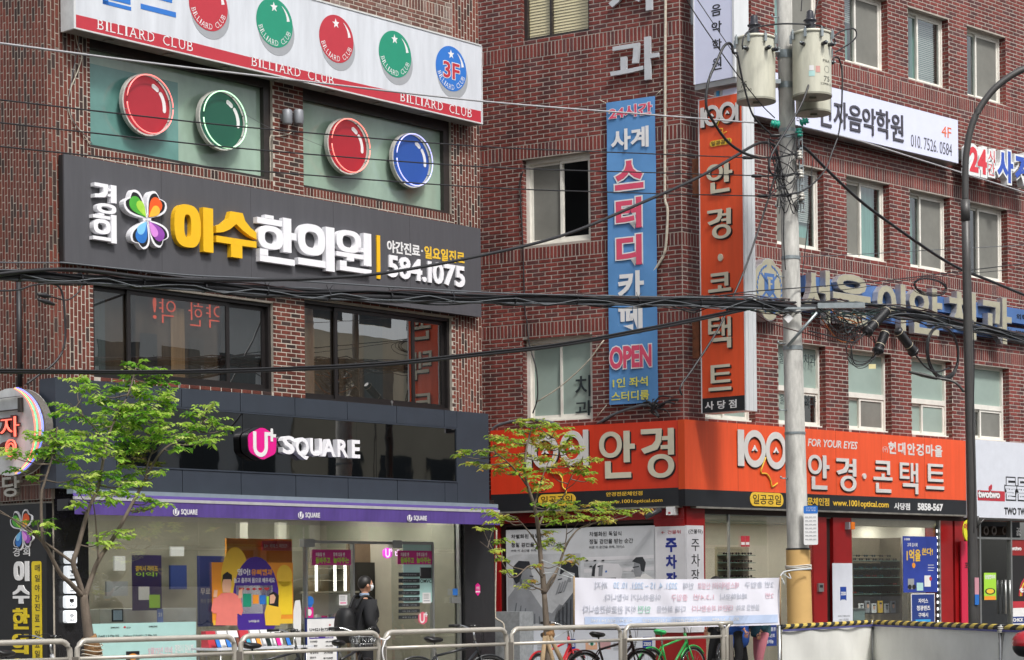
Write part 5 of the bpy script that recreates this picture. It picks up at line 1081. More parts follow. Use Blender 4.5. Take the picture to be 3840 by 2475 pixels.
mb = MB().mat(WHT); txp(mb, FP, '사 당 점', (2644, 1538), (2762, 1497), 0, .003, bold=.02); part('small_lettering', mb, t, stuff=True)
mb = MB().mat(mat('rusty sign bracket', srgb('6e3f25'), .8, var=.6, scale=9))
for ya, yb in ((735, 592), (1343, 1192)): mb = MB().mat(MATS['rusty sign bracket']); a, c = FP.uz(2593, ya); b, d = FP.uz(2616, yb); mb.box(a, b, .03, .2, c, d); part('bracket', mb, t)
t = thing('projecting_sign', 'white projecting sign of the music school with vertical Korean letters at the picture top', 'sign', FP.M)
u0, zb_ = FP.uz(2616, 323); u1, z_ = FP.uz(2766, 291); zb_ = (zb_ + z_) / 2; zt_ = FP.uz(2616, -260)[1]; M_LAV = mat('white acrylic sign face', srgb('d4d8ee'), .35, var=.03)
mb = MB().mat(M_LAV); mb.box(u0 + .02, u1 - .02, -.1, -.07, zb_, zt_); part('panel', mb, t)
mb = MB().mat(M_WSD); mb.box(u0, u0 + .019, -.11, TH, zb_ - .0, zt_); mb.box(u1 - .019, u1 + .02, -.11, TH, zb_, zt_); mb.box(u0 + .02, u1 - .02, -.069, TH, zb_ + .002, zt_); mb.mat(METAL); mb.box(u0, u1 + .02, -.08, TH, zb_ - .09, zb_ - .002); part('casing', mb, t)
mb = MB().mat(BLK)
for s_, bl, tr in (('음', (2668, 63), (2704, 12)), ('악', (2669, 127), (2706, 76)), ('학', (2672, 193), (2706, 143)), ('원', (2672, 265), (2706, 212))): txp(mb, FP, s_, bl, tr, .1, .004, bold=.012)
part('lettering', mb, t)
mb = MB().mat(mat('grey sheet', srgb('8d9194'), .5)); a, c = FP.uz(2590, 92); b, d = FP.uz(2612, -100); mb.box(a, b, .0, .25, c, d); mb.mat(M_CAB); part('bracket', mb, t)
t = thing('small_projecting_sign', 'small white sign with a blue stripe below the white projecting music sign', 'sign', FP.M); mb = MB().mat(M_LAV); a, c = FP.uz(2703, 366); b, d = FP.uz(2770, 322); mb.box(a, b, .05, .2, c, d); part('panel', mb, t)
mb = MB().mat(METAL); a, _ = FP.uz(2670, 360); mb.box(a, FP.uz(2701, 360)[0], .06, .2, c, d); part('casing', mb, t); mb = MB().mat(mat('cyan stripe', srgb('2d8fc4'), .4, var=0)); mb.box(FP.uz(2679, 360)[0], FP.uz(2690, 360)[0], .05, .058, c, d); part('blue_stripe', mb, t)

# ---------------------------------------------------------------- white music school sign on the long wall
o = .30; t = thing('music_school_sign', 'long white sign with dark Korean letters, 4F and a telephone number', 'sign', FR.M)
u0 = FR.uz(2828, 350, o)[0]; u1, z_ = FR.uz(3592, 448, o); zt_ = (FR.uz(3117, 329.5, o)[1] + z_) / 2; zb_ = FR.uz(3593, 612, o)[1]
mb = MB().mat(M_LAV); mb.box(u0, u1, -o, -o + .03, zb_, zt_); part('panel', mb, t); mb = MB().mat(METAL); mb.box(u0 - .01, u1 + .01, -o + .032, -.04, zb_ - .01, zt_ + .01); part('casing', mb, t)
M_DG = mat('dark grey sign letter', srgb('45424a'), .4, var=0); mb = MB().mat(M_DG)
for s_, bl, tr in (('선', (3068, 468), (3115, 360)), ('자', (3126, 475), (3176, 388)), ('음', (3180, 486), (3229, 402)), ('악', (3233, 500), (3281, 411)), ('학', (3285, 511), (3335, 420)), ('원', (3340, 523), (3385, 434))):
    mb = MB().mat(M_DG); txp(mb, FR, s_, bl, tr, o, .02, bold=.008); part('letter', mb, t)
mb = MB().mat(M_DG); txp(mb, FR, '원 밴드', (2985, 452), (3034, 432), o, .004); txp(mb, FR, '010. 7526. 0584', (3416, 549), (3569, 541), o, .004, bold=-.004); part('telephone_number', mb, t, stuff=True)
mb = MB().mat(mat('orange red letter', srgb('d9683a'), .4, var=0)); txp(mb, FR, '4F', (3531, 511), (3567, 480), o, .004, bold=.0); part('floor_number', mb, t)
# study cafe letters at the far right
o = .38; t = thing('study_cafe_sign', 'white boxed letters, red 24 and blue Korean, at the right picture edge', 'sign', FR.M); M_BOXW = mat('white letter box', srgb('dfe2e2'), .4, var=.08)
def boxed(face, o, s, bl, tr, m, d=.14, b0=.03, b1=.075, nm='letter'):
    lt = link(nm, None, t, face.M); mb = MB().mat(M_BOXW); u0, z0 = face.uz(*bl, o); u1, z1 = face.uz(*tr, o); txt(mb, s, u0, z0, u1, z1, -o, d, bold=b1, ref=b0); part('casing', mb, lt, face.M)
    mb = MB().mat(m); txt(mb, s, u0, z0, u1, z1, -o - .004, .003, bold=b0); part('face', mb, lt, face.M)
M_R24 = mat('red acrylic', srgb('cf3340'), .35, var=.03); M_B24 = mat('blue acrylic', srgb('2d51b0'), .35, var=.03)
boxed(FR, o, '24', (3636, 642), (3700, 563), M_R24, b0=.04, b1=.14); boxed(FR, o, '시', (3706, 606), (3729, 566), M_R24, b0=.0, b1=.16); boxed(FR, o, '간', (3706, 655), (3730, 616), M_R24, b0=.0, b1=.16)
boxed(FR, o, '사', (3740, 676), (3799, 572), M_B24, b0=.04, b1=.1); boxed(FR, o, '계', (3806, 688), (3868, 585), M_B24, b0=.04, b1=.1)
mb = MB().mat(METAL); a, c = FR.uz(3598, 598, .2); b, d = FR.uz(3640, 572, .2); mb.box(a, b, -.22, -.1, c, d); part('power_box', mb, t)

# ---------------------------------------------------------------- blue dental sign with big beige letters
o = .14; t = thing('dental_sign', 'blue double band sign with large beige channel letters and a round crest', 'sign', FR.M)
M_DBL = mat('faded blue band', srgb('46699f'), .45, var=.15, scale=2); M_BEIG = mat('beige letter face', srgb('a39f8b'), .5, var=.16, scale=4); M_LSD = mat('letter side steel', srgb('b3b3b8'), .3, metal=.5, var=.2)
ua2, z1_ = FR.uz(3018, 1010, o); z1_ = FR.uz(3783, 1152, o)[1]; z2_ = FR.uz(3783, 1207, o)[1]; z3_ = FR.uz(3783, 1226, o)[1]; z4_ = FR.uz(3783, 1273, o)[1]; ub2 = FR.uz(3870, 1200, o)[0]
mb = MB().mat(M_DBL); mb.box(ua2, ub2, -o, -.04, z2_, z1_); part('blue_band', mb, t); mb = MB().mat(M_DBL); mb.box(ua2, ub2, -o, -.04, z4_, z3_); part('blue_band', mb, t)
for s_, bl, tr in (('서', (3012, 1200), (3112, 1016)), ('울', (3124, 1208), (3264, 1040)), ('이', (3290, 1228), (3396, 1068)), ('안', (3410, 1246), (3533, 1086)), ('치', (3556, 1262), (3660, 1100)), ('과', (3680, 1280), (3793, 1122))):
    lt = link('letter', None, t, FR.M); u0, z0 = FR.uz(*bl, o + .12); u1, z1 = FR.uz(*tr, o + .12); mb = MB().mat(M_LSD); txt(mb, s_, u0, z0, u1, z1, -o - .12, .115, bold=.03); part('casing', mb, lt, FR.M)
    mb = MB().mat(M_BEIG); txt(mb, s_, u0, z0, u1, z1, -o - .124, .003, bold=.022, ref=.03); part('face', mb, lt, FR.M)
mb = MB().mat(BLK); txp(mb, FR, '의학', (3812, 1196), (3850, 1182), o, .01); txp(mb, FR, 'www.', (3810, 1258), (3860, 1246), o, .01, bold=.02); part('small_lettering', mb, t, stuff=True)
# the crest
u, z = FR.uz(2884, 1086, o + .1); cr = link('crest', None, t, FR.M); r = .46
def lobes(R_): return [(u + (R_ + .05 * abs(sin(3 * q)) ** .6) * cos(q) * .86, z + (R_ + .05 * abs(sin(3 * q)) ** .6) * sin(q) * 1.03) for q in [2 * pi * k / 48 for k in range(48)]]
mb = MB().mat(M_LSD); mb.prism(lobes(r), -o - .1, -.02); part('casing', mb, cr); mb = MB().mat(M_BEIG); mb.prism(lobes(r - .012), -o - .106, -o - .101); part('face', mb, cr)
mb = MB().mat(M_DBL); y0, y1 = -o - .112, -o - .107
mb.prism([(u - .13, z - .02), (u, z - .13), (u + .13, z - .02), (u + .13, z + .27), (u - .13, z + .27)], y0, y1); mb.box(u - .26, u - .02, y0, y1, z - .33, z - .12); mb.box(u + .02, u + .26, y0, y1, z - .33, z - .12)
for sgn in (-1, 1):
    for k in range(13):
        q = radians(-70 + 12 * k) if sgn > 0 else radians(250 - 12 * k); cx_, cz_ = u + .36 * cos(q) * .9, z + .40 * sin(q)
        c_, s_ = cos(q + 1.2 * sgn), sin(q + 1.2 * sgn); mb.prism([(cx_ - c_ * .045, cz_ - s_ * .045), (cx_ + s_ * .02, cz_ - c_ * .02), (cx_ + c_ * .045, cz_ + s_ * .045), (cx_ - s_ * .02, cz_ + c_ * .02)], y0, y1)
for sg in (1, -1): c_, s_ = cos(radians(45) * sg), sin(radians(45) * sg); P = [(-.30, -.018), (.30, -.018), (.30, .018), (-.30, .018)]; mb.prism([(u + x * c_ - y * s_, z + .05 + x * s_ + y * c_) for x, y in P], y0 - .001 * (sg > 0), y1)
mb.mat(M_BEIG); mb.box(u - .035, u + .02, y0 - .004, y0, z - .02, z + .2); mb.box(u - .06, u + .08, y0 - .004, y0, z + .17, z + .21); mb.box(u + .02, u + .07, y0 - .004, y0, z + .08, z + .11)
txt(mb, 'VERI LUX', u - .24, z - .22, u + .24, z - .16, y0 - .004, .003); txt(mb, 'TAS MEA', u - .24, z - .31, u + .24, z - .25, y0 - .004, .003); part('crest_print', mb, cr)

# ---------------------------------------------------------------- chicken shop sign at the lower right
o = .30; t = thing('chicken_shop_sign', 'white sign with a red band and black outlined Korean letters at the lower right edge', 'sign', FR.M)
u0, zt_ = FR.uz(3657, 1648, o); zb_ = FR.uz(3665, 1940, o)[1]; u1 = FR.uz(3900, 1800, o)[0]; M_TW = mat('white sign panel', srgb('cdd1da'), .4, var=.05)
mb = MB().mat(M_TW); mb.box(u0, u1, -o, -.03, zb_, zt_); part('panel', mb, t); mb = MB().mat(RED); a, c = FR.uz(3666, 1876, o); d = FR.uz(3666, 1838, o)[1]; mb.box(a, FR.uz(3768, 1860, o)[0], -o - .003, -o, c, d); part('red_band', mb, t)
mb = MB(); outl(mb, FR, o + .004, 'twotwo', (3668, 1866), (3750, 1843), WHT, BLK, .05, .1); u, z = FR.uz(3713, 1832, o); mb.mat(RED); mb.disc(u - .02, z, .035, .05, -o - .008, -o, 14); mb.disc(u + .03, z + .03, .03, .05, -o - .008, -o, 14); part('shop_mark', mb, t)
mb = MB(); outl(mb, FR, o + .004, '둘둘', (3770, 1872), (3855, 1796), M_TW, BLK, .02, .075); part('lettering', mb, t); mb = MB().mat(BLK); txp(mb, FR, 'TWO TWO', (3766, 1930), (3860, 1906), o, .004, bold=.04); part('lettering', mb, t)
# ================================================================ ground floor of the corner building
M_REDW = mat('dark red gloss cladding', srgb('8f1517'), .3, var=.15, scale=2); M_REDD = mat('brown shutter recess', srgb('2b1715'), .6, var=.2)
ZS = zb_; zsgn = (FL.uz(1841, 1920, .16)[1] + FL.uz(2568, 1895, .16)[1]) / 2
t = thing('optician_shopfront', 'red clad ground floor of the optician with lit show windows and parking notices', 'shop', at(FR))
ztop2 = zsgn + .35
def fl(x, y=2150, o=0): return FL.uz(x, y, o)[0]
def fr(x, y=2150, o=0): return FR.uz(x, y, o)[0]
zL1 = FL.uz(2455, 1961)[1]
uLe = UL0
mb = MB().mat(M_REDW); mb.box(uLe, 0, -.03, .25, zL1 + .06, ztop2); part('header', mb, t, FL.M); mb = MB().mat(M_REDD); mb.box(fl(1878), fl(2458), .0, .2, zL1, zL1 + .059); part('recess', mb, t, FL.M)
mb = MB().mat(M_REDW); mb.box(fl(1838), fl(1878), -.03, .2, SW, zL1 + .059); part('pillar', mb, t, FL.M); mb = MB().mat(M_REDW); mb.box(fl(2457), 0, -.03, .3, SW, zL1 + .059); part('pillar', mb, t, FL.M)
mb = MB().mat(M_REDD); mb.box(uLe, fl(1838), .05, .3, SW, zL1 + .059); mb.box(fl(1878), fl(1899), .02, .2, SW, zL1); part('dark_return', mb, t, FL.M)
mb = MB().mat(M_DARKIN); mb.box(fl(1899), fl(2457), .1, .3, SW, zL1); part('backing_wall', mb, t, FL.M)
# long side: columns
def col(x0, x1, m=M_REDW, y=-.03, nm='pillar'):
    mb = MB().mat(m); mb.box(fr(x0), fr(x1), y, .3, SW, zR1); part(nm, mb, t, FR.M)
zR1 = FR.uz(3200, 1943)[1]
mb = MB().mat(M_REDD); mb.box(.03, fr(3632), -.02, .3, zR1 + .001, ztop2); part('header', mb, t, FR.M)
mb = MB().mat(M_REDW); mb.box(0.001, fr(2640), -.03, .3, SW, ztop2); part('pillar', mb, t, FR.M)
for a, b in ((3046, 3096), (3121, 3190), (3522, 3569), (3577, 3612)): col(a, b)
col(3097, 3120, M_REDD, .04, 'shutter_rail'); col(3570, 3576, M_REDD, .02, 'shutter_rail')
M_RW = mat('warm cream shop wall', srgb('e0dacb'), .8, var=.08, scale=2); M_RF = mat('pale shop floor', srgb('8b8478'), .4, var=.15)
ug0, ug1 = fr(2640), fr(3520)
mb = MB().mat(M_RW); mb.box(ug0 + .2, ug1, 2.6, 2.7, SW, zR1 + .2); mb.box(ug1, ug1 + .05, .3, 2.6, SW, zR1 + .2); mb.add([(ug0 + .0, .31, SW), (ug0 + 1.4, 2.6, SW), (ug0 + 1.4, 2.6, zR1 + .2), (ug0, .31, zR1 + .2)], [(0, 1, 2, 3)]); part('inner_wall', mb, t, FR.M)
mb = MB().mat(M_CEIL); mb.box(ug0, ug1, .02, 2.6, zR1 - .02, zR1 + .0); part('ceiling', mb, t, FR.M); mb = MB().mat(M_RF); mb.box(ug0, ug1, -.02, 2.6, SW, SW + .05); part('floor', mb, t, FR.M)
LIT2 = mat('lit downlight', (1, 1, 1), .5, var=0, emis=(1, .96, .88), estr=45)  # strong glowing discs hidden at the ceiling, added to lighten the optician's interior
for i in range(8):
    for j in range(2): mb = MB().mat(LIT2); x, y = ug0 + .5 + i * (ug1 - ug0 - .8) / 7, .5 + j * 1.1; vs = [(x + .09 * cos(q), y + .09 * sin(q), zR1 - .024) for q in [2 * pi * k / 12 for k in range(12)]]; mb.add(vs, [tuple(range(11, -1, -1))]); mb.mat(WHT); part('fill_disc', mb, t, FR.M)
mb = MB().mat(mat('roller box', srgb('b6a894'), .6, var=.1)); mb.box(ug0, fr(3046), .03, .2, zR1 - .12, zR1); part('roller_box', mb, t, FR.M); mb = MB().mat(MATS['roller box']); mb.box(fr(3190), fr(3520), .03, .2, zR1 - .13, zR1); part('roller_box', mb, t, FR.M)
for a, b in ((2641, 2732), (2734, 2880), (2882, 3044), (3192, 3518)):
    mb = MB().mat(M_SGL); mb.box(fr(a), fr(b), 0, .012, SW + .05, zR1 - .001); part('glass_pane', mb, t, FR.M)
mb = MB().mat(METAL); mb.box(fr(3518), fr(3522), -.04, .04, SW, zR1); part('glass_post', mb, t, FR.M); mb = MB().mat(METAL); mb.box(fr(2731), fr(2735), -.02, .02, SW, zR1); part('glass_post', mb, t, FR.M)
mb = MB().mat(mat('shelf cabinet', srgb('8d7f69'), .6, var=.1)); y0 = .62; sa, sz = FR.uz(3207, 2330, -y0); sb, _ = FR.uz(3372, 2330, -y0); stp = FR.uz(3207, 2013, -y0)[1]
mb.box(sa - .05, sb + .05, y0, y0 + .5, SW + .05, FR.uz(3207, 2305, -y0)[1]); mb.box(sa - .1, sa - .05, y0, y0 + .5, SW + .05, stp); mb.box(sb + .05, sb + .1, y0, y0 + .5, SW + .05, stp); mb.box(sa - .05, sb + .05, y0 + .45, y0 + .5, FR.uz(3207, 2305, -y0)[1], stp); part('cabinet', mb, t, FR.M)
M_SHG = mat('green glass shelf', srgb('6f8f86'), .2, var=0)
shz = []
for y in (2098, 2128, 2160, 2191, 2222):
    z = FR.uz(3290, y + 4, -y0)[1]; shz.append(z); mb = MB().mat(M_SHG); mb.box(sa - .045, sb + .045, y0, y0 + .42, z - .012, z); part('glass_shelf', mb, t, FR.M)
# sunglasses on the shelves and on the far wall rack
def sg_mesh(m):
    mb = MB().mat(m)
    for s in (-1, 1): mb.prism([(s * .034 + .026 * cos(2 * pi * k / 10), .02 * sin(2 * pi * k / 10)) for k in range(10)], -.003, .003); mb.box(*(sorted((s * .058, s * .066))), .0, .11, .004, .012)
    mb.box(-.012, .012, -.002, .003, .004, .012); return mb.mesh('sunglasses')
SGM = [sg_mesh(mat('lens %d' % i, srgb(c), .15, var=0)) for i, c in enumerate(('16161a', '16161a', '35202a', '1c3340', '7a2420', '0f5a5a'))]
ORD = ('first', 'second', 'third', 'fourth', 'fifth', 'sixth', 'seventh')
def sung(u, y, z, k, lab, grp):
    o_ = link('sunglasses', SGM[k], None, FR.M @ Matrix.Translation((u, y, z))); tag(o_, lab, 'sunglasses', grp)
for r, z in enumerate(shz):
    n = 7 if r != 3 else 4
    for i in range(n):
        sung(sa + .05 + (sb - sa - .1) * i / (n - 1), y0 + .05, z + .024, random.choice((0, 1, 2, 3, 4, 5)) if r else 0, 'sunglasses %s from the left on the %s shelf in the right window' % (ORD[i], ('top', 'second', 'third', 'fourth', 'lowest')[r]), 'sunglasses on shelf row %d' % (r + 1))
    if r in (0, 2):
        for i in range(6): sung(sa + .08 + (sb - sa - .16) * i / 5, y0 + .16, z + .09, random.choice((0, 1, 3)), 'raised sunglasses %s from the left at the back of the %s shelf' % (ORD[i], 'top' if r == 0 else 'third'), 'sunglasses at the back of shelf row %d' % (r + 1))
t2 = thing('glasses_rack', 'lit white wall rack with rows of dark glasses behind the left show window', 'rack', FR.M)
y1_ = 1.2; ra, rz0 = FR.uz(2690, 2215, -y1_); rb, rz1 = FR.uz(2808, 2052, -y1_); mb = MB().mat(mat('rack panel', srgb('a9a089'), .6, var=.05)); mb.box(ra, rb, y1_, y1_ + .05, rz0, rz1); part('back_panel', mb, t2)
for r in range(5):
    z = rz1 - .1 - r * (rz1 - rz0 - .1) / 5; mb = MB().mat(M_SHG); mb.box(ra, rb, y1_ - .15, y1_, z - .05, z - .04); part('shelf', mb, t2)
    for i in range(5): sung(ra + .1 + i * (rb - ra - .2) / 4, y1_ - .1, z - .015, 0, 'dark glasses %s from the left in the %s row of the lit rack' % (ORD[i], ('top', 'second', 'third', 'fourth', 'lowest')[r]), 'dark glasses in rack row %d' % (r + 1))
mb = MB().mat(mat('low display case', srgb('7b8d8c'), .3, var=.1)); x0_, z_ = FR.uz(3190, 2285, -.3); mb.box(x0_ + .02, x0_ + .35, .25, .5, SW + .05, z_); mb.mat(METAL); mb.box(x0_, x0_ + .37, .22, .53, z_, z_ + .02); t3 = thing('display_case', 'small glass case at the lower left of the right show window', 'display case', FR.M); part('case', mb, t3)
for k in range(6):
    a, c = FR.uz(3222 + k * 24, 2298 - 0, -.5); pc = thing('portrait_card', 'small framed portrait card, %s of six standing below the glass shelves' % ('first', 'second', 'third', 'fourth', 'fifth', 'last')[k], 'picture', FR.M, 'portrait cards below the shelves')
    mb = MB().mat((WHT, GRY, WHT, YEL, WHT, GRY)[k]); h = .17 + .05 * (k % 2); mb.box(a, a + .14, .5, .52, c, c + h); part('card', mb, pc); mb = MB().mat((GRY, SKIN, SKIN, SKIN, GRY, SKIN)[k]); mb.disc(a + .07, c + h * .55, .03, .04, .494, .499, 14); mb.mat(BLK); mb.box(a + .035, a + .105, .494, .499, c + h * .72, c + h * .86); part('portrait', mb, pc)
# posters and notices on the optician
t = poster('lottery_poster', 'large blue window poster with golden slanted Korean letters in the right show window', FR, .02, (3388, 2222), (3514, 2013), mat('royal blue poster', srgb('2b3f96'), .35, var=.2, scale=2))
on(t, FR, .02, [(WHT, '고객 감사제', (3402, 2050), (3440, 2036)), (YEL, '1억을', (3400, 2105), (3452, 2060), .03), (YEL, '쏜다!', (3457, 2082), (3498, 2055), .03), (WHT, 'b', (3480, 2140), (3500, 2138)), (WHT, 'b', (3480, 2130), (3504, 2128)), (WHT, 'b', (3480, 2120), (3502, 2118)), (WHT, '100', (3392, 2026), (3412, 2018), .03), (ORG, 'o', (3420, 2130), (3432, 2110)),
                (GRY, 'b', (3405, 2210), (3428, 2170)), (WHT, 'b', (3467, 2200), (3490, 2158)), (RED, 'o', (3484, 2178), (3494, 2162)), (BLK, 'o', (3404, 2210), (3418, 2192)), (BLK, 'o', (3420, 2210), (3434, 2192)), (MNT, 'b', (3438, 2215), (3462, 2185))])
t = poster('lens_notice', 'dark blue notice with white Korean words below the large blue poster', FR, .03, (3420, 2400), (3503, 2228), NAV, frame=WHT)
on(t, FR, .03, [(WHT, '자이스', (3444, 2262), (3480, 2244), .02), (WHT, '청광렌즈', (3438, 2290), (3488, 2270), .02), (WHT, '구매시', (3444, 2315), (3480, 2297), .02), (mat('sky stripe', srgb('3b9ad2'), .4, var=0), 'b', (3434, 2334), (3490, 2322))])
def zeissmark(mb, face, o, x, y, S):
    u, z = face.uz(x, y, o); mb.mat(mat('lens mark blue', srgb('1c3f92'), .4, var=0)); mb.prism([(u - S, z - S * 1.45), (u - S * .5, z - S * 1.2), (u + S * .5, z - S * 1.2), (u + S, z - S * 1.45), (u + S, z + S * 1.3), (u - S, z + S * 1.3)], -o - .004, -o - .001)
    mb.mat(WHT); txt(mb, 'ZEISS', u - S * .85, z - .02 - S * .15, u + S * .85, z + S * .3, -o - .006, .002, bold=.03)
t = poster('lens_poster', 'white upright panel with a small blue square mark on the red pillar', FR, .05, (3126, 2520), (3196, 2112), M_TW); mb = MB(); zeissmark(mb, FR, .05, 3162, 2225, .088); mb.mat(GRY); txp(mb, FR, '자이스 파트너십', (3142, 2314), (3186, 2306), .051, .002); txp(mb, FR, '1001 안경원', (3146, 2328), (3182, 2319), .051, .002); part('print', mb, t, stuff=True)
t = thing('led_strip', 'vertical strip of white led dots at the right edge of the show window', 'light', FR.M); mb = MB().mat(BLK); mb.box(fr(3509), fr(3517), -.01, -.002, SW + .5, zR1 - .1); part('strip', mb, t); mb = MB().mat(mat('led white', (1, 1, 1), .4, var=0, emis=(1, 1, 1), estr=1.5))
z = SW + .6
while z < zR1 - .15: mb.box(fr(3511), fr(3515), -.014, -.011, z, z + .05); z += .12
o_ = part('led_dots', mb, t); o_['kind'] = 'stuff'
t = thing('alarm_lamp', 'small orange alarm lamp under the sign at the right show window', 'lamp', FR.M); mb = MB().mat(mat('orange lens', srgb('e0761c'), .25, var=0)); u0, z0 = FR.uz(3186, 1985, .1); u1, z1 = FR.uz(3199, 1958, .1); mb.box(u0, u1, -.14, -.04, z0, z1); part('lens', mb, t); mb = MB().mat(GRY); mb.box(u0 - .04, u0 - .001, -.12, -.03, z0, z1); part('base', mb, t)
t = thing('intercom', 'small grey door intercom on the red pillar right of the pole', 'intercom', FR.M); mb = MB().mat(METAL); u0, z0 = FR.uz(3067, 2219, .05); u1, z1 = FR.uz(3086, 2187, .05); mb.box(u0, u1, -.07, -.03, z0, z1); mb.mat(BLK); mb.box(u0 + .03, u1 - .03, -.073, -.071, z0 + .07, z1 - .03); part('box', mb, t)
t = thing('red_window_sticker', 'small red and white sticker high in the left show window', 'sticker', FR.M); mb = MB().mat(RED)
for x in (2779, 2796): flat(mb, FR, .02, (x, 2050), (x + 15, 2010))
mb.mat(WHT); flat(mb, FR, .0215, (2780, 2043), (2793, 2033), .001); flat(mb, FR, .0215, (2797, 2043), (2810, 2033), .001); part('face', mb, t)
# parking notices
M_NOT = mat('white notice board', srgb('d4d4d8'), .5, var=.05)
def notice(face, bl, tr, lab, items):
    t = thing('parking_notice', lab, 'sign', face.M); mb = MB().mat(M_NOT); flat(mb, face, .06, bl, tr, .03); part('board', mb, t)
    for m, s_, a, b, bo in items: mb = MB().mat(m); txp(mb, face, s_, a, b, .061, .003, bold=bo); part('lettering', mb, t)
MN = mat('navy letter', srgb('1a2b86'), .4, var=0)
notice(FL, (2460, 2372), (2570, 1972), 'wide white parking notice with navy Korean letters and a red arrow', [(RED, '← 건물뒤', (2480, 2003), (2553, 1987), .0), (MN, '주', (2496, 2071), (2538, 2017), .04), (MN, '차', (2497, 2134), (2538, 2080), .04), (MN, '장', (2498, 2198), (2538, 2145), .04)])
notice(FR, (2578, 2372), (2638, 1971), 'narrow white parking notice with black Korean letters round the corner', [(BLK, '(건물뒤)', (2582, 2003), (2634, 1985), .0), (BLK, '주', (2593, 2066), (2622, 2022), .0), (BLK, '차', (2593, 2125), (2624, 2078), .0), (BLK, '장', (2593, 2180), (2622, 2135), .0)])
# black and white eye test posters
G1, G2, G3, G4 = (mat('grey photo tone %d' % i, srgb(c), .45, var=.25, scale=2.5) for i, c in enumerate(('b9bcc0', '8a8d92', '5c6066', '303338')))
def sil(mb, face, o, P, m): mb.mat(m); mb.prism([face.uz(x, y, o) for x, y in P][::-1], -o - .0006, -o + .0004)
def bwposter(lab, x0, x1, dx):
    t = poster('eye_test_poster', lab, FL, .04, (x0, 2358), (x1, 1980 - (x0 - 1900) * .035), mat('pale photo paper', srgb('c5c8cc'), .45, var=.06), 'black and white eye test posters'); o = .042
    on(t, FL, .041, [(BLK, '차별화된 독일식', (x0 + 18 + dx, 2020 - dx * .0 - (x0 > 2000) * 8), (x0 + 138 + dx, 2001 - (x0 > 2000) * 10), .01), (BLK, '정밀 검안을 받는 순간', (x0 + 18 + dx, 2052 - (x0 > 2000) * 12), (x0 + 182 + dx, 2032 - (x0 > 2000) * 14), .01), (G4, '바로 이 순간을 위해, 자이스', (x0 + 18 + dx, 2070 - (x0 > 2000) * 12), (x0 + 150 + dx, 2058 - (x0 > 2000) * 14), 0)])
    return t
t = bwposter('left black and white poster of two people close together, behind the right tree', 1901, 2178, -2); mb = MB(); o = .0425
sil(mb, FL, o, [(1903, 2357), (1903, 2090), (1930, 2080), (2177, 2075), (2177, 2357)], G1); o += .001
sil(mb, FL, o, [(1905, 2357), (1905, 2240), (1935, 2200), (1990, 2215), (2040, 2290), (2070, 2300), (2110, 2250), (2120, 2268), (2070, 2345), (1990, 2335), (1960, 2357)], G2); sil(mb, FL, o, [(2075, 2357), (2085, 2290), (2130, 2230), (2150, 2180), (2176, 2195), (2176, 2357)], G3); o += .001
sil(mb, FL, o, [(1925, 2200), (1930, 2120), (1960, 2104), (1988, 2115), (1994, 2150), (2005, 2180), (1985, 2212), (1950, 2225)], G2); sil(mb, FL, o, [(2085, 2260), (2095, 2170), (2120, 2130), (2160, 2128), (2168, 2170), (2150, 2220), (2110, 2270)], G1); o += .001
sil(mb, FL, o, [(1925, 2170), (1924, 2125), (1945, 2103), (1985, 2105), (1990, 2125), (1960, 2140), (1950, 2180), (1935, 2190)], G4); sil(mb, FL, o, [(2098, 2160), (2105, 2115), (2140, 2102), (2168, 2125), (2172, 2190), (2158, 2200), (2155, 2150), (2120, 2140)], G4)
sil(mb, FL, o, [(2060, 2225), (2090, 2190), (2130, 2200), (2110, 2240), (2080, 2260)], G1); o += .001
for k in range(4): sil(mb, FL, o, [(2082 + k * 9, 2232 - k * 3), (2090 + k * 9, 2228 - k * 3), (2104 + k * 10, 2186 - k * 4), (2098 + k * 10, 2184 - k * 4)], G2)
sil(mb, FL, o, [(1948, 2172), (1956, 2170), (1958, 2190), (1950, 2192)], G3); sil(mb, FL, o, [(1986, 2158), (2001, 2160), (2000, 2163), (1986, 2162)], G4); sil(mb, FL, o, [(1992, 2196), (2002, 2194), (2002, 2197), (1992, 2199)], G4); sil(mb, FL, o, [(2092, 2172), (2108, 2168), (2108, 2172), (2092, 2176)], G4); sil(mb, FL, o, [(2092, 2222), (2106, 2218), (2106, 2222), (2094, 2226)], G4); sil(mb, FL, o, [(2128, 2160), (2140, 2158), (2142, 2182), (2132, 2184)], G2)
for k in range(6): sil(mb, FL, o, [(1935 + k * 17, 2262 + k * 10), (1939 + k * 17, 2260 + k * 10), (1928 + k * 20, 2340), (1922 + k * 20, 2340)], G3)
for k in range(5): sil(mb, FL, o, [(2094 + k * 15, 2290 - k * 14), (2098 + k * 15, 2288 - k * 14), (2100 + k * 14, 2350), (2095 + k * 14, 2350)], G4)
part('printed_scene', mb, t, FL.M)
t = bwposter('right black and white poster with an eye testing machine and a man', 2182, 2455, 10); mb = MB(); o = .0425
for k in range(5): sil(mb, FL, o, [(2190, 2090 + k * 22), (2452, 2080 + k * 22), (2452, 2094 + k * 22), (2190, 2104 + k * 22)], G1 if k % 2 else M_NOT)
o += .001; sil(mb, FL, o, [(2222, 2160), (2228, 2125), (2245, 2110), (2320, 2115), (2335, 2140), (2330, 2165), (2310, 2357), (2240, 2357)], M_NOT); sil(mb, FL, o, [(2372, 2357), (2375, 2170), (2395, 2160), (2420, 2150), (2452, 2170), (2452, 2357)], WHT); o += .001
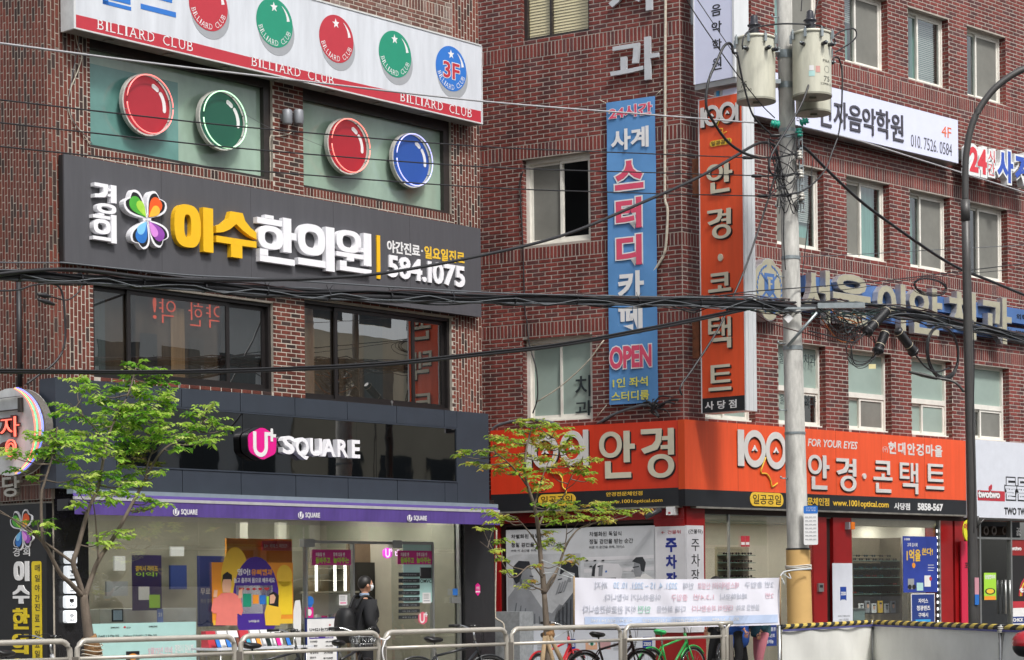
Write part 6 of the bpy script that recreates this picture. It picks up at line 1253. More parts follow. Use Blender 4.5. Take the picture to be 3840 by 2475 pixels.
sil(mb, FL, o, [(2218, 2160), (2222, 2125), (2236, 2112), (2232, 2135), (2230, 2162)], G4); sil(mb, FL, o, [(2375, 2140), (2382, 2162), (2402, 2163), (2412, 2140), (2405, 2112), (2378, 2110)], G2); o += .001; sil(mb, FL, o, [(2370, 2105), (2385, 2090), (2410, 2088), (2422, 2110), (2416, 2145), (2404, 2140), (2400, 2115)], G4); o += .001; sil(mb, FL, o, [(2373, 2126), (2396, 2122), (2396, 2126), (2373, 2130)], G4); sil(mb, FL, o, [(2372, 2134), (2366, 2142), (2376, 2146)], G2); sil(mb, FL, o, [(2270, 2140), (2276, 2139), (2276, 2146), (2270, 2147)], BLU)
for k in range(5): sil(mb, FL, o, [(2196 + k * 15, 2100 + k % 2 * 22), (2206 + k * 15, 2099 + k % 2 * 22), (2206 + k * 15, 2104 + k % 2 * 22), (2196 + k * 15, 2105 + k % 2 * 22)], G4); sil(mb, FL, o, [(2385 + k * 10, 2200 + k * 8), (2389 + k * 10, 2199 + k * 8), (2384 + k * 12, 2355), (2380 + k * 12, 2355)], G1)
sil(mb, FL, o, [(2238, 2170), (2310, 2165), (2310, 2170), (2238, 2175)], G2); sil(mb, FL, o, [(2246, 2120), (2262, 2118), (2258, 2160), (2244, 2160)], G2); part('printed_scene', mb, t, FL.M)
t = poster('lens_poster_strip', 'white poster strip with a green eye and blue marks below the eye test posters', FL, .035, (1901, 2560), (2457, 2362), M_TW); mb = MB(); o = .037
zeissmark(mb, FL, o, 2143, 2418, .075); zeissmark(mb, FL, o, 2428, 2414, .085); mb.mat(SKIN); flat(mb, FL, o + .001, (2196, 2436), (2240, 2403), .001); mb.mat(mat('pink photo', srgb('c49a9c'), .5, var=.2)); flat(mb, FL, o + .001, (2246, 2434), (2290, 2400), .001)
u, z = FL.uz(2220, 2414, o); mb.mat(WHT); mb.disc(u, z, .07, .03, -o - .003, -o - .002, 18); mb.mat(mat('green iris', srgb('3c8f78'), .3, var=.1)); mb.disc(u, z, .032, .032, -o - .0045, -o - .0032, 16); mb.mat(BLK); mb.disc(u, z, .013, .013, -o - .006, -o - .0047, 12)
mb.mat(GRY)
for k in range(5): flat(mb, FL, o + .001, (2350, 2410 + k * 7), (2390 - 5 * (k % 3), 2408 + k * 7), .001); flat(mb, FL, o + .001, (2015, 2416 + k * 6), (2034, 2414 + k * 6), .001); flat(mb, FL, o + .001, (2300, 2414 + k * 6), (2322, 2412 + k * 6), .001)
part('print', mb, t, stuff=True)
# cameras, plinth
t = thing('security_camera', 'dark bullet camera below the left wing of the orange sign', 'camera', FL.M); u, z = FL.uz(2455, 1925, .25); mb = MB().mat(mat('dark camera', srgb('3b3c40'), .4)); mb.tube([(u + .08, -.2, z + .06), (u - .1, -.38, z - .06)], .045, 10); part('body', mb, t); mb = MB().mat(METAL); mb.tube([(u + .04, -.2, z + .05), (u + .08, -.05, z + .1)], .014); part('bracket', mb, t)
t = thing('alarm_box', 'white alarm box hanging below the orange sign near the corner', 'alarm', FL.M); mb = MB().mat(WHT); u0, z0 = FL.uz(2503, 1932, .15); u1, z1 = FL.uz(2533, 1900, .15); mb.box(u0, u1, -.2, -.06, z0, z1); mb.mat(RED); mb.box(u0 + .04, u0 + .08, -.203, -.201, z0 + .02, z0 + .05); part('box', mb, t)
t = thing('stone_plinth', 'grey stone block beside the dark entrance left of the tree', 'block', FL.M); mb = MB().mat(mat('grey granite', srgb('8d9194'), .7, var=.25, scale=12)); u0, z1 = FL.uz(1842, 2294, .5); u1, _ = FL.uz(1948, 2292, .5); mb.box(u0, u1, -.5, -.05, SW, z1); part('block', mb, t)
pipe(FL, [(1862, 1985), (1860, 2100), (1857, 2290), (1862, 2320), (1888, 2340), (1892, 2400)], .6, .014, M_PIPE, 'white_cable', 'thin white cable hanging from the awning end down to the grey stone block')
# ================================================================ chicken shop ground floor at the right edge
t = thing('chicken_shopfront', 'silver framed glass door of the chicken shop behind the lamp post at the right', 'shop', FR.M)
zc = FR.uz(3700, 1945)[1]; xe = fr(3990)
mb = MB().mat(M_DARKIN); mb.box(fr(3640), xe, 1.0, 1.1, SW, zc + .3); part('inner_wall', mb, t)
mb = MB().mat(METAL); 
for x in (3640, 3668, 3785): mb.box(fr(x), fr(x) + .05, -.04, .05, SW, zc)
z_a = FR.uz(3700, 2022)[1]; mb.box(fr(3640) + .051, xe, -.035, .045, z_a, z_a + .04); mb.box(fr(3640) + .051, xe, -.035, .045, zc - .03, zc + .1); part('frame', mb, t)
mb = MB().mat(M_SGL); mb.box(fr(3668) + .05, fr(3785), 0, .01, SW, z_a); part('glass_door', mb, t)
mb = MB().mat(METAL); mb.tube([(fr(3757), -.08, FR.uz(3757, 2303)[1]), (fr(3757), -.08, FR.uz(3757, 2175)[1])], .018, 8); part('handle', mb, t); mb = MB().mat(METAL); mb.tube([(fr(3773), -.08, FR.uz(3773, 2303)[1]), (fr(3773), -.08, FR.uz(3773, 2175)[1])], .018, 8); part('handle', mb, t)
mb = MB().mat(mat('brown duct', srgb('4b4038'), .5, var=.3))
for x in (3690, 3720, 3760): u, z = FR.uz(x, 1990, -.1); mb.ring(u, z, .05, .09, .05, .3, 16)
part('duct_vents', mb, t)
mb = MB().mat(mat('maroon panel', srgb('8a1f1f'), .5, var=.1)); mb.box(fr(3787) + .03, xe, -.02, .02, FR.uz(3800, 2083)[1], z_a); mb.mat(mat('black panel', srgb('1d1b1c'), .5, var=.1)); mb.box(fr(3787) + .03, xe, -.02, .02, FR.uz(3800, 2255)[1], FR.uz(3800, 2083)[1] - .001); mb.mat(RED); mb.box(fr(3787) + .03, xe, -.02, .02, FR.uz(3800, 2280)[1], FR.uz(3800, 2255)[1] - .001); mb.mat(WHT); mb.box(fr(3787) + .03, xe, -.02, .02, SW, FR.uz(3800, 2280)[1] - .001)
mb.mat(NAV); flat(mb, FR, .025, (3792, 2338), (3900, 2310)); mb.mat(WHT); txp(mb, FR, 'CHICK', (3798, 2332), (3838, 2317), .03, .003, bold=.04); txp(mb, FR, 'twotwo', (3790, 2064), (3830, 2050), .021, .003, bold=.03); txp(mb, FR, '금연', (3812, 2008), (3828, 1978), .021, .003, bold=.02)
u, z = FR.uz(3862, 2235, .02); mb.mat(RED); mb.ring(u, z, .36, .40, -.024, -.021, 30, pi / 2, pi); mb.mat(YEL); mb.ring(u, z, .31, .345, -.024, -.021, 30, pi / 2, pi); mb.mat(RED); mb.ring(u, z, .26, .30, -.024, -.021, 30, pi / 2, pi); mb.mat(WHT); txp(mb, FR, 't', (3823, 2222), (3838, 2202), .026, .003, bold=.06); part('printed_panel', mb, t)
t = poster('food_poster', 'small yellow and orange food poster on the chicken shop door', FR, .015, (3691, 2250), (3735, 2148), LGR); on(t, FR, .015, [(WHT, '당일한마리', (3694, 2172), (3732, 2155), .03), (BLK, 'o', (3694, 2230), (3732, 2205)), (YEL, 'o', (3699, 2226), (3727, 2208)), (ORG, 'b', (3692, 2250), (3734, 2235))])
t = thing('pink_side_sign', 'narrow pink upright sign beside the dark lamp post', 'sign', FR.M); mb = MB().mat(mat('hot pink board', srgb('c22345'), .4, var=.05)); flat(mb, FR, .1, (3610, 2500), (3632, 2030), .03); mb.mat(BLK); txp(mb, FR, '꼬', (3618, 2130), (3630, 2110), .101, .003, bold=.02); part('board', mb, t)
t = thing('yellow_round_sign', 'yellow round sign half hidden by the dark lamp post', 'sign', FR.M); mb = MB().mat(mat('bright yellow board', srgb('d8d62e'), .4, var=.05)); u, z = FR.uz(3628, 1990, .3); mb.disc(u, z, .17, .2, -.33, -.3, 30); mb.mat(RED); txp(mb, FR, '아', (3615, 1985), (3630, 1963), .333, .003, bold=.03); part('board', mb, t)

# ================================================================ the other side of the street (seen in the panes' reflections)
M_OPP = [mat('beige render', srgb('d6cbb4'), .8, var=.12, scale=.6), mat('tan stone', srgb('cfae8a'), .8, var=.15, scale=.6), mat('pale grey tile', srgb('d2d4d0'), .7, var=.1, scale=.6), mat('cream render', srgb('ddd3b8'), .8, var=.1, scale=.6)]
M_OW = mat('far window', srgb('27323a'), .15, var=.2); M_OG = mat('far green sign', srgb('1f7a55'), .5, var=.2); M_OO = mat('far orange sign', srgb('cf8a2a'), .5, var=.2); M_OK = mat('far dark shop', srgb('1c1d20'), .5, var=.2)
FO = Face(330, 2402, 22.65, 7830); FO.th += 0
nrm = Vector((sin(FK.th), -cos(FK.th))); base = Vector((0, 0)) + nrm * 5.5; dd = Vector((cos(FK.th), sin(FK.th)))
x = -26.0; k = 0
LAB = ['beige four storey building across the street', 'tan stone building across the street with an orange shop sign', 'pale grey tiled building across the street', 'cream building across the street with a green sign band', 'tall tan building across the street', 'wide beige building across the street with two green signs', 'grey tiled corner building across the street', 'low cream building at the end of the street']
for (wd, ht, mi) in ((11, 14, 0), (9, 16, 1), (12, 13, 2), (10, 12, 3), (9, 17, 1), (13, 14, 0), (11, 15, 2), (12, 11, 3)):
    p = base + dd * x; M = Matrix.Translation((p.x, p.y, 0)) @ Matrix.Rotation(FK.th + pi, 4, 'Z'); t = thing('far_side_building', LAB[k], 'building', M)
    mb = MB().mat(M_OPP[mi]); mb.box(-wd, 0, 0, 9, 3.6, ht); mb.box(-wd, 0, 1.0, 9, 0.01, 3.599); part('wall', mb, t); mb = MB().mat(M_OK); mb.box(-wd + .3, -.3, .9, .999, .1, 3.2); part('shop_glass', mb, t)
    mb = MB().mat((M_OG, M_OO, M_OK, M_OG)[k % 4]); mb.box(-wd + .4, -.4, -.35, -.01, 3.3, 4.2); part('sign_band', mb, t)
    for fl_ in range(int((ht - 4.6) / 3.2) + 1):
        for j in range(int(wd / 2.6)): mb = MB().mat(M_OW); xx = -wd + .8 + j * 2.6; mb.box(xx, xx + 1.7, -.03, .02, 5 + fl_ * 3.2, 6.6 + fl_ * 3.2); part('window', mb, t)
    x += wd + .15; k += 1
# ================================================================ concrete pole with transformers
YP = 32.0
def PW(x, y, Y=YP): return W(x, y, Y)
M_POLE = mat('pole concrete', srgb('c3c2bc'), .85, var=.38, scale=7, stretch=(1, 1, .25), bump=.3, bscale=40)
b0_, b1_ = PW(2996, 2200), PW(2941, 30); dv = (b1_ - b0_) / (b1_.z - b0_.z)
def pole_at(z): return b0_ + dv * (z - b0_.z)
def pole_r(z): return .176 - .0062 * z
t = thing('utility_pole', 'tall tapering concrete utility pole carrying the transformers, tan wrap at its foot', 'utility pole', Matrix.Translation(pole_at(0)))
mb = MB().mat(M_POLE); L_ = [SW - .05 + k * .5 for k in range(24)]
N = len(L_); mb.tube([pole_at(z) for z in L_], .17, 28, r1=None) if False else None
vs = []; fs = []
for z in L_:
    p = pole_at(z)
    for k in range(28): q = 2 * pi * k / 28; vs.append((p.x + pole_r(z) * cos(q), p.y + pole_r(z) * sin(q), z))
for i in range(N - 1):
    for k in range(28): k2 = (k + 1) % 28; fs.append((i * 28 + k, i * 28 + k2, (i + 1) * 28 + k2, (i + 1) * 28 + k))
mb.sm = True; mb.add(vs, fs); mb.sm = False; part('shaft', mb, t, I4)
M_TAN = mat('tan foam wrap', srgb('c9a468'), .8, var=.08, scale=2)
def sleeve(m, za_, zb_, dr, nm, n=28, parent=None):
    mb = MB().mat(m); vs = []
    for z in (za_, zb_):
        p = pole_at(z)
        for k in range(n): q = 2 * pi * k / n; vs.append((p.x + (pole_r(z) + dr) * cos(q), p.y + (pole_r(z) + dr) * sin(q), z))
    mb.sm = True; mb.add(vs, [(k, (k + 1) % n, n + (k + 1) % n, n + k) for k in range(n)]); mb.sm = False; mb.add(vs, [tuple(range(n, 2 * n))]); return part(nm, mb, parent or t, I4)
def zP(x, y): return PW(x, y).z
sleeve(M_TAN, SW, zP(2996, 2062), .018, 'foam_wrap'); sleeve(BLK, zP(2996, 2062), zP(2996, 2056), .02, 'wrap_band')
for y, h in ((206, .12), (322, .09), (968, .05), (1306, .06), (1625, .035), (490, .05), (515, .05)):
    z = zP(2960, y); sleeve(GALV, z - h / 2, z + h / 2, .008, 'steel_band')
mb = MB().mat(mat('white rope', srgb('c9c6bd'), .8, var=.15)); z = zP(2996, 2133)
for k in range(4): p = pole_at(z + k * .016); r_ = pole_r(z) + .03; mb.tube([(p.x + r_ * cos(q), p.y + r_ * sin(q), z + k * .016 + .01 * sin(q * 2 + k)) for q in [2 * pi * j / 24 for j in range(25)]], .008, 5)
part('rope', mb, t, I4)
mb = MB().mat(GALV)
for y in (70, 780, 1040, 1290, 1540, 1795): z = zP(2960, y); p = pole_at(z); mb.tube([(p.x - pole_r(z) + .02, p.y - .08, z), (p.x - pole_r(z) - .09, p.y - .12, z + .0)], .01, 6); mb.tube([(p.x - pole_r(z) - .09, p.y - .12, z), (p.x - pole_r(z) - .09, p.y - .12, z + .035)], .012, 6)
o_ = part('step_bolts', mb, t, I4); o_['kind'] = 'stuff'
mb = MB().mat(GALV); z0_, z1_ = zP(3000, 800), zP(2985, 500)
for k in range(9):
    za = z0_ + (z1_ - z0_) * k / 9; zb = z0_ + (z1_ - z0_) * (k + 1) / 9; p = pole_at((za + zb) / 2); x = p.x + pole_r(za) + .02
    mb.box(x, x + .012, p.y - .14, p.y - .06, za, zb); mb.box(x + .05, x + .062, p.y - .14, p.y - .06, za, zb); mb.box(x + .012, x + .05, p.y - .14, p.y - .06, za, za + .03)
part('rack', mb, t, I4)
M_PORC = mat('white porcelain', srgb('d0cdc4'), .25, var=.05); M_TEAL = mat('teal polymer', srgb('2aa58e'), .3, var=.05); M_BPOR = mat('dark porcelain', srgb('2b2c32'), .2, var=.05)
def insul(m, P, s=1.0, parent=t, ax=None):
    mb = MB().mat(m); prof = [(.02, 0), (.055, .015), (.058, .03), (.03, .045), (.055, .06), (.06, .075), (.03, .09), (.045, .105), (.045, .12), (.015, .13)]; mb.lathe([(r * s, z * s) for r, z in prof], 0, 0, 14)
    M = Matrix.Translation(P); 
    if ax: M = M @ Matrix.Rotation(ax, 4, 'Y')
    return part('insulator', mb, parent, M)
for x, y in ((2997, 598), (3001, 669), (3005, 752)): insul(M_PORC, PW(x, y, YP - .2))
insul(M_TEAL, PW(2996, 515, YP - .2), 1.05); insul(M_TEAL, PW(3000, 462, YP - .2), 1.0, ax=radians(70)); insul(M_TEAL, PW(2925, 468, YP - .2), 1.1, ax=radians(-80))
# cross arm and brace
mb = MB().mat(GALV); a, b = PW(2838, 1157), PW(3243, 1147); y_ = YP - .32; mb.box(PW(2838, 1157, y_).x, PW(3065, 1157, y_).x, y_, y_ + .06, PW(2900, 1160, y_).z, PW(2900, 1152, y_).z); mb.box(PW(3066, 1147, y_).x, PW(3243, 1147, y_).x, y_ - .02, y_ + .06, PW(3100, 1156, y_).z, PW(3100, 1136, y_).z); part('cross_arm', mb, t, I4)
mb = MB().mat(GALV); mb.tube([PW(3064, 1172, y_), PW(2952, 1300, YP - .2)], .024, 8); part('brace', mb, t, I4)
mb = MB().mat(WHT); p = PW(2956, 1193, YP - .25); mb.prism([(-.07, 0), (0, -.075), (.07, 0), (0, .075)], -.004, 0); part('number_plate', mb, t, Matrix.Translation(p))
# the bus notice on the pole
n_ = thing('street_notice', 'narrow white notice with a blue head strapped to the concrete pole', 'sign', Matrix.Translation(PW(3040, 1970, YP - .25)))
mb = MB().mat(WHT); w, h = .105, .29; mb.rrect(-w, w, -h, h, .02, -.012, 0); part('board', mb, n_); mb = MB().mat(BLU); mb.rrect(-w, w, h - .115, h, .02, -.0135, -.0125); part('blue_head', mb, n_)
mb = MB().mat(WHT); txt(mb, '고객 감사제', -.07, h - .045, .07, h - .02, -.0155, .002); txt(mb, '무료 체험', -.07, h - .08, .07, h - .055, -.0155, .002); mb.mat(GRY)
for k in range(7):
    for j in range(3): mb.box(-.085 + j * .06, -.04 + j * .06, -.0145, -.0125, h - .17 - k * .055, h - .162 - k * .055)
    mb.box(-.08, .08, -.014, -.0125, h - .182 - k * .055, h - .18 - k * .055)
part('print', mb, n_)
# transformers
M_TR = mat('transformer paint', srgb('c6c5b4'), .4, var=.2, scale=5, stretch=(1.5, 1.5, .3)); M_TRD = mat('transformer underside', srgb('8f8e80'), .55, var=.15)
def wrap_txt(mb, s, R_, a0, a1, z0, z1, bold=.0):
    vs, fs = tmesh(s, bold, 0, .05, 3); xs = [v[0] for v in vs]; ys = [v[1] for v in vs]; A, B, C_, D = min(xs), max(xs), min(ys), max(ys); zm = max(v[2] for v in vs)
    k = [f for f in fs if all(vs[j][2] > zm - 1e-4 for j in f)]
    def mp(v): q = a0 + (a1 - a0) * (v[0] - A) / (B - A); return (R_ * sin(q), -R_ * cos(q), z0 + (z1 - z0) * (v[1] - C_) / (D - C_))
    mb.add([mp(v) for v in vs], k)
def transformer(x, ybot, Y, lab, wpx=145, hpx=236, bush=True, texts=()):
    P = PW(x, ybot, Y); s = F / Y; r = wpx / 2 / s; h = hpx / s; tr = thing('transformer', lab, 'transformer', Matrix.Translation(P), 'grey green pole transformers')
    mb = MB().mat(M_TR); mb.lathe([(r, .03), (r, h - .02)], 0, 0, 40); mb.lathe([(r + .012, h - .02), (r + .02, h - .01), (r + .02, h + .01), (r - .02, h + .03)], 0, 0, 40); part('tank', mb, tr)
    mb = MB().mat(M_TRD); mb.lathe([(r + .006, 0), (r + .006, .028)], 0, 0, 40); mb.box(-.05, .05, -.05, .05, -.03, -.001); part('base', mb, tr)
    for k in range(8):
        q = 2 * pi * k / 8 + .35; c_ = MB().mat(GALV); c_.box(-.018, .018, -.02, .02, h - .1, h + .02); c_.tube([(0, 0, h + .02), (0, 0, h + .05)], .01, 6); part('lid_clamp', c_, tr, Matrix.Translation(P) @ Matrix.Rotation(q, 4, 'Z') @ Matrix.Translation((0, -r - .03, 0)))
    if bush:
        mb = MB().mat(M_BPOR); mb.lathe([(.07, h + .03), (.07, h + .05), (.05, h + .055), (.085, h + .075), (.05, h + .09), (.09, h + .11), (.05, h + .125), (.09, h + .145), (.05, h + .16), (.1, h + .20), (.1, h + .215), (.06, h + .24), (.052, h + .34), (.03, h + .36)], -.02, 0, 18); part('bushing', mb, tr)
        mb = MB().mat(M_BPOR); mb.lathe([(.06, h + .03), (.07, h + .05), (.05, h + .09), (.02, h + .1)], .16, .1, 14); part('small_bushing', mb, tr)
    for q in (-.55, .45, .9): c_ = MB().mat(M_BPOR); c_.tube([(0, 0, 0), (0, -.09, 0)], .03, 10); c_.mat(GALV); c_.tube([(0, -.09, 0), (0, -.13, .0)], .015, 6); part('terminal', c_, tr, Matrix.Translation(P) @ Matrix.Rotation(q, 4, 'Z') @ Matrix.Translation((0, -r, h - .2)))
    mb = MB().mat(mat('stencil grey', srgb('5d5d54'), .6, var=0))
    for (s_, a0, a1, za, zb) in texts: wrap_txt(mb, s_, r + .002, a0, a1, za * h, zb * h, .01)
    if texts: part('stencil_text', mb, tr)
    return tr, r, h
tr1, r1, h1 = transformer(2836, 384, YP - .35, 'left transformer on the pole, number 75 on its left side', texts=(('22900-230', -1.4, -.35, .12, .16), ('75', -1.0, -.6, .19, .28)))
tr3, _, _ = transformer(3050, 428, YP + .25, 'lowest transformer, mostly hidden behind the right one', wpx=130, hpx=230, bush=False)
tr2, r2, h2 = transformer(3046, 366, YP - .35, 'right transformer with P&A lettering and small stickers', texts=(('P&A', .45, .95, .50, .545), ('75', .5, .92, .2, .28), ('22900-23', .3, 1.1, .14, .175)))
mb = MB().mat(MATS['stencil grey']); 
for k in range(28): q0 = 2 * pi * k / 28; q1 = q0 + .17; rr_ = r2 + .002; c = lambda q, R2: (rr_ * sin(.72 + R2 * cos(q) / r2), -rr_ * cos(.72 + R2 * cos(q) / r2), h2 * .39 + R2 * sin(q)); mb.add([c(q0, .045), c(q1, .045), c(q1, .052), c(q0, .052)], [(0, 1, 2, 3)])
part('stencil_ring', mb, tr2)
for (a0, a1, za, zb, m) in ((-.28, -.05, .36, .44, WHT), (-.3, -.0, .27, .355, MNT), (.05, .28, .33, .43, mat('pale red label', srgb('c9968e'), .5))):
    mb = MB().mat(m); n = 6
    for k in range(n): q0, q1 = a0 + (a1 - a0) * k / n, a0 + (a1 - a0) * (k + 1) / n; rr_ = r2 + .003; mb.quad((rr_ * sin(q0), -rr_ * cos(q0), za * h2), (rr_ * sin(q1), -rr_ * cos(q1), za * h2), (rr_ * sin(q1), -rr_ * cos(q1), zb * h2), (rr_ * sin(q0), -rr_ * cos(q0), zb * h2))
    part('label', mb, tr2)
mb = MB().mat(GALV)
for y in (206, 322):
    for s_ in (-1, 1): p = pole_at(zP(2960, y)); mb.box(*sorted((p.x + s_ * .12, p.x + s_ * .2)), p.y - .3, p.y, p.z - .03, p.z + .03)
part('transformer_bracket', mb, t, I4)

# ================================================================ overhead cables
M_CW = mat('white cable', srgb('a5a5a8'), .5, var=.1)
def cable(pts, r, lab, m=M_CAB, o=0.0, face=FC, grp=None, smooth=8, n=6, name='overhead_cable'):
    P = [Vector(face.world(face.uz(x, y, o)[0], -o, face.uz(x, y, o)[1])) for x, y in pts]; P = smoothpts(P, smooth); c0 = P[0]
    mb = MB().mat(m); mb.tube([p - c0 for p in P], r, n, caps=True); return tag(link(name, mb.mesh(name), None, Matrix.Translation(c0)), lab, 'cable', grp)
cable([(-200, 138), (0, 162), (500, 228), (1000, 288), (1803, 379), (2400, 427), (2838, 461)], .012, 'topmost pale cable crossing the billiard sign and the corner building', M_CW)
cable([(-200, 350), (0, 374), (500, 432), (1000, 484), (1800, 549), (2400, 575), (2792, 591)], .0085, 'thin black line below the pale cable, crossing the upper half of the discs')
cable([(-200, 438), (0, 460), (500, 515), (1000, 565), (1800, 625), (2400, 646), (2815, 658)], .0085, 'thin black line crossing the lower half of the disc signs')
cable([(-200, 528), (0, 549), (500, 600), (1000, 644), (1800, 702), (2400, 724), (2840, 735)], .0085, 'thin black line along the top edge of the dark clinic sign')
for k, (x, y) in enumerate(((2805, 591), (2838, 660), (2862, 735), (2905, 592), (2930, 658), (2945, 732), (2908, 508))):
    c0 = PW(x, y, YP - .25); mb = MB().mat(M_CAB); mb.tube([(-.085, 0, 0), (-.06, 0, 0), (.06, 0, 0), (.085, 0, 0)], lambda q: .012 + .014 * (0.1 < q < .9), 10); tag(link('cable_sleeve', mb.mesh('cable_sleeve'), None, Matrix.Translation(c0)), ('topmost black cable sleeve left of the pole, beside the orange sign', 'black cable sleeve on the second thin line left of the pole', 'black cable sleeve on the lowest thin line left of the pole', 'black cable sleeve touching the pole on the top line', 'black cable sleeve touching the pole on the second line', 'black cable sleeve touching the pole on the lowest line', 'black cable sleeve just below the left teal insulator')[k], 'cable sleeve', 'black cable sleeves at the pole')
cable([(2820, 592), (2905, 590), (2960, 582), (2995, 573)], .014, 'short black jumper to the top white insulator', o=.25); cable([(2850, 660), (2935, 658), (2970, 652), (3000, 645)], .014, 'short black jumper to the middle white insulator', o=.25); cable([(2875, 734), (2945, 732), (2980, 724), (3010, 722)], .016, 'short black jumper to the lowest white insulator', o=.25)
# the main bundle
main = [(-200, 1018), (0, 1032), (386, 1050), (659, 1070), (968, 1090), (1241, 1108), (1582, 1117), (1900, 1124), (2200, 1128), (2500, 1132), (2800, 1142), (2960, 1150), (3100, 1150), (3295, 1168), (3522, 1200), (3700, 1236), (3860, 1278), (4000, 1310)]
cable(main, .042, 'thickest black cable of the main bundle across the whole street', o=.12, n=8)
cable([(x, y - 14 + (4 * sin(x / 300))) for x, y in main], .02, 'black cable lying on top of the thickest one in the main bundle', o=.14)
cable([(x, y + 13) for x, y in main], .016, 'dark cable slung under the thickest one in the main bundle', m=M_CABG, o=.14)
t = thing('cable_bundle', 'loose strands winding round the main overhead cable bundle', 'cable', I4)
mb = MB()
for k in range(16):
    mb.mat(random.choice((M_CAB, M_CAB, M_CABG, mat('green black cable', (.01, .03, .026), .4), mat('brown cable', (.05, .02, .018), .5)))); ph, am, fq, dy = U(0, 6), U(6, 17), U(.0012, .0035), U(-16, 16); o = U(.05, .2); P = []
    x = -150
    while x <= 3950:
        j = max(i for i in range(len(main) - 1) if main[i][0] <= x); a, b = main[j], main[j + 1]; f_ = (x - a[0]) / (b[0] - a[0]); spread = 1 + (.9 if 2500 < x < 3500 else 0)
        y = a[1] + (b[1] - a[1]) * f_ + dy + am * spread * sin(ph + x * fq * 6); u, z = FC.uz(x, y, o); P.append(FC.world(u, -o, z)); x += 110
    mb.tube(smoothpts(P, 2), U(.006, .013), 5)
o_ = part('strands', mb, t); o_['kind'] = 'stuff'
mb = MB().mat(M_CAB)
for k in range(17): # ties round the bundle
    x = 70 + k * 232; j = max(i for i in range(len(main) - 1) if main[i][0] <= x); a, b = main[j], main[j + 1]; y = a[1] + (b[1] - a[1]) * (x - a[0]) / (b[0] - a[0]); u, z = FC.uz(x, y, .12); mb.ring(u, 0, .055, .066, -.07, 0, 14); n0 = len(mb.v) - 14 * 4
    for i in range(n0, len(mb.v)): v = mb.v[i]; q = (v[0] - u, v[2]); mb.v[i] = tuple(FC.world(u + v[1] * .3, -.12 + q[0], z + q[1]))
    for s_ in (-1, 1): mb.tube([FC.world(u, -.13, z + .05), FC.world(u + s_ * .05, -.15, z + .12)], .004, 4)
o_ = part('ties', mb, t); o_['kind'] = 'stuff'
cable([(-200, 1394), (0, 1394), (500, 1397), (900, 1392), (1400, 1371), (1800, 1331), (2118, 1293), (2482, 1227), (2800, 1160), (2940, 1128)], .024, 'thick double cable rising from the lower left windows to the pole', o=.1)
cable([(-200, 1386), (0, 1386), (500, 1391), (900, 1384), (1400, 1362), (1800, 1322), (2118, 1285), (2482, 1218), (2800, 1152), (2940, 1122)], .012, 'thinner cable running on top of the double cable to the pole', o=.12)
cable([(-200, 1050), (227, 1010), (600, 1045), (900, 1050), (1173, 1045), (1445, 1023), (1800, 959), (2118, 880), (2414, 757), (2618, 665), (2736, 598), (2826, 545), (2867, 534), (2903, 546), (2918, 590), (2930, 650)], .022, 'black cable climbing from the clinic sign across the blue banner to the pole', o=.2)
cable([(227, 984), (682, 1030), (1000, 1046), (1500, 1078), (1900, 1100), (2400, 1112), (2900, 1120)], .01, 'thin grey messenger wire above the main bundle', m=M_CABG, o=.2)
cable([(-200, 975), (0, 984), (227, 985)], .008, 'thin grey wire at the left edge above the main bundle', m=M_CABG, o=.2)
cable([(2990, 557), (3006, 548), (3042, 576), (3099, 634), (3231, 757), (3381, 868), (3522, 964), (3608, 1012), (3700, 1048), (3850, 1110), (4000, 1170)], .024, 'thick cable swinging from the pole down to the right edge', o=.2)
cable([(2995, 473), (3204, 523), (3420, 590), (3613, 650), (3772, 700), (3860, 728), (4000, 775)], .013, 'pale cable falling from the pole under the music sign to the right', M_CW, o=.1)
cable([(3000, 962), (3149, 957), (3340, 947), (3522, 936), (3860, 918), (4000, 910)], .006, 'thin grey wire from the pole to the right at the window sills', m=M_CABG, o=.15)
cable([(2700, 1108), (2840, 1091), (3100, 1072), (3340, 1050), (3613, 1016), (3860, 986), (4000, 965)], .009, 'upper thin black wire crossing the dental letters', o=.2)
cable([(3020, 1100), (3200, 1082), (3420, 1048), (3613, 1028), (3860, 1005), (4000, 992)], .006, 'lower thin black wire crossing the dental letters', o=.22)
cable([(2560, -30), (2600, 41), (2680, 160), (2764, 278), (2856, 393), (2905, 442)], .008, 'lower of two thin wires slanting down in front of the white projecting sign', o=.1)
cable([(2595, -30), (2616, 0), (2690, 110), (2764, 218)], .006, 'upper of two thin wires slanting down in front of the white projecting sign', o=.1)
cable([(2765, 200), (2749, 196), (2745, 172), (2731, 162), (2712, 178), (2690, 226), (2665, 280), (2652, 327), (2648, 390), (2663, 435), (2723, 525), (2785, 571), (2845, 592)], .02, 'heavy black lead looping left from the left transformer', o=.5)
cable([(2765, 200), (2776, 260), (2791, 327), (2818, 420), (2850, 465), (2890, 503)], .014, 'black lead falling from the left transformer to the sleeve', o=.52)
cable([(2786, 186), (2784, 165), (2791, 136), (2812, 115), (2845, 101), (2900, 92), (2955, 89), (3050, 93), (3085, 102), (3113, 122), (3130, 150), (3133, 166)], .013, 'black jumper arching over both transformers', o=.5)
cable([(3126, 138), (3150, 120), (3173, 111), (3204, 109), (3211, 135), (3190, 160), (3131, 197)], .012, 'black lead loop to the right of the right transformer', o=.4)
cable([(3124, 240), (3126, 220), (3136, 213), (3148, 225), (3158, 273), (3158, 340), (3155, 420), (3145, 500), (3120, 572), (3096, 634), (3050, 688), (3005, 718), (2965, 729)], .013, 'long black lead dropping right of the pole past the music sign', o=.45)
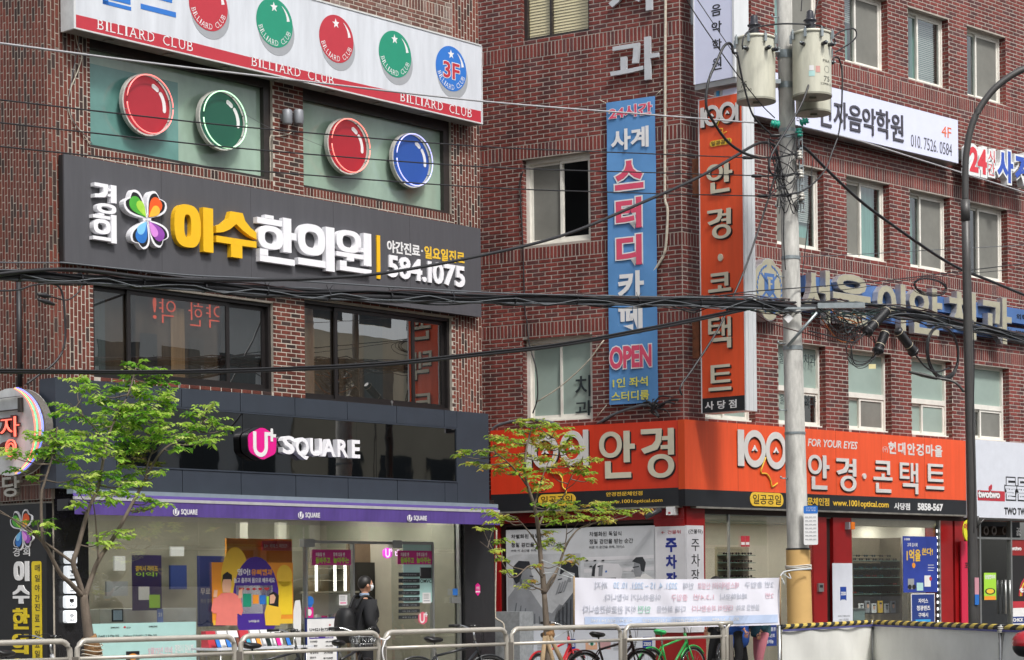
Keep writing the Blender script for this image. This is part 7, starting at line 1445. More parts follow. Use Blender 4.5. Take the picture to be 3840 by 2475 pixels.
cable([(3076, 130), (3074, 175), (3047, 273), (3010, 380), (2960, 470), (2914, 544), (2892, 585), (2884, 625), (2893, 650), (2912, 657)], .016, 'black lead crossing in front of the pole below the right transformer', o=.6)
cable([(2914, 593), (2906, 650), (2893, 705), (2864, 800), (2800, 991), (2750, 1110), (2690, 1240), (2600, 1380), (2552, 1450), (2557, 1482)], .015, 'black service cable slanting from the pole down to the cable tangle', o=.1)
cable([(3048, 590), (3040, 700), (3028, 850), (3014, 980), (3006, 1040)], .007, 'thin wire hanging beside the pole on its right', o=.3)
cable([(2941, 664), (2940, 790), (2939, 900), (2944, 990), (2946, 1012)], .008, 'thin black cable hanging down the front of the pole', o=.25)
cable([(3008, -40), (3006, 20), (3004, 42)], .008, 'thin lead above the right transformer bushing', o=.4); cable([(3085, -40), (3062, 20), (3050, 95)], .009, 'thin lead above the small bushing of the right transformer', o=.4)
cable([(3045, 1190), (3150, 1280), (3040, 1255), (2900, 1215), (2840, 1180)], .009, 'brownish drop wire sagging to the right below the cross arm', m=MATS['brown cable'], o=.25)
t = thing('wire_tangle', 'tangle of thin black loops round the upper pole between the insulators', 'cable', I4); mb = MB()
for k in range(26):
    mb.mat(M_CAB); x0, y0 = random.choice(((2880, 520), (2915, 600), (2905, 660), (2925, 735), (2900, 560))); x1, y1 = random.choice(((2995, 580), (3000, 650), (3005, 735), (2940, 700), (2930, 640), (2990, 500)))
    mx_, my = (x0 + x1) / 2 + U(-50, 40), max(y0, y1) + U(-10, 75); o = U(.22, .4); P = []
    for x, y in ((x0, y0), ((x0 + mx_) / 2 + U(-12, 12), (y0 + my) / 2), (mx_, my), ((x1 + mx_) / 2, (y1 + my) / 2 + U(-10, 10)), (x1, y1)): u, z = FC.uz(x, y, o); P.append(FC.world(u, -o, z))
    mb.tube(smoothpts(P, 5), U(.005, .009), 5)
o_ = part('strands', mb, t); o_['kind'] = 'stuff'
t = thing('wire_tangle', 'tangle of coloured cable ends below the cross arm right of the pole', 'cable', I4); mb = MB()
for k in range(34):
    mb.mat(random.choice((M_CAB, M_CAB, M_CAB, M_CABG, MATS['green black cable'], mat('orange cable', (.35, .1, .02), .5)))); x0, y0 = U(3060, 3240), U(1145, 1200); x1, y1 = random.choice(((3245, 1250), (3290, 1190), (3210, 1285), (3300, 1160), (3120, 1160), (3200, 1220))); mx_, my = (x0 + x1) / 2 + U(-60, 40), (y0 + y1) / 2 + U(-30, 75); o = U(.2, .5); P = []
    for x, y in ((x0, y0), (mx_, my), (x1 + U(-12, 12), y1 + U(-12, 12))): u, z = FC.uz(x, y, o); P.append(FC.world(u, -o, z))
    mb.tube(smoothpts(P, 6), U(.005, .011), 5)
o_ = part('strands', mb, t); o_['kind'] = 'stuff'
def coil(lab, cx, cy, rx, ry, n, r, o, tilt=0, jit=.06):
    t = thing('cable_coil', lab, 'cable coil', I4); 
    for k in range(n):
        mb = MB().mat(M_CAB); a, b, ph, dx, dy = rx * U(1 - jit, 1 + jit), ry * U(1 - jit, 1 + jit), U(0, 6), U(-1, 1) * rx * jit, U(-1, 1) * ry * jit; P = []
        for j in range(33): q = ph + 2 * pi * j / 32; ex, ey = a * cos(q), b * sin(q); u, z = FC.uz(cx + dx + ex * cos(tilt) - ey * sin(tilt), cy + dy + ex * sin(tilt) + ey * cos(tilt), o + .02 * k % .1); P.append(FC.world(u, -(o + .02 * k % .1), z))
        mb.tube(P, r, 6, caps=False); part('loop', mb, t)
coil('big black cable coil hanging right of the splice tubes', 3535, 1322, 58, 98, 8, .0085, .3, -.12); coil('flat black cable coil high over the dental letters', 3487, 1074, 62, 30, 7, .006, .3, .15, .15); coil('thin wire coil below the middle splice tube', 3230, 1310, 52, 60, 3, .006, .35, .3, .15)
M_CLO = mat('black ribbed plastic', (.016, .016, .018), .4, var=.1)
for k, (a, b, lab) in enumerate((((3330, 1160), (3246, 1250), 'left ribbed splice tube, lying most level'), ((3322, 1240), (3288, 1328), 'middle ribbed splice tube, hanging nearly upright'), ((3364, 1236), (3432, 1328), 'right ribbed splice tube, slanting down to the right'))):
    A, B = [Vector(FC.world(FC.uz(*p, .5)[0], -.5, FC.uz(*p, .5)[1])) for p in (a, b)]; D_ = B - A; L_ = D_.length; M = Matrix.Translation(A) @ D_.to_track_quat('Z', 'Y').to_matrix().to_4x4()
    t = thing('splice_closure', lab, 'splice tube', M, 'black splice tubes in the cable bundle'); mb = MB().mat(M_CLO); pr = [(.04, 0), (.065, .015)]; z = .03
    while z < L_ - .09: pr += [(.066, z), (.074, z + .006), (.074, z + .016), (.066, z + .022)]; z += .026
    pr += [(.09, L_ - .085), (.09, L_ - .045), (.06, L_ - .03), (.04, L_)]; mb.lathe(pr, 0, 0, 20); part('shell', mb, t); mb = MB().mat(mat('beige tape', srgb('bdb39c'), .6)); mb.lathe([(.0765, .05), (.0765, .06)], 0, 0, 20); part('tape', mb, t); mb = MB().mat(MATS['beige tape']); mb.lathe([(.0765, L_ * .62), (.0765, L_ * .62 + .01)], 0, 0, 20); part('tape', mb, t)
cable([(3288, 1330), (3270, 1350), (3225, 1368), (3200, 1355), (3190, 1290)], .01, 'cable leaving the foot of the middle splice tube', o=.5); cable([(3432, 1330), (3470, 1375), (3510, 1395), (3560, 1380)], .014, 'cable from the right splice tube to the coil', o=.5); cable([(3246, 1250), (3215, 1275), (3190, 1282), (3120, 1262), (3030, 1240)], .012, 'cable from the left splice tube back to the pole', o=.5)
mb = MB().mat(mat('cream tag', srgb('d9cf9c'), .6)); mb.box(-.055, .055, -.004, 0, -.035, .035); tag(link('paper_tag', mb.mesh('paper_tag'), None, Matrix.Translation(FC.world(FC.uz(3271, 1374, .52)[0], -.52, FC.uz(3271, 1374, .52)[1]))), 'small cream tag hanging under the middle splice tube', 'tag')
# cable fittings at the left wall
t = thing('cable_splice_pair', 'two black cable splices hanging beside the brick pier at the left', 'cable', I4)
for (a, b) in (((140, 1103), (190, 1112)), ((142, 1122), (205, 1142))): A, B = [Vector(FC.world(FC.uz(*p, .3)[0], -.3, FC.uz(*p, .3)[1])) for p in (a, b)]; mb = MB().mat(M_CAB); mb.tube([A + (B - A) * q / 6 for q in range(7)], lambda q: .03 * (1 - abs(q - .5) * 1.1), 8); part('splice', mb, t)
cable([(190, 1112), (250, 1125), (290, 1100), (308, 1070)], .008, 'looped wire from the left splices up to the bundle', o=.3); cable([(-60, 1090), (60, 1088), (150, 1065), (330, 1062)], .01, 'black wire sagging under the bundle at the left', o=.3)
cable([(150, 1060), (225, 1080), (244, 1200), (240, 1300), (205, 1360), (140, 1410), (100, 1440)], .014, 'black wire curving down the brick pier to the round neon sign', o=-2.2)

# ================================================================ dark lamp post on the right
YL = 33.0; M_LP = mat('dark grey lamp post', srgb('4b4a49'), .45, metal=.2, var=.12)
pts = [(3656, 2560), (3650, 2300), (3645, 1900), (3638, 1600), (3631, 1290), (3625, 1000), (3620, 755)]
def lw(x, y, Y=YL): return W(x, y, Y)
base = lw(3652, 2420); base.z = SW; t = thing('street_lamp', 'tall dark grey curved street lamp post at the right with a small side light', 'street lamp', Matrix.Translation(base))
P = [Vector((base.x, YL, SW))] + [lw(x, y) for x, y in pts[1:]]; mb = MB().mat(M_LP); mb.tube(P, .082, 16, r1=.066); part('lower_post', mb, t, I4)
mb = MB().mat(M_LP); up = smoothpts([lw(3620, 760), lw(3620, 660), lw(3623, 582), lw(3640, 486), lw(3672, 409), lw(3726, 336), lw(3790, 285), lw(3850, 255), lw(3960, 215)], 6); mb.tube(up, .052, 14); part('upper_arm', mb, t, I4)
mb = MB().mat(M_LP); mb.tube([lw(3620, 830), lw(3620, 750)], .072, 16); part('collar', mb, t, I4)
mb = MB().mat(M_LP); mb.tube(smoothpts([lw(3615, 1470), lw(3590, 1440), lw(3560, 1426), lw(3513, 1418)], 4), .02, 8); part('side_arm', mb, t, I4)
mb = MB().mat(M_LP); a, b = lw(3408, 1395), lw(3513, 1420); n = 10; vs = []
for i in range(n + 1):
    q = i / n; c = a + (b - a) * q; w = .09 * sin(pi * min(1, q * .8 + .08)); h = .028 * sin(pi * min(1, q * .7 + .1)) + .008; vs += [tuple(c + Vector((0, -w, 0))), tuple(c + Vector((0, 0, h))), tuple(c + Vector((0, w, 0))), tuple(c + Vector((0, 0, -h * .8)))]
mb.sm = True; mb.add(vs, [(i * 4 + j, i * 4 + (j + 1) % 4, (i + 1) * 4 + (j + 1) % 4, (i + 1) * 4 + j) for i in range(n) for j in range(4)] + [(3, 2, 1, 0), (n * 4, n * 4 + 1, n * 4 + 2, n * 4 + 3)]); part('lamp_head', mb, t, I4)
mb = MB().mat(mat('post paper', srgb('c98f9c'), .6, var=.1)); p = lw(3660, 2200, YL - .09); mb.box(p.x - .02, p.x + .045, p.y - .004, p.y, p.z - .12, p.z + .14); mb.mat(BLU); mb.box(p.x - .02, p.x + .045, p.y - .004, p.y, p.z - .28, p.z - .121); part('pasted_notice', mb, t, I4)
mb = MB().mat(M_LP); mb.tube([lw(3664, 1975, YL - .05), lw(3692, 1945, YL - .05)], .014, 6); mb.tube([lw(3666, 1980, YL - .05), lw(3668, 1935, YL - .05)], .014, 6); part('flag_holder', mb, t, I4)
cable([(3649, 1200), (3653, 1400), (3648, 1600), (3654, 1800), (3652, 2000)], .008, 'thin black cable running down the dark lamp post', o=.1, face=Face(3645, 1900, YL - .15, 7830))

pipe(FA, [(283, 125), (292, 170), (306, 215), (290, 270), (266, 330), (255, 385), (262, 430), (285, 470), (315, 505), (338, 545)], .03, .007, M_PIPE, 'wall_cable', 'thin pale wires wandering down the left brick pier beside the teal window')
pipe(FA, [(300, 140), (288, 200), (272, 280), (260, 350), (258, 400), (272, 445), (300, 490), (330, 515), (345, 540)], .04, .005, M_CABG, 'wall_cable', 'thin grey wire beside the pale one on the left brick pier')
pipe(FA, [(1013, 690), (1014, 600), (1013, 515), (1030, 510), (1075, 505), (1100, 490)], .02, .006, M_PIPE, 'wall_cable', 'thin white wire round the small wall lamps on the brick pier')
cable([(905, 420), (1010, 478), (1100, 505), (1240, 560)], .003, 'hair thin stay wire between the green and the red disc', m=M_CABG, o=.0, face=FA)
# ================================================================ kerb railing
M_RAIL = mat('warm grey rail paint', srgb('b9b4aa'), .4, metal=.3, var=.12, scale=6); M_RPOST = mat('brown grey post', srgb('6b665f'), .5, metal=.2, var=.15)
def uk(x): return FK.uz(x, 2380)[0]
PIT = (uk(2335) - uk(275)) / 4; uk0 = uk(275); ZR = FK.uz(330, 2402)[1]
RL = ['at the left picture edge, behind the black clinic sign', 'in front of the mint poster and the left tree', 'in front of the phone table and the man', 'in front of the glass door and the black pier', 'in front of the stone block and the right tree', 'in front of the eye posters and the red bicycle', 'short last one in front of the green bicycle']
for i in range(-1, 6):
    a, b = uk0 + i * PIT + .045, uk0 + (i + 1) * PIT - .045
    if i == 5: b = uk(2712)
    t = thing('guard_rail', 'grey tube guard rail panel ' + RL[i + 1], 'railing', at(FK, a), 'tube guard rail panels along the kerb'); L_ = b - a; r = .12
    P = [(0, 0, SW + .03), (0, 0, ZR - r)] + [(r - r * cos(q), 0, ZR - r + r * sin(q)) for q in [radians(x) for x in (20, 40, 60, 80)]] + [(r, 0, ZR)] + [(L_ - r, 0, ZR)] + [(L_ - r + r * sin(q), 0, ZR - r + r * cos(q)) for q in [radians(x) for x in (10, 30, 50, 70, 90)]] + [(L_, 0, SW + .03)]
    mb = MB().mat(M_RAIL); mb.tube(P, .03, 12); part('top_loop', mb, t)
    mb = MB().mat(M_RAIL); mb.tube([(.03, 0, ZR - .19), (L_ - .03, 0, ZR - .19)], .022, 10); part('mid_rail', mb, t)
    mb = MB().mat(M_RAIL); mb.tube([(.03, 0, SW + .25), (L_ - .03, 0, SW + .25)], .022, 10); part('low_rail', mb, t)
for i in range(0, 7):
    u = uk0 + i * PIT if i < 6 else uk(2735)
    if i == 5: u = uk(2735)
    if i == 6: continue
    p = thing('rail_post', 'brown grey square rail post, %s from the left' % ('first', 'second', 'third', 'fourth', 'fifth', 'last')[i], 'post', at(FK, u, 0, SW), 'square posts between the rail panels'); mb = MB().mat(M_RPOST); mb.box(-.04, .04, -.035, .035, -.0, ZR - .17 - SW); part('shaft', mb, p); mb = MB().mat(M_RPOST); mb.box(-.09, .09, -.09, .09, 0, .015); part('base_plate', mb, p)
# plastic tie on the post
t = thing('cable_tie', 'white plastic tie knotted round the rail posts beside the man', 'tie', at(FK, uk0 + 2 * PIT)); mb = MB().mat(WHT)
mb.tube(smoothpts([(-.07, -.05, ZR - .07), (.0, -.07, ZR - .09), (.09, -.05, ZR - .05)], 4), .012, 6); mb.tube(smoothpts([(0, -.07, ZR - .09), (-.06, -.08, ZR - .22), (-.03, -.08, ZR - .36)], 4), .010, 6); part('strap', mb, t)

# ================================================================ trees
M_BARK = mat('grey brown bark', srgb('6a5f54'), .85, var=.35, scale=14, bump=.5, stretch=(1, 1, .3)); M_BURL = mat('burlap wrap', srgb('8f6c48'), .9, var=.35, scale=18, bump=.6)
def leafmat(name, cols):
    m = bpy.data.materials.new(name); m.use_nodes = True; n = m.node_tree; b = n.nodes['Principled BSDF']; b.inputs['Roughness'].default_value = .5
    a_ = n.nodes.new('ShaderNodeAttribute'); a_.attribute_name = 'tint'; cr = n.nodes.new('ShaderNodeValToRGB'); el = cr.color_ramp.elements
    el[0].position = 0; el[0].color = (*cols[0], 1); el[1].position = 1; el[1].color = (*cols[-1], 1)
    for k in range(1, len(cols) - 1): e = el.new(k / (len(cols) - 1)); e.color = (*cols[k], 1)
    n.links.new(a_.outputs['Fac'], cr.inputs[0]); n.links.new(cr.outputs[0], b.inputs['Base Color'])
    tl = n.nodes.new('ShaderNodeBsdfTranslucent'); mx = n.nodes.new('ShaderNodeMixShader'); mx.inputs[0].default_value = .55; n.links.new(cr.outputs[0], tl.inputs[0])
    n.links.new(b.outputs[0], mx.inputs[1]); n.links.new(tl.outputs[0], mx.inputs[2]); n.links.new(mx.outputs[0], n.nodes['Material Output'].inputs[0]); return m
def tree(Y, x0, xvp_face, trunk, limbs, pads, lm, lab, seed, r0=.055, dens=1.0, twist=.9):
    random.seed(seed); FT = Face(x0, 2300, Y, xvp_face)
    def pt(x, y, d=0.0): u, z = FT.uz(x, y, -d); return FT.world(u, d, z)
    base = pt(*trunk[0]); base = Vector((base.x, base.y, SW)); t = thing('street_tree', lab, 'tree', Matrix.Translation(base), 'young street trees')
    P = [base] + [pt(x, y) for x, y in trunk]; SP = smoothpts(P, 4); skel = [p for p in SP if p.z > 1.5]
    mb = MB().mat(M_BARK); mb.tube(SP, lambda q: r0 * (1 - .45 * q), 10); part('trunk', mb, t, I4)
    for k, L_ in enumerate(limbs):
        r_ = L_[0]; dd_ = L_[1]; pts_ = L_[2:]; n = len(pts_); P = [pt(x, y, dd_ * i / max(1, n - 1)) for i, (x, y) in enumerate(pts_)]; SP = smoothpts(P, 5); skel += SP[3:]
        mb = MB().mat(M_BARK); mb.tube(SP, lambda q: r_ * (1 - .75 * q), 7); part('limb', mb, t, I4)
    tw = MB().mat(M_BARK); lv = MB().mat(lm); tints = []
    for (cx, cy, rx, ry) in pads:
        c = pt(cx, cy, U(-.35, .35)); near = min(skel, key=lambda s: (s - c).length + (0.25 if s.z > c.z else 0)); mid = (near + c) / 2 + Vector((U(-.03, .03), U(-.04, .04), -.04)); tw.tube(smoothpts([near, mid, c], 4), lambda q: .007 * (1 - .7 * q) + .0015, 4, caps=False)
        s = F / c.y; RX, RZ = rx / s * 1.08, ry / s * 1.45; n = int(rx * ry / 7.5 * dens) + 14; sprays = max(3, n // 12); th_ = U(.2, .8)
        for q in range(sprays):
            a = U(0, 2 * pi); rr_ = sqrt(R()); S0 = c + Vector((RX * rr_ * cos(a), U(-.6, .6) * RX * .8, RZ * rr_ * sin(a) * .9)); dirv = (S0 - c) + Vector((U(-.08, .08), U(-.12, .12), U(-.02, .01)))
            dirv.z *= .35
            if dirv.length < .02: dirv = Vector((1, 0, 0))
            dirv.normalize(); side = dirv.cross(Vector((0, 0, 1))).normalized(); L_ = U(.12, .26); tw.tube([S0 - dirv * L_ * .6, S0, S0 + dirv * L_ * .5 + Vector((0, 0, -.02))], .0022, 3, caps=False)
            tt = min(1, max(0, th_ * .5 + U(0, .65)))
            for j in range(11):
                f_ = (j / 10 - .6) * L_; sd = (1 if j % 2 else -1); b_ = S0 + dirv * f_ + Vector((0, 0, U(-.012, .012))); ld = (side * sd * U(.6, 1) + dirv * U(.3, .8) + Vector((0, 0, U(-.55, .05)))).normalized(); l = U(.045, .088); w = l * U(.26, .36)
                up_ = Vector((U(-.4, .4), U(-.4, .4), 1)); wv_ = ld.cross(up_).normalized() * w; sag = Vector((0, 0, -l * .18))
                lv.add([tuple(b_), tuple(b_ + ld * l * .45 + wv_), tuple(b_ + ld * l * .5 - Vector((0, 0, .004))), tuple(b_ + ld * l * .45 - wv_), tuple(b_ + ld * l + sag)], [(0, 2, 1), (0, 3, 2), (1, 2, 4), (2, 3, 4)]); tv = min(1, max(0, tt + U(-.12, .12))); tints += [tv] * 4
    o_ = part('twigs', tw, t, I4); o_['kind'] = 'stuff'
    me = lv.mesh('foliage'); settint(me, tints); o_ = link('foliage', me, t, I4); o_['kind'] = 'stuff'
    return t, FT, pt
LM1 = leafmat('spring leaves', [srgb('3f7020'), srgb('5c9a2a'), srgb('97c645'), srgb('bcd95e'), srgb('dbe68a')]); LM2 = leafmat('yellowish spring leaves', [srgb('4a6a1c'), srgb('7da334'), srgb('a3bd45'), srgb('c9cf63'), srgb('b98a4a')])
pads1 = [(520, 1358, 42, 12), (590, 1385, 38, 13), (485, 1400, 38, 14), (560, 1425, 50, 25), (540, 1470, 55, 24), (590, 1500, 60, 30), (290, 1420, 48, 12), (320, 1452, 42, 16), (375, 1478, 40, 14), (440, 1455, 55, 16), (500, 1445, 40, 14), (632, 1450, 20, 20), (630, 1490, 24, 18), (400, 1520, 60, 22), (480, 1530, 70, 24), (560, 1545, 60, 26), (610, 1550, 30, 20),
         (250, 1525, 42, 14), (225, 1560, 30, 14), (285, 1550, 18, 12), (370, 1575, 50, 22), (430, 1590, 50, 24), (520, 1590, 80, 28), (600, 1590, 40, 18), (790, 1518, 30, 12), (740, 1550, 45, 18), (800, 1575, 40, 16), (700, 1590, 50, 18), (840, 1612, 36, 13), (640, 1630, 60, 20), (720, 1630, 55, 20), (780, 1650, 40, 15),
         (140, 1630, 45, 18), (180, 1610, 30, 14), (265, 1620, 55, 18), (230, 1650, 50, 20), (330, 1650, 60, 22), (410, 1650, 60, 24), (500, 1660, 60, 22), (580, 1650, 50, 18), (0, 1690, 50, 16), (70, 1705, 50, 16), (140, 1690, 45, 16), (210, 1700, 55, 20), (270, 1720, 50, 18), (370, 1690, 55, 20), (450, 1700, 55, 18), (660, 1675, 40, 12), (60, 1758, 22, 12), (120, 1785, 22, 10),
         (300, 1790, 45, 16), (380, 1780, 55, 18), (460, 1790, 55, 18), (530, 1770, 40, 10), (290, 1830, 45, 16), (370, 1835, 60, 20), (450, 1840, 55, 16), (500, 1810, 40, 12), (290, 1880, 30, 12), (400, 1870, 40, 12), (570, 1870, 38, 12), (600, 1890, 25, 10), (540, 1905, 35, 12), (590, 1770, 20, 8), (470, 1745, 30, 12), (140, 1950, 40, 7), (180, 1965, 22, 8), (145, 1995, 24, 6), (430, 2005, 45, 9), (485, 1985, 35, 8), (385, 2030, 36, 10), (420, 2045, 30, 9)]
t1, FT1, pt1 = tree(23.4, 330, 7830, [(345, 2475), (332, 2380), (320, 2290), (314, 2230)],
     [(.034, -.1, (314, 2235), (292, 2170), (275, 2111), (290, 2060), (318, 1957), (336, 1900), (370, 1820), (392, 1700), (420, 1600), (480, 1480), (510, 1380)), (.032, .2, (318, 2240), (345, 2160), (372, 2095), (430, 2010), (495, 1890), (545, 1798), (600, 1700), (680, 1640), (780, 1570)),
      (.03, -.25, (310, 2235), (262, 2185), (227, 2152), (182, 2066), (160, 2020), (155, 1866), (170, 1800), (200, 1700), (215, 1600)), (.018, .1, (275, 2111), (190, 2050), (109, 1993), (45, 1945), (-40, 1890)), (.014, .3, (370, 2093), (362, 2000), (352, 1900), (330, 1820)), (.012, 0, (182, 2066), (120, 1990), (60, 1950), (-20, 1915)), (.012, .3, (545, 1798), (560, 1720), (600, 1640), (620, 1560)), (.010, -.3, (400, 1680), (350, 1600), (290, 1540), (250, 1500))],
     pads1, LM1, 'young tree with bright green leaf sprays in front of the phone shop', 11, r0=.075, dens=.8)
mb = MB().mat(M_BURL); P = [pt1(352, 2462), pt1(347, 2430), pt1(338, 2398), pt1(334, 2386)]; mb.tube(P, lambda q: .10 + .02 * sin(q * 9) - .025 * q, 12)
part('burlap_wrap', mb, t1, I4); mb = MB().mat(M_PIPE)
for y in (2400, 2420, 2440, 2455): c = pt1(345, y); mb.tube([(c.x + .115 * cos(q), c.y + .115 * sin(q), c.z + .012 * sin(q * 2)) for q in [2 * pi * j / 16 for j in range(17)]], .006, 4)
part('binding_rope', mb, t1, I4)
pads2 = [(1985, 1566, 42, 9), (1960, 1585, 30, 10), (2030, 1592, 55, 12), (2090, 1600, 45, 10), (1960, 1615, 50, 14), (1900, 1640, 50, 16), (1850, 1650, 35, 12), (2040, 1630, 55, 16), (2110, 1630, 30, 9), (1970, 1660, 60, 18), (2060, 1670, 50, 16), (2120, 1665, 45, 14), (1830, 1690, 45, 14), (1890, 1690, 50, 16), (1960, 1705, 55, 18), (2030, 1715, 50, 14), (2150, 1690, 35, 12), (1760, 1690, 40, 9), (1730, 1710, 25, 8), (1790, 1730, 38, 10), (1850, 1740, 45, 14), (1880, 1765, 45, 14), (1940, 1750, 40, 14), (1990, 1765, 30, 10), (2110, 1730, 45, 12), (2170, 1735, 40, 12), (2190, 1765, 40, 12), (2150, 1770, 40, 10), (2225, 1795, 18, 7), (2060, 1760, 35, 12), (2040, 1800, 35, 12), (2060, 1825, 28, 10), (1990, 1830, 24, 9), (2010, 1790, 30, 10), (2230, 1720, 10, 8),
         (2060, 1895, 50, 13), (2120, 1890, 50, 13), (2030, 1920, 35, 10), (2100, 1925, 60, 14), (2180, 1915, 60, 13), (2240, 1895, 50, 11), (2270, 1885, 45, 10), (2290, 1915, 45, 10), (2350, 1915, 45, 9), (2410, 1908, 25, 7), (2180, 1945, 60, 11), (2240, 1945, 45, 9), (2080, 1950, 40, 10), (2270, 1955, 20, 7), (1830, 1915, 35, 10), (1870, 1930, 45, 12), (1900, 1945, 35, 10), (1860, 1950, 30, 8), (1810, 1985, 22, 7), (1870, 2030, 28, 10), (1850, 2060, 24, 8), (1880, 2090, 25, 9), (2070, 2025, 38, 10), (2090, 2050, 35, 10), (2040, 2045, 25, 8), (2140, 2080, 24, 8), (2170, 2100, 18, 7), (1990, 2180, 28, 7), (1960, 2195, 22, 6), (2110, 2110, 22, 7), (2060, 1990, 24, 8), (2010, 2120, 14, 6), (1900, 2145, 14, 6)]
t2_, FT2, pt2 = tree(28.4, 2050, 7830, [(2055, 2475), (2048, 2330), (2041, 2225)],
     [(.042, 0, (2041, 2225), (2036, 2160), (2032, 2139), (2025, 2057), (2018, 1980), (2004, 1900), (1982, 1830), (1968, 1770), (1975, 1680), (1995, 1600)), (.026, .25, (2041, 2222), (2062, 2180), (2091, 2134), (2118, 2057), (2145, 2010), (2180, 1978), (2255, 1955)), (.012, -.3, (2037, 2170), (1990, 2120), (1925, 2165), (1870, 2090), (1800, 2030)), (.014, .2, (2018, 1985), (2045, 1920), (2110, 1865), (2130, 1815), (2155, 1770)), (.012, -.2, (2025, 2057), (1980, 1990), (1930, 1940), (1860, 1925)),
      (.014, -.2, (1982, 1830), (1930, 1760), (1860, 1700), (1790, 1690)), (.012, .1, (2004, 1900), (2030, 1800), (2060, 1720), (2070, 1640)), (.010, .3, (2118, 2057), (2125, 1990), (2120, 1930)), (.014, -.1, (2038, 2215), (2000, 2200), (1975, 2190)), (.016, .3, (2042, 2230), (2080, 2170), (2100, 2120), (2150, 2080))],
     pads2, LM2, 'young tree with yellowish leaves in front of the orange corner sign', 23, r0=.06, dens=.8)
mb = MB().mat(M_BURL); mb.tube([pt2(2056, 2390), pt2(2058, 2376), pt2(2060, 2362), pt2(2056, 2350)], lambda q: .075 + .02 * sin(q * 8), 10); part('burlap_wrap', mb, t2_, I4)
M_STK = mat('wooden stake', srgb('9a8466'), .8, var=.25, scale=8)
for a, b in (((2044, 2385), (2034, 2475)), ((2062, 2385), (2105, 2475)), ((2050, 2385), (2072, 2475))):
    P0, P1 = pt2(*a, -.05), pt2(*b, -.05); d_ = P1 - P0; P1 = P0 + d_ * ((P0.z - SW) / (P0.z - P1.z)); mb = MB().mat(M_STK); mb.tube([P0, P1], .03, 8); part('stake', mb, t2_, I4)

# ================================================================ the white cloth banner seen from behind
random.seed(5)
M_BNR = mat('thin white banner cloth', srgb('dcdce6'), .8, var=.04, scale=1.5)
YB0, YB1 = 28.2, 31.4
def bw(p, q): # p across 0..1, q up 0..1
    Y = YB0 + (YB1 - YB0) * p; x = 2154 + (2924 - 2154) * p; yt = 2166 + 6 * sin(pi * p); yb = 2354 + (2343 - 2354) * p + 4 * sin(pi * p); v = W(x, yt + (yb - yt) * (1 - q), Y); return v + Vector((0, .03 * sin(p * 19 + q * 3) + .02 * sin(p * 43 + q * 5), 0))
t = thing('cloth_banner', 'white cloth banner seen from behind, mirrored pale lettering, tied between tree and pole', 'banner', I4); mb = MB().mat(M_BNR); nx, nz = 60, 12
mb.sm = True; mb.add([tuple(bw(i / nx, j / nz)) for j in range(nz + 1) for i in range(nx + 1)], [(j * (nx + 1) + i, j * (nx + 1) + i + 1, (j + 1) * (nx + 1) + i + 1, (j + 1) * (nx + 1) + i) for j in range(nz) for i in range(nx)]); part('cloth', mb, t, I4)
def btext(s_, p0, p1, q0, q1, m):
    """mirrored lettering following the cloth"""
    vs_, fs_ = tmesh(s_, .008, 0, .05, 2); xs = [v[0] for v in vs_]; ys = [v[1] for v in vs_]; zm = max(v[2] for v in vs_); A, B, C_, D = min(xs), max(xs), min(ys), max(ys); k = [f for f in fs_ if all(vs_[j][2] > zm - 1e-4 for j in f)]
    mb = MB().mat(m); mb.add([tuple(bw(p1 - (p1 - p0) * (v[0] - A) / (B - A), q0 + (q1 - q0) * (v[1] - C_) / (D - C_)) + Vector((.003, -.012, 0))) for v in vs_], k); part('mirrored_print', mb, t, I4, stuff=True)
PG, PP, PB = mat('faint grey print', srgb('bcc0cb'), .8, var=0), mat('faint pink print', srgb('d9b8c4'), .8, var=0), mat('faint blue print', srgb('b3c8e0'), .8, var=0)
for s_, p0, p1, q0, q1, m in (('2021. 4. 15 ~ 2021. 10. 30', .19, .50, .80, .93, PB), ('까지', .10, .16, .78, .93, PG), ('에스컬레이터 신설로', .60, .80, .79, .93, PP), ('인해', .53, .58, .79, .93, PG), ('2번 출입구', .83, .97, .80, .93, PG), ('출입구', .47, .55, .55, .69, PP), ('이용하시기 바랍니다.', .14, .42, .55, .69, PG), ('1,3,4번', .58, .68, .56, .69, PP), ('폐쇄하오니', .71, .84, .56, .69, PG), ('2번', .93, .97, .57, .69, PP),
                  ('하게 완료하겠습니다', .04, .30, .29, .45, PG), ('안전', .31, .37, .30, .45, mat('faint green print', srgb('9fd2bd'), .8, var=0)), ('다해 최선을', .40, .54, .31, .45, PG), ('대단히 죄송합니다', .57, .77, .32, .45, PP), ('불편을 드려', .79, .90, .33, .45, PG)): btext(s_, p0, p1, q0, q1, m)
mb = MB().mat(mat('pale blue stripe', srgb('b6c6e2'), .8, var=.03)); n = 40
for k in range(n): p, q = .05 + .94 * k / n, .05 + .94 * (k + 1) / n; D_ = Vector((.002, -.008, 0)); mb.quad(tuple(bw(p, .05) + D_), tuple(bw(q, .05) + D_), tuple(bw(q, .22) + D_), tuple(bw(p, .22) + D_))
part('blue_stripe', mb, t, I4); btext('건설사업관리단 : 02)536-3297', .33, .62, .10, .18, WHT); btext('시공사 : 02)534-1545', .08, .28, .10, .18, WHT); btext('02)820-1409', .67, .80, .10, .18, WHT)
mb = MB().mat(M_STK); mb.tube([bw(-.002, -.08), bw(-.002, 1.03)], .012, 6); part('batten', mb, t, I4); mb = MB().mat(M_STK); mb.tube([bw(1.002, -.04), bw(1.002, 1.04)], .012, 6); part('batten', mb, t, I4)
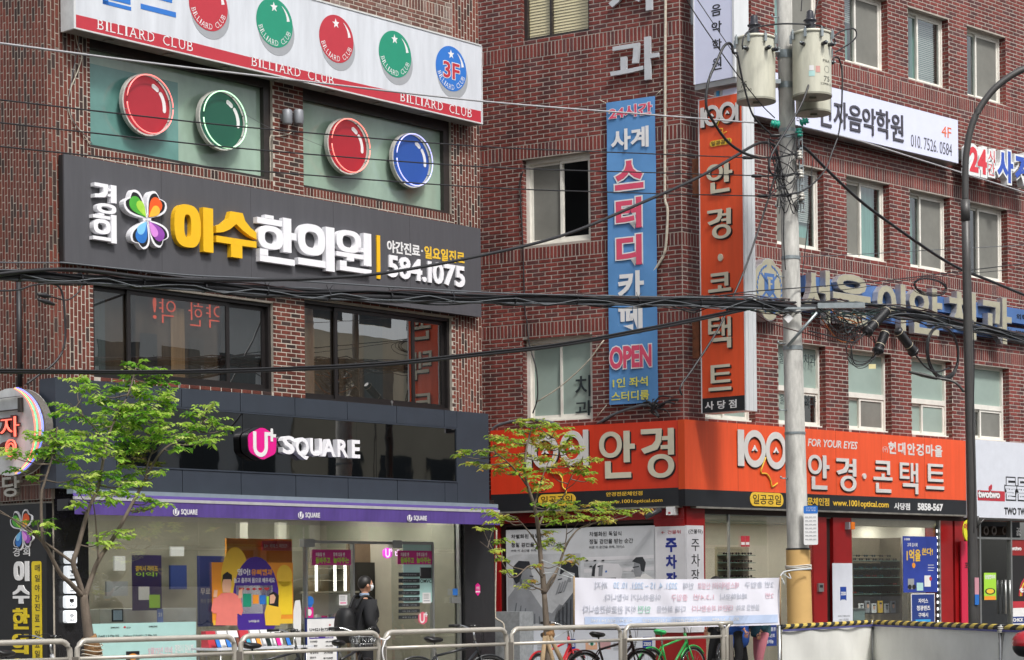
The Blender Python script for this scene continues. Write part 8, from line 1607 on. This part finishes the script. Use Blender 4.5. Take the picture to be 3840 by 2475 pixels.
mb = MB().mat(mat('silvery rope', srgb('b9bfc2'), .5, var=.1)); mb.tube(smoothpts([bw(0, 1.02), pt2(2100, 2130, -.1), pt2(2032, 2100, -.05)], 5), .007, 5); mb.tube(smoothpts([bw(0, .98), pt2(2080, 2150, -.1), pt2(2038, 2150, -.05)], 5), .006, 5); mb.tube(smoothpts([bw(0, 0), pt2(2110, 2375, -.1), pt2(2060, 2400, -.05)], 5), .006, 5); mb.tube(smoothpts([bw(1, 1.02), W(2948, 2142, 31.6), W(3040, 2133, 31.75)], 5), .012, 5); mb.tube(smoothpts([W(2935, 2150, 31.5), W(2965, 2170, 31.4), W(2958, 2150, 31.5)], 4), .008, 5); mb.tube(smoothpts([bw(1, .96), W(2932, 2170, 31.4), W(2942, 2192, 31.4)], 5), .01, 5); part('rope', mb, t, I4, stuff=True)

# ================================================================ construction barrier
M_CLO2 = mat('dirty white barrier cloth', srgb('dcdcd6'), .85, var=.1, scale=1.4); M_BY = mat('tape yellow', srgb('c9b152'), .6, var=.15); M_BK = mat('tape black', srgb('1b1b1c'), .6, var=.2); M_PB = mat('violet trim', srgb('4f4f86'), .7)
def gpt(x, y, Y): return W(x, y, Y)
BZ = 1.165
def by_depth(x, y): r = ray(x, y); return (BZ - EYE) / r[2]
B = []
for x, y in ((2922, 2352), (3272, 2333), (3752, 2351), (4160, 2362)): Y = by_depth(x, y); B.append(W(x, y, Y))
for k, lab in enumerate(('pale cloth barrier panel with striped top tube, left of the blue post', 'wide pale cloth barrier panel with striped top tube, in the middle', 'pale cloth barrier panel cut by the right picture edge')):
    A, C_ = B[k], B[k + 1]; L_ = (C_ - A).length; d_ = (C_ - A).normalized(); ang = atan2(d_.y, d_.x); M = Matrix.Translation((A.x, A.y, 0)) @ Matrix.Rotation(ang, 4, 'Z'); t = thing('barrier_panel', lab, 'barrier', M, 'cloth barrier panels at the works')
    mb = MB().mat(M_CLO2); nx, nz = 30, 10; mb.sm = True; mb.add([(.04 + (L_ - .08) * i / nx, -.02 + .02 * sin(i * .5 + j * .7) * sin(i * .21 + k), .06 + (BZ - .1) * j / nz) for j in range(nz + 1) for i in range(nx + 1)], [(j * (nx + 1) + i, j * (nx + 1) + i + 1, (j + 1) * (nx + 1) + i + 1, (j + 1) * (nx + 1) + i) for j in range(nz) for i in range(nx)]); part('cloth', mb, t)
    n = int(L_ / .155); mb = MB()
    for i in range(n): # slanted stripes round the top tube
        mb.mat(M_BY if i % 2 else M_BK); x0, x1 = L_ * i / n, L_ * (i + 1) / n; r = .033; sh = .14
        vs = []
        for xx in (x0, x1):
            for j in range(8): q = 2 * pi * j / 8; vs.append((min(L_, max(0, xx + sh * sin(q) * .5)), r * cos(q), BZ + r * sin(q)))
        mb.add(vs, [(j, (j + 1) % 8, 8 + (j + 1) % 8, 8 + j) for j in range(8)])
    part('striped_tube', mb, t); mb = MB().mat(M_PB); mb.box(.03, L_ - .03, -.045, -.036, BZ - .055, BZ - .03); part('trim', mb, t)
    mb = MB().mat(METAL); mb.tube([(0.0, 0, 0), (0.0, 0, BZ + .02)], .022, 8); mb.tube([(L_, 0, 0), (L_, 0, BZ + .02)], .022, 8); part('side_tube', mb, t)
    if k < 2: mb = MB().mat(mat('faint ghost print', srgb('a3a39e'), .85)); txt(mb, ('고객 이용', '고객 이용 안내')[k], L_ * .3, .42, L_ * .75, .56, -.048, .002); part('faint_print', mb, t)
for k, (p, c, lab) in enumerate(((B[1], BLU, 'blue and steel stanchion with rope between the barrier panels'), (B[2], METAL, 'steel tube pair with rope between the right barrier panels'))):
    t = thing('stanchion', lab, 'post', Matrix.Translation((p.x, p.y - .06, 0))); mb = MB().mat(c); mb.box(-.045, .045, -.02, .02, .25, BZ - .18); part('body', mb, t); mb = MB().mat(METAL)
    for s_ in (-.03, .03): mb.tube([(s_, -.03, 0), (s_ * .6, -.03, BZ + .03)], .016, 8)
    part('tubes', mb, t); mb = MB().mat(MATS['white rope'])
    for q in range(4): mb.tube([(.05 * cos(a), -.03 + .04 * sin(a), BZ - .06 + q * .02) for a in [2 * pi * j / 12 for j in range(13)]], .008, 4)
    part('rope', mb, t)

# ================================================================ people
M_SK = mat('skin', srgb('c08d72'), .55, var=.05); M_HAIR = mat('black hair', srgb('15130f'), .5, var=.3, scale=30); M_JK = mat('black jacket cloth', srgb('16171b'), .8, var=.2, scale=4, bump=.3, bscale=12); M_TRO = mat('black trousers', srgb('121317'), .85, var=.2); M_MASK = mat('white face mask', srgb('dfe3e6'), .7, var=.04); M_SHOE = mat('black shoe', srgb('101011'), .4)
def skin(name, parent, V, E, root, m, M=None, sub=2, label=None):
    me = bpy.data.meshes.new(name); me.from_pydata([v[:3] for v in V], E, []); me.materials.append(m); o_ = link(name, me, parent, WM[parent] if M is None else M)
    mo = o_.modifiers.new('skin', 'SKIN'); mo.use_smooth_shade = True
    for i, v in enumerate(V): r = v[3]; me.skin_vertices[0].data[i].radius = (r, v[4] if len(v) > 4 else r)
    me.skin_vertices[0].data[root].use_root = True; s_ = o_.modifiers.new('sub', 'SUBSURF'); s_.levels = sub; s_.render_levels = sub
    if label: o_['label'] = label
    return o_
def ellipsoid(mb, c, r, n=14, m2=10, z0=-1, z1=1, f=None):
    vs = []; fs = []
    for i in range(m2 + 1):
        zz_ = z0 + (z1 - z0) * i / m2; ph = math.asin(max(-1, min(1, zz_)))
        for k in range(n):
            q = 2 * pi * k / n; v = Vector((r[0] * cos(ph) * cos(q), r[1] * cos(ph) * sin(q), r[2] * sin(ph)))
            if f: v = f(v)
            vs.append((c[0] + v.x, c[1] + v.y, c[2] + v.z))
    for i in range(m2):
        for k in range(n): k2 = (k + 1) % n; fs.append((i * n + k, i * n + k2, (i + 1) * n + k2, (i + 1) * n + k))
    sm = mb.sm; mb.sm = True; mb.add(vs, fs); mb.sm = sm
def person(lab, loc, rot, H=1.72, jacket=M_JK, trousers=M_TRO, hair=M_HAIR, mask=True, long_coat=False, longhair=False, arm=.12, stride=.12):
    k = H / 1.72; t = thing('person', lab, 'person', Matrix.Translation(loc) @ Matrix.Rotation(rot, 4, 'Z') @ Matrix.Scale(k, 4)); S = stride
    V = [(0, 0, .95, .11, .09), (0, 0, 1.12, .10, .08), (.01, 0, 1.30, .10, .08), (.02, 0, 1.46, .045, .05), (.035, 0, 1.56, .05, .05), (-.01, .17, 1.37, .035), (-.035, .245, 1.13, .03), (arm, .22, .92, .028), (-.01, -.17, 1.37, .035), (-.035, -.245, 1.13, .03), (arm, -.22, .92, .028), (0, .10, .88, .09), (S * .4 + .03, .10, .50, .055), (S, .10, .10, .04), (0, -.10, .88, .09), (-S * .1 + .03, -.10, .50, .055), (-S, -.10, .10, .04), (S + .14, .10, .04, .035), (-S + .13, -.10, .04, .035)]
    E = [(0, 1), (1, 2), (2, 3), (3, 4), (2, 5), (5, 6), (6, 7), (2, 8), (8, 9), (9, 10), (0, 11), (11, 12), (12, 13), (0, 14), (14, 15), (15, 16), (13, 17), (16, 18)]; skin('body', t, V, E, 0, M_SK)
    V = [(0, 0, .82 if not long_coat else .6, .20, .18), (0, 0, 1.08, .19, .17), (-.01, 0, 1.30, .205, .175), (.01, 0, 1.43, .11, .12), (0, .20, 1.365, .09), (-.035, .26, 1.12, .075), (arm - .02, .245, .94, .058), (0, -.20, 1.365, .09), (-.035, -.26, 1.12, .075), (arm - .02, -.245, .94, .058)]; E = [(0, 1), (1, 2), (2, 3), (2, 4), (4, 5), (5, 6), (2, 7), (7, 8), (8, 9)]; skin('jacket', t, V, E, 1, jacket)
    V = [(0, 0, .95, .14, .12), (0, .095, .86, .10), (S * .4 + .03, .10, .50, .075), (S, .10, .09, .06), (0, -.095, .86, .10), (-S * .1 + .03, -.10, .50, .075), (-S, -.10, .09, .06)]; E = [(0, 1), (1, 2), (2, 3), (0, 4), (4, 5), (5, 6)]; skin('trousers', t, V, E, 0, trousers)
    for (x, y) in ((S, .10), (-S, -.10)):
        mb = MB().mat(M_SHOE); ellipsoid(mb, (x + .07, y, .0), (.145, .05, .085), 14, 6, 0, 1); part('shoe', mb, t)
    def hf(v):
        if v.x > 0: v.x *= 1.0 - .12 * max(0, -v.z / .12)
        if v.z < -.04: v.y *= .86
        return v
    hc = (.045, 0, 1.625); mb = MB().mat(M_SK); ellipsoid(mb, hc, (.096, .078, .118), 20, 16, f=hf); mb.add([(.135, -.014, 1.62), (.135, .014, 1.62), (.162, 0, 1.605), (.138, 0, 1.655)], [(0, 1, 2), (0, 2, 3), (1, 3, 2)])
    for s_ in (-1, 1): ellipsoid(mb, (.035, s_ * .08, 1.615), (.022, .012, .032), 8, 6)
    part('head', mb, t)
    mb = MB().mat(WHT)
    for s_ in (-1, 1): ellipsoid(mb, (.129, s_ * .03, 1.642), (.009, .014, .007), 8, 6)
    mb.mat(BLK)
    for s_ in (-1, 1): ellipsoid(mb, (.1365, s_ * .03, 1.642), (.004, .006, .006), 8, 6); mb.box(.128, .136, s_ * .03 - .018, s_ * .03 + .018, 1.662, 1.667)
    mb.mat(mat('lip', srgb('8d4f46'), .5)); mb.box(.118, .130, -.022, .022, 1.568, 1.576); part('face_features', mb, t)
    mb = MB().mat(hair); ellipsoid(mb, (.03, 0, 1.645), (.103, .088, .112), 20, 12, -.35 if not longhair else -1, 1, f=lambda v: Vector((min(v.x, .075 + .25 * max(0, v.z - .02)), v.y * (1 if v.x < .05 else .9), v.z)))
    ellipsoid(mb, (-.008, 0, 1.62 if not longhair else 1.6), (.056, .074, .055 if not longhair else .17), 16, 10); part('hair', mb, t)
    if mask:
        mb = MB().mat(M_MASK); n = 9; vs = []
        for j, (z, rr_) in enumerate(((1.548, .075), (1.575, .094), (1.61, .103), (1.632, .088))):
            for i in range(n): q = radians(-70 + 140 * i / (n - 1)); vs.append((.045 + (rr_ + .01) * cos(q) * 1.0, rr_ * .84 * sin(q), z))
        mb.sm = True; mb.add(vs, [(j * n + i, j * n + i + 1, (j + 1) * n + i + 1, (j + 1) * n + i) for j in range(3) for i in range(n - 1)]); mb.sm = False
        for s_ in (-1, 1): mb.tube([(.08, s_ * .078, 1.618), (.035, s_ * .088, 1.625)], .002, 4)
        part('face_mask', mb, t)
    for s_ in (-1, 1): # hands: palm and five bent fingers
        V = [(arm, s_ * .222, .93, .026, .02), (arm + .015, s_ * .22, .885, .034, .018), (arm + .02, s_ * .22, .855, .03, .016)]; E = [(0, 1), (1, 2)]; skin('hand', t, V, E, 0, M_SK, sub=1)
        for j, (dx, l) in enumerate(((-.024, .058), (-.008, .07), (.008, .074), (.024, .066))):
            b_ = (arm + .02 + dx, s_ * .22, .858); skin('finger', t, [(*b_, .0085), (b_[0] + .004, b_[1] - s_ * .006, b_[2] - l * .5, .008), (b_[0] + .004, b_[1] - s_ * .02, b_[2] - l * .92, .006)], [(0, 1), (1, 2)], 0, M_SK, sub=1)
        skin('thumb', t, [(arm + .035, s_ * .212, .90, .011), (arm + .055, s_ * .2, .872, .01), (arm + .055, s_ * .195, .845, .008)], [(0, 1), (1, 2)], 0, M_SK, sub=1)
    return t
YM = 28.6
def gw(x, Y, z=SW): v = W(x, 2300, Y); return Vector((v.x, Y, z))
man = person('man in a black jacket and white face mask walking towards the shop door', gw(1362, YM), radians(30), 1.70)
mb = MB().mat(mat('pale blue collar', srgb('8fa3bd'), .7)); mb.lathe([(.062, 1.475), (.068, 1.50), (.06, 1.515)], .02, 0, 16); part('shirt_collar', mb, man)
Mm = WM[man]
t = tag(link('backpack', None, None, Mm), 'black backpack on the back of the man in the black jacket', 'backpack')
mb = MB().mat(mat('black nylon', srgb('0e0f12'), .6, var=.25, bump=.3)); ellipsoid(mb, (-.27, 0, 1.08), (.12, .16, .24), 18, 14, f=lambda v: Vector((max(-.12, min(.10, v.x * 1.2)), max(-.155, min(.155, v.y * 1.2)), max(-.24, min(.24, v.z * 1.15))))); part('bag', mb, t)
mb = MB().mat(MATS['black nylon']); ellipsoid(mb, (-.34, 0, 1.02), (.06, .12, .13), 14, 8); part('front_pocket', mb, t)
for s_ in (-1, 1): mb = MB().mat(MATS['black nylon']); mb.tube(smoothpts([(-.16, s_ * .1, 1.30), (-.06, s_ * .13, 1.47), (.08, s_ * .14, 1.42), (.15, s_ * .15, 1.2), (.0, s_ * .2, .98)], 5), .02, 6); part('strap', mb, t)
person('person in dark clothes behind the right end of the white cloth banner', gw(2692, 33.6), radians(160), 1.68, hair=M_HAIR, mask=True)
person('person in a blue coat behind the white cloth banner, beside the pole', gw(2768, 33.0), radians(-10), 1.62, jacket=mat('blue coat cloth', srgb('2554a8'), .8, var=.15), trousers=M_TRO, long_coat=True, longhair=True)
person('person in pink trousers between the white banner and the barrier', gw(2852, 33.2), radians(200), 1.55, jacket=mat('teal jacket', srgb('28505c'), .8, var=.15), trousers=mat('pink trousers', srgb('cf7f8c'), .8, var=.1), longhair=True)
t = poster('card_notice', 'navy notice with white Korean words between the banner and the barrier', FR, .06, (2856, 2424), (2912, 2340), NAV); on(t, FR, .06, [(WHT, '주유 상품권', (2859, 2368), (2908, 2352), .01), (WHT, 'BC 포인트', (2860, 2391), (2906, 2376), .01), (WHT, '사용가능', (2864, 2414), (2900, 2398), .01)])

# ================================================================ bicycles at the railing
M_TYRE = mat('black tyre', srgb('141414'), .8); M_CHR = mat('chrome', srgb('b5b7b8'), .2, metal=.9, var=.05); M_GRIP = mat('black rubber', srgb('121214'), .6)
def bicycle(lab, u, dy, rot, frame_c, saddle_c, basket=False, dropc=None, hs=1.0):
    M = FK.M @ Matrix.Translation((u, dy, SW)) @ Matrix.Rotation(rot, 4, 'Z') @ Matrix.Scale(hs, 4); t = thing('bicycle', lab, 'bicycle', M, 'bicycles parked behind the guard rail'); fm = mat('bike paint ' + frame_c, srgb(frame_c), .3, var=.04); r = .32
    for nm, x in (('rear', 0), ('front', 1.04)):
        w = link('wheel', None, t, M); mb = MB().mat(M_TYRE); P = [(x + r * cos(q), 0, r + r * sin(q)) for q in [2 * pi * k / 36 for k in range(37)]]; mb.tube(P, .018, 6, caps=False); part('tyre', mb, w)
        mb = MB().mat(M_CHR); mb.tube([(x + (r - .025) * cos(q), 0, r + (r - .025) * sin(q)) for q in [2 * pi * k / 36 for k in range(37)]], .008, 5, caps=False); part('rim', mb, w); mb = MB().mat(M_CHR)
        for k in range(14): q = 2 * pi * k / 14; mb.tube([(x, .02 * (-1) ** k, r), (x + (r - .03) * cos(q), 0, r + (r - .03) * sin(q))], .0018, 3)
        mb.tube([(x, -.05, r), (x, .05, r)], .02, 8); o_ = part('spokes', mb, w); o_['kind'] = 'stuff'
    mb = MB().mat(fm); bb = (.42, 0, .28); sh_ = (.88, 0, .74); st = (.28, 0, .68)
    mb.tube([bb, sh_], .019, 8); mb.tube([st, (.86, 0, .80)], .017, 8); mb.tube([bb, st], .017, 8); mb.tube([(.84, 0, .86), (.90, 0, .66)], .022, 8)
    for s_ in (-1, 1): mb.tube([(0, s_ * .05, r), (bb[0], s_ * .03, bb[2])], .010, 6); mb.tube([(0, s_ * .05, r), (st[0], s_ * .02, st[2])], .009, 6); mb.tube([(.90, s_ * .03, .66), (.97, s_ * .045, .5), (1.04, s_ * .045, r)], .012, 6)
    part('frame', mb, t)
    for x in (0, 1.04): mb = MB().mat(fm); mb.tube([(x + (r + .035) * cos(q), 0, r + (r + .035) * sin(q)) for q in [radians(40 + 110 * k / 12) for k in range(13)]], .016, 6); part('mudguard', mb, t)
    sp = link('saddle_post', None, t, M) if False else None; mb = MB().mat(M_CHR); mb.tube([(.285, 0, .68), (.26, 0, .86)], .013, 8); part('seat_post', mb, t)
    mb = MB().mat(mat('saddle ' + saddle_c, srgb(saddle_c), .4)); ellipsoid(mb, (.25, 0, .885), (.14, .085, .04), 16, 8, f=lambda v: Vector((v.x, v.y * (1.0 if v.x < 0 else max(.3, 1 - v.x * 6)), v.z + (.02 if v.x < -.08 else 0)))); part('saddle', mb, t)
    mb = MB().mat(M_CHR); mb.tube([(.85, 0, .84), (.82, 0, 1.0)], .014, 8); mb.tube(smoothpts([(.70, .28, 1.06), (.76, .2, 1.06), (.83, .06, 1.01), (.83, -.06, 1.01), (.76, -.2, 1.06), (.70, -.28, 1.06)], 4), .011, 8); part('handlebar', mb, t)
    for s_ in (-1, 1): mb = MB().mat(M_GRIP); mb.tube([(.74, s_ * .23, 1.062), (.62, s_ * .315, 1.058)], .018, 8); mb.tube([(.78, s_ * .19, 1.05), (.80, s_ * .26, 1.03), (.72, s_ * .31, 1.03)], .006, 5); part('grip', mb, t)
    mb = MB().mat(M_CHR); mb.ring(.42, .28, .07, .09, -.055, -.05, 18); mb.tube([(.42, -.06, .28), (.50, -.08, .13)], .01, 6); mb.tube([(.42, .06, .28), (.34, .08, .43)], .01, 6); part('crank', mb, t)
    for (x, y, z) in ((.50, -.13, .13), (.34, .13, .43)): mb = MB().mat(M_GRIP); mb.box(x - .045, x + .045, y - .045, y + .045, z - .012, z + .012); part('pedal', mb, t)
    mb = MB().mat(M_GRIP); mb.tube(smoothpts([(.72, .2, 1.03), (.88, .12, 1.08), (.95, .02, .92), (.92, 0, .7)], 5), .004, 4); mb.tube(smoothpts([(.72, -.2, 1.03), (.9, -.1, 1.06), (.96, -.02, .9), (.93, 0, .7)], 5), .004, 4); part('brake_cable', mb, t)
    if basket:
        mb = MB().mat(M_CHR)
        for zz_, g in ((.78, .11), (.86, .125), (.95, .14)): mb.tube([(.98 - g, -g, zz_), (.98 + g, -g, zz_), (.98 + g, g, zz_), (.98 - g, g, zz_), (.98 - g, -g, zz_)], .004, 4)
        for k in range(7):
            for s_ in (-1, 1): q = -1 + 2 * k / 6; mb.tube([(.98 + q * .11, s_ * .11, .78), (.98 + q * .14, s_ * .14, .95)], .003, 3); mb.tube([(.98 + s_ * .11, q * .11, .78), (.98 + s_ * .14, q * .14, .95)], .003, 3)
        part('basket', mb, t)
    return t
def ukb(x, dy): return FK.uz(x, 2420, -dy)[0]
bicycle('dark grey bicycle behind the rail below the phone table', ukb(870, .8), .8, radians(-12), '2b2d30', '18181a')
bicycle('black bicycle with a wire basket behind the rail beside the man', ukb(1240, .6), .6, radians(24), '1b1c1f', '141416', basket=True)
bicycle('black city bicycle with mint bell behind the rail at the glass door', ukb(1560, .9), .9, radians(-18), '25272b', '151517')
bicycle('red mountain bicycle behind the rail in front of the right tree', ukb(2020, 1.0), 1.0, radians(14), 'c0242c', '131314')
bicycle('black and red bicycle behind the rail below the white banner', ukb(2190, .8), .8, radians(-8), '2a1216', '121213')
bicycle('green bicycle with a green saddle at the right end of the rail', ukb(2440, 1.0), 1.0, radians(4), '2f9a4a', '2fa35a')
bicycle('dark bicycle with a wire basket next to the green one', ukb(2700, 1.2), 1.2, radians(30), '202226', '131315', basket=True)
bicycle('silver bicycle at the far left picture edge behind the rail', ukb(-60, .8), .8, radians(0), 'b8babd', '1a1a1a')
t = thing('helmet', 'red and black helmet of a rider at the right picture edge', 'helmet', Matrix.Translation(W(3846, 2412, 22))); mb = MB().mat(mat('red helmet shell', srgb('a31420'), .2, coat=.6, var=.05)); ellipsoid(mb, (0, 0, 0), (.14, .16, .13), 20, 10, -.2, 1); part('shell', mb, t); mb = MB().mat(BLK); ellipsoid(mb, (-.0, 0, -.03), (.135, .15, .12), 18, 8, -1, .1); part('visor', mb, t)
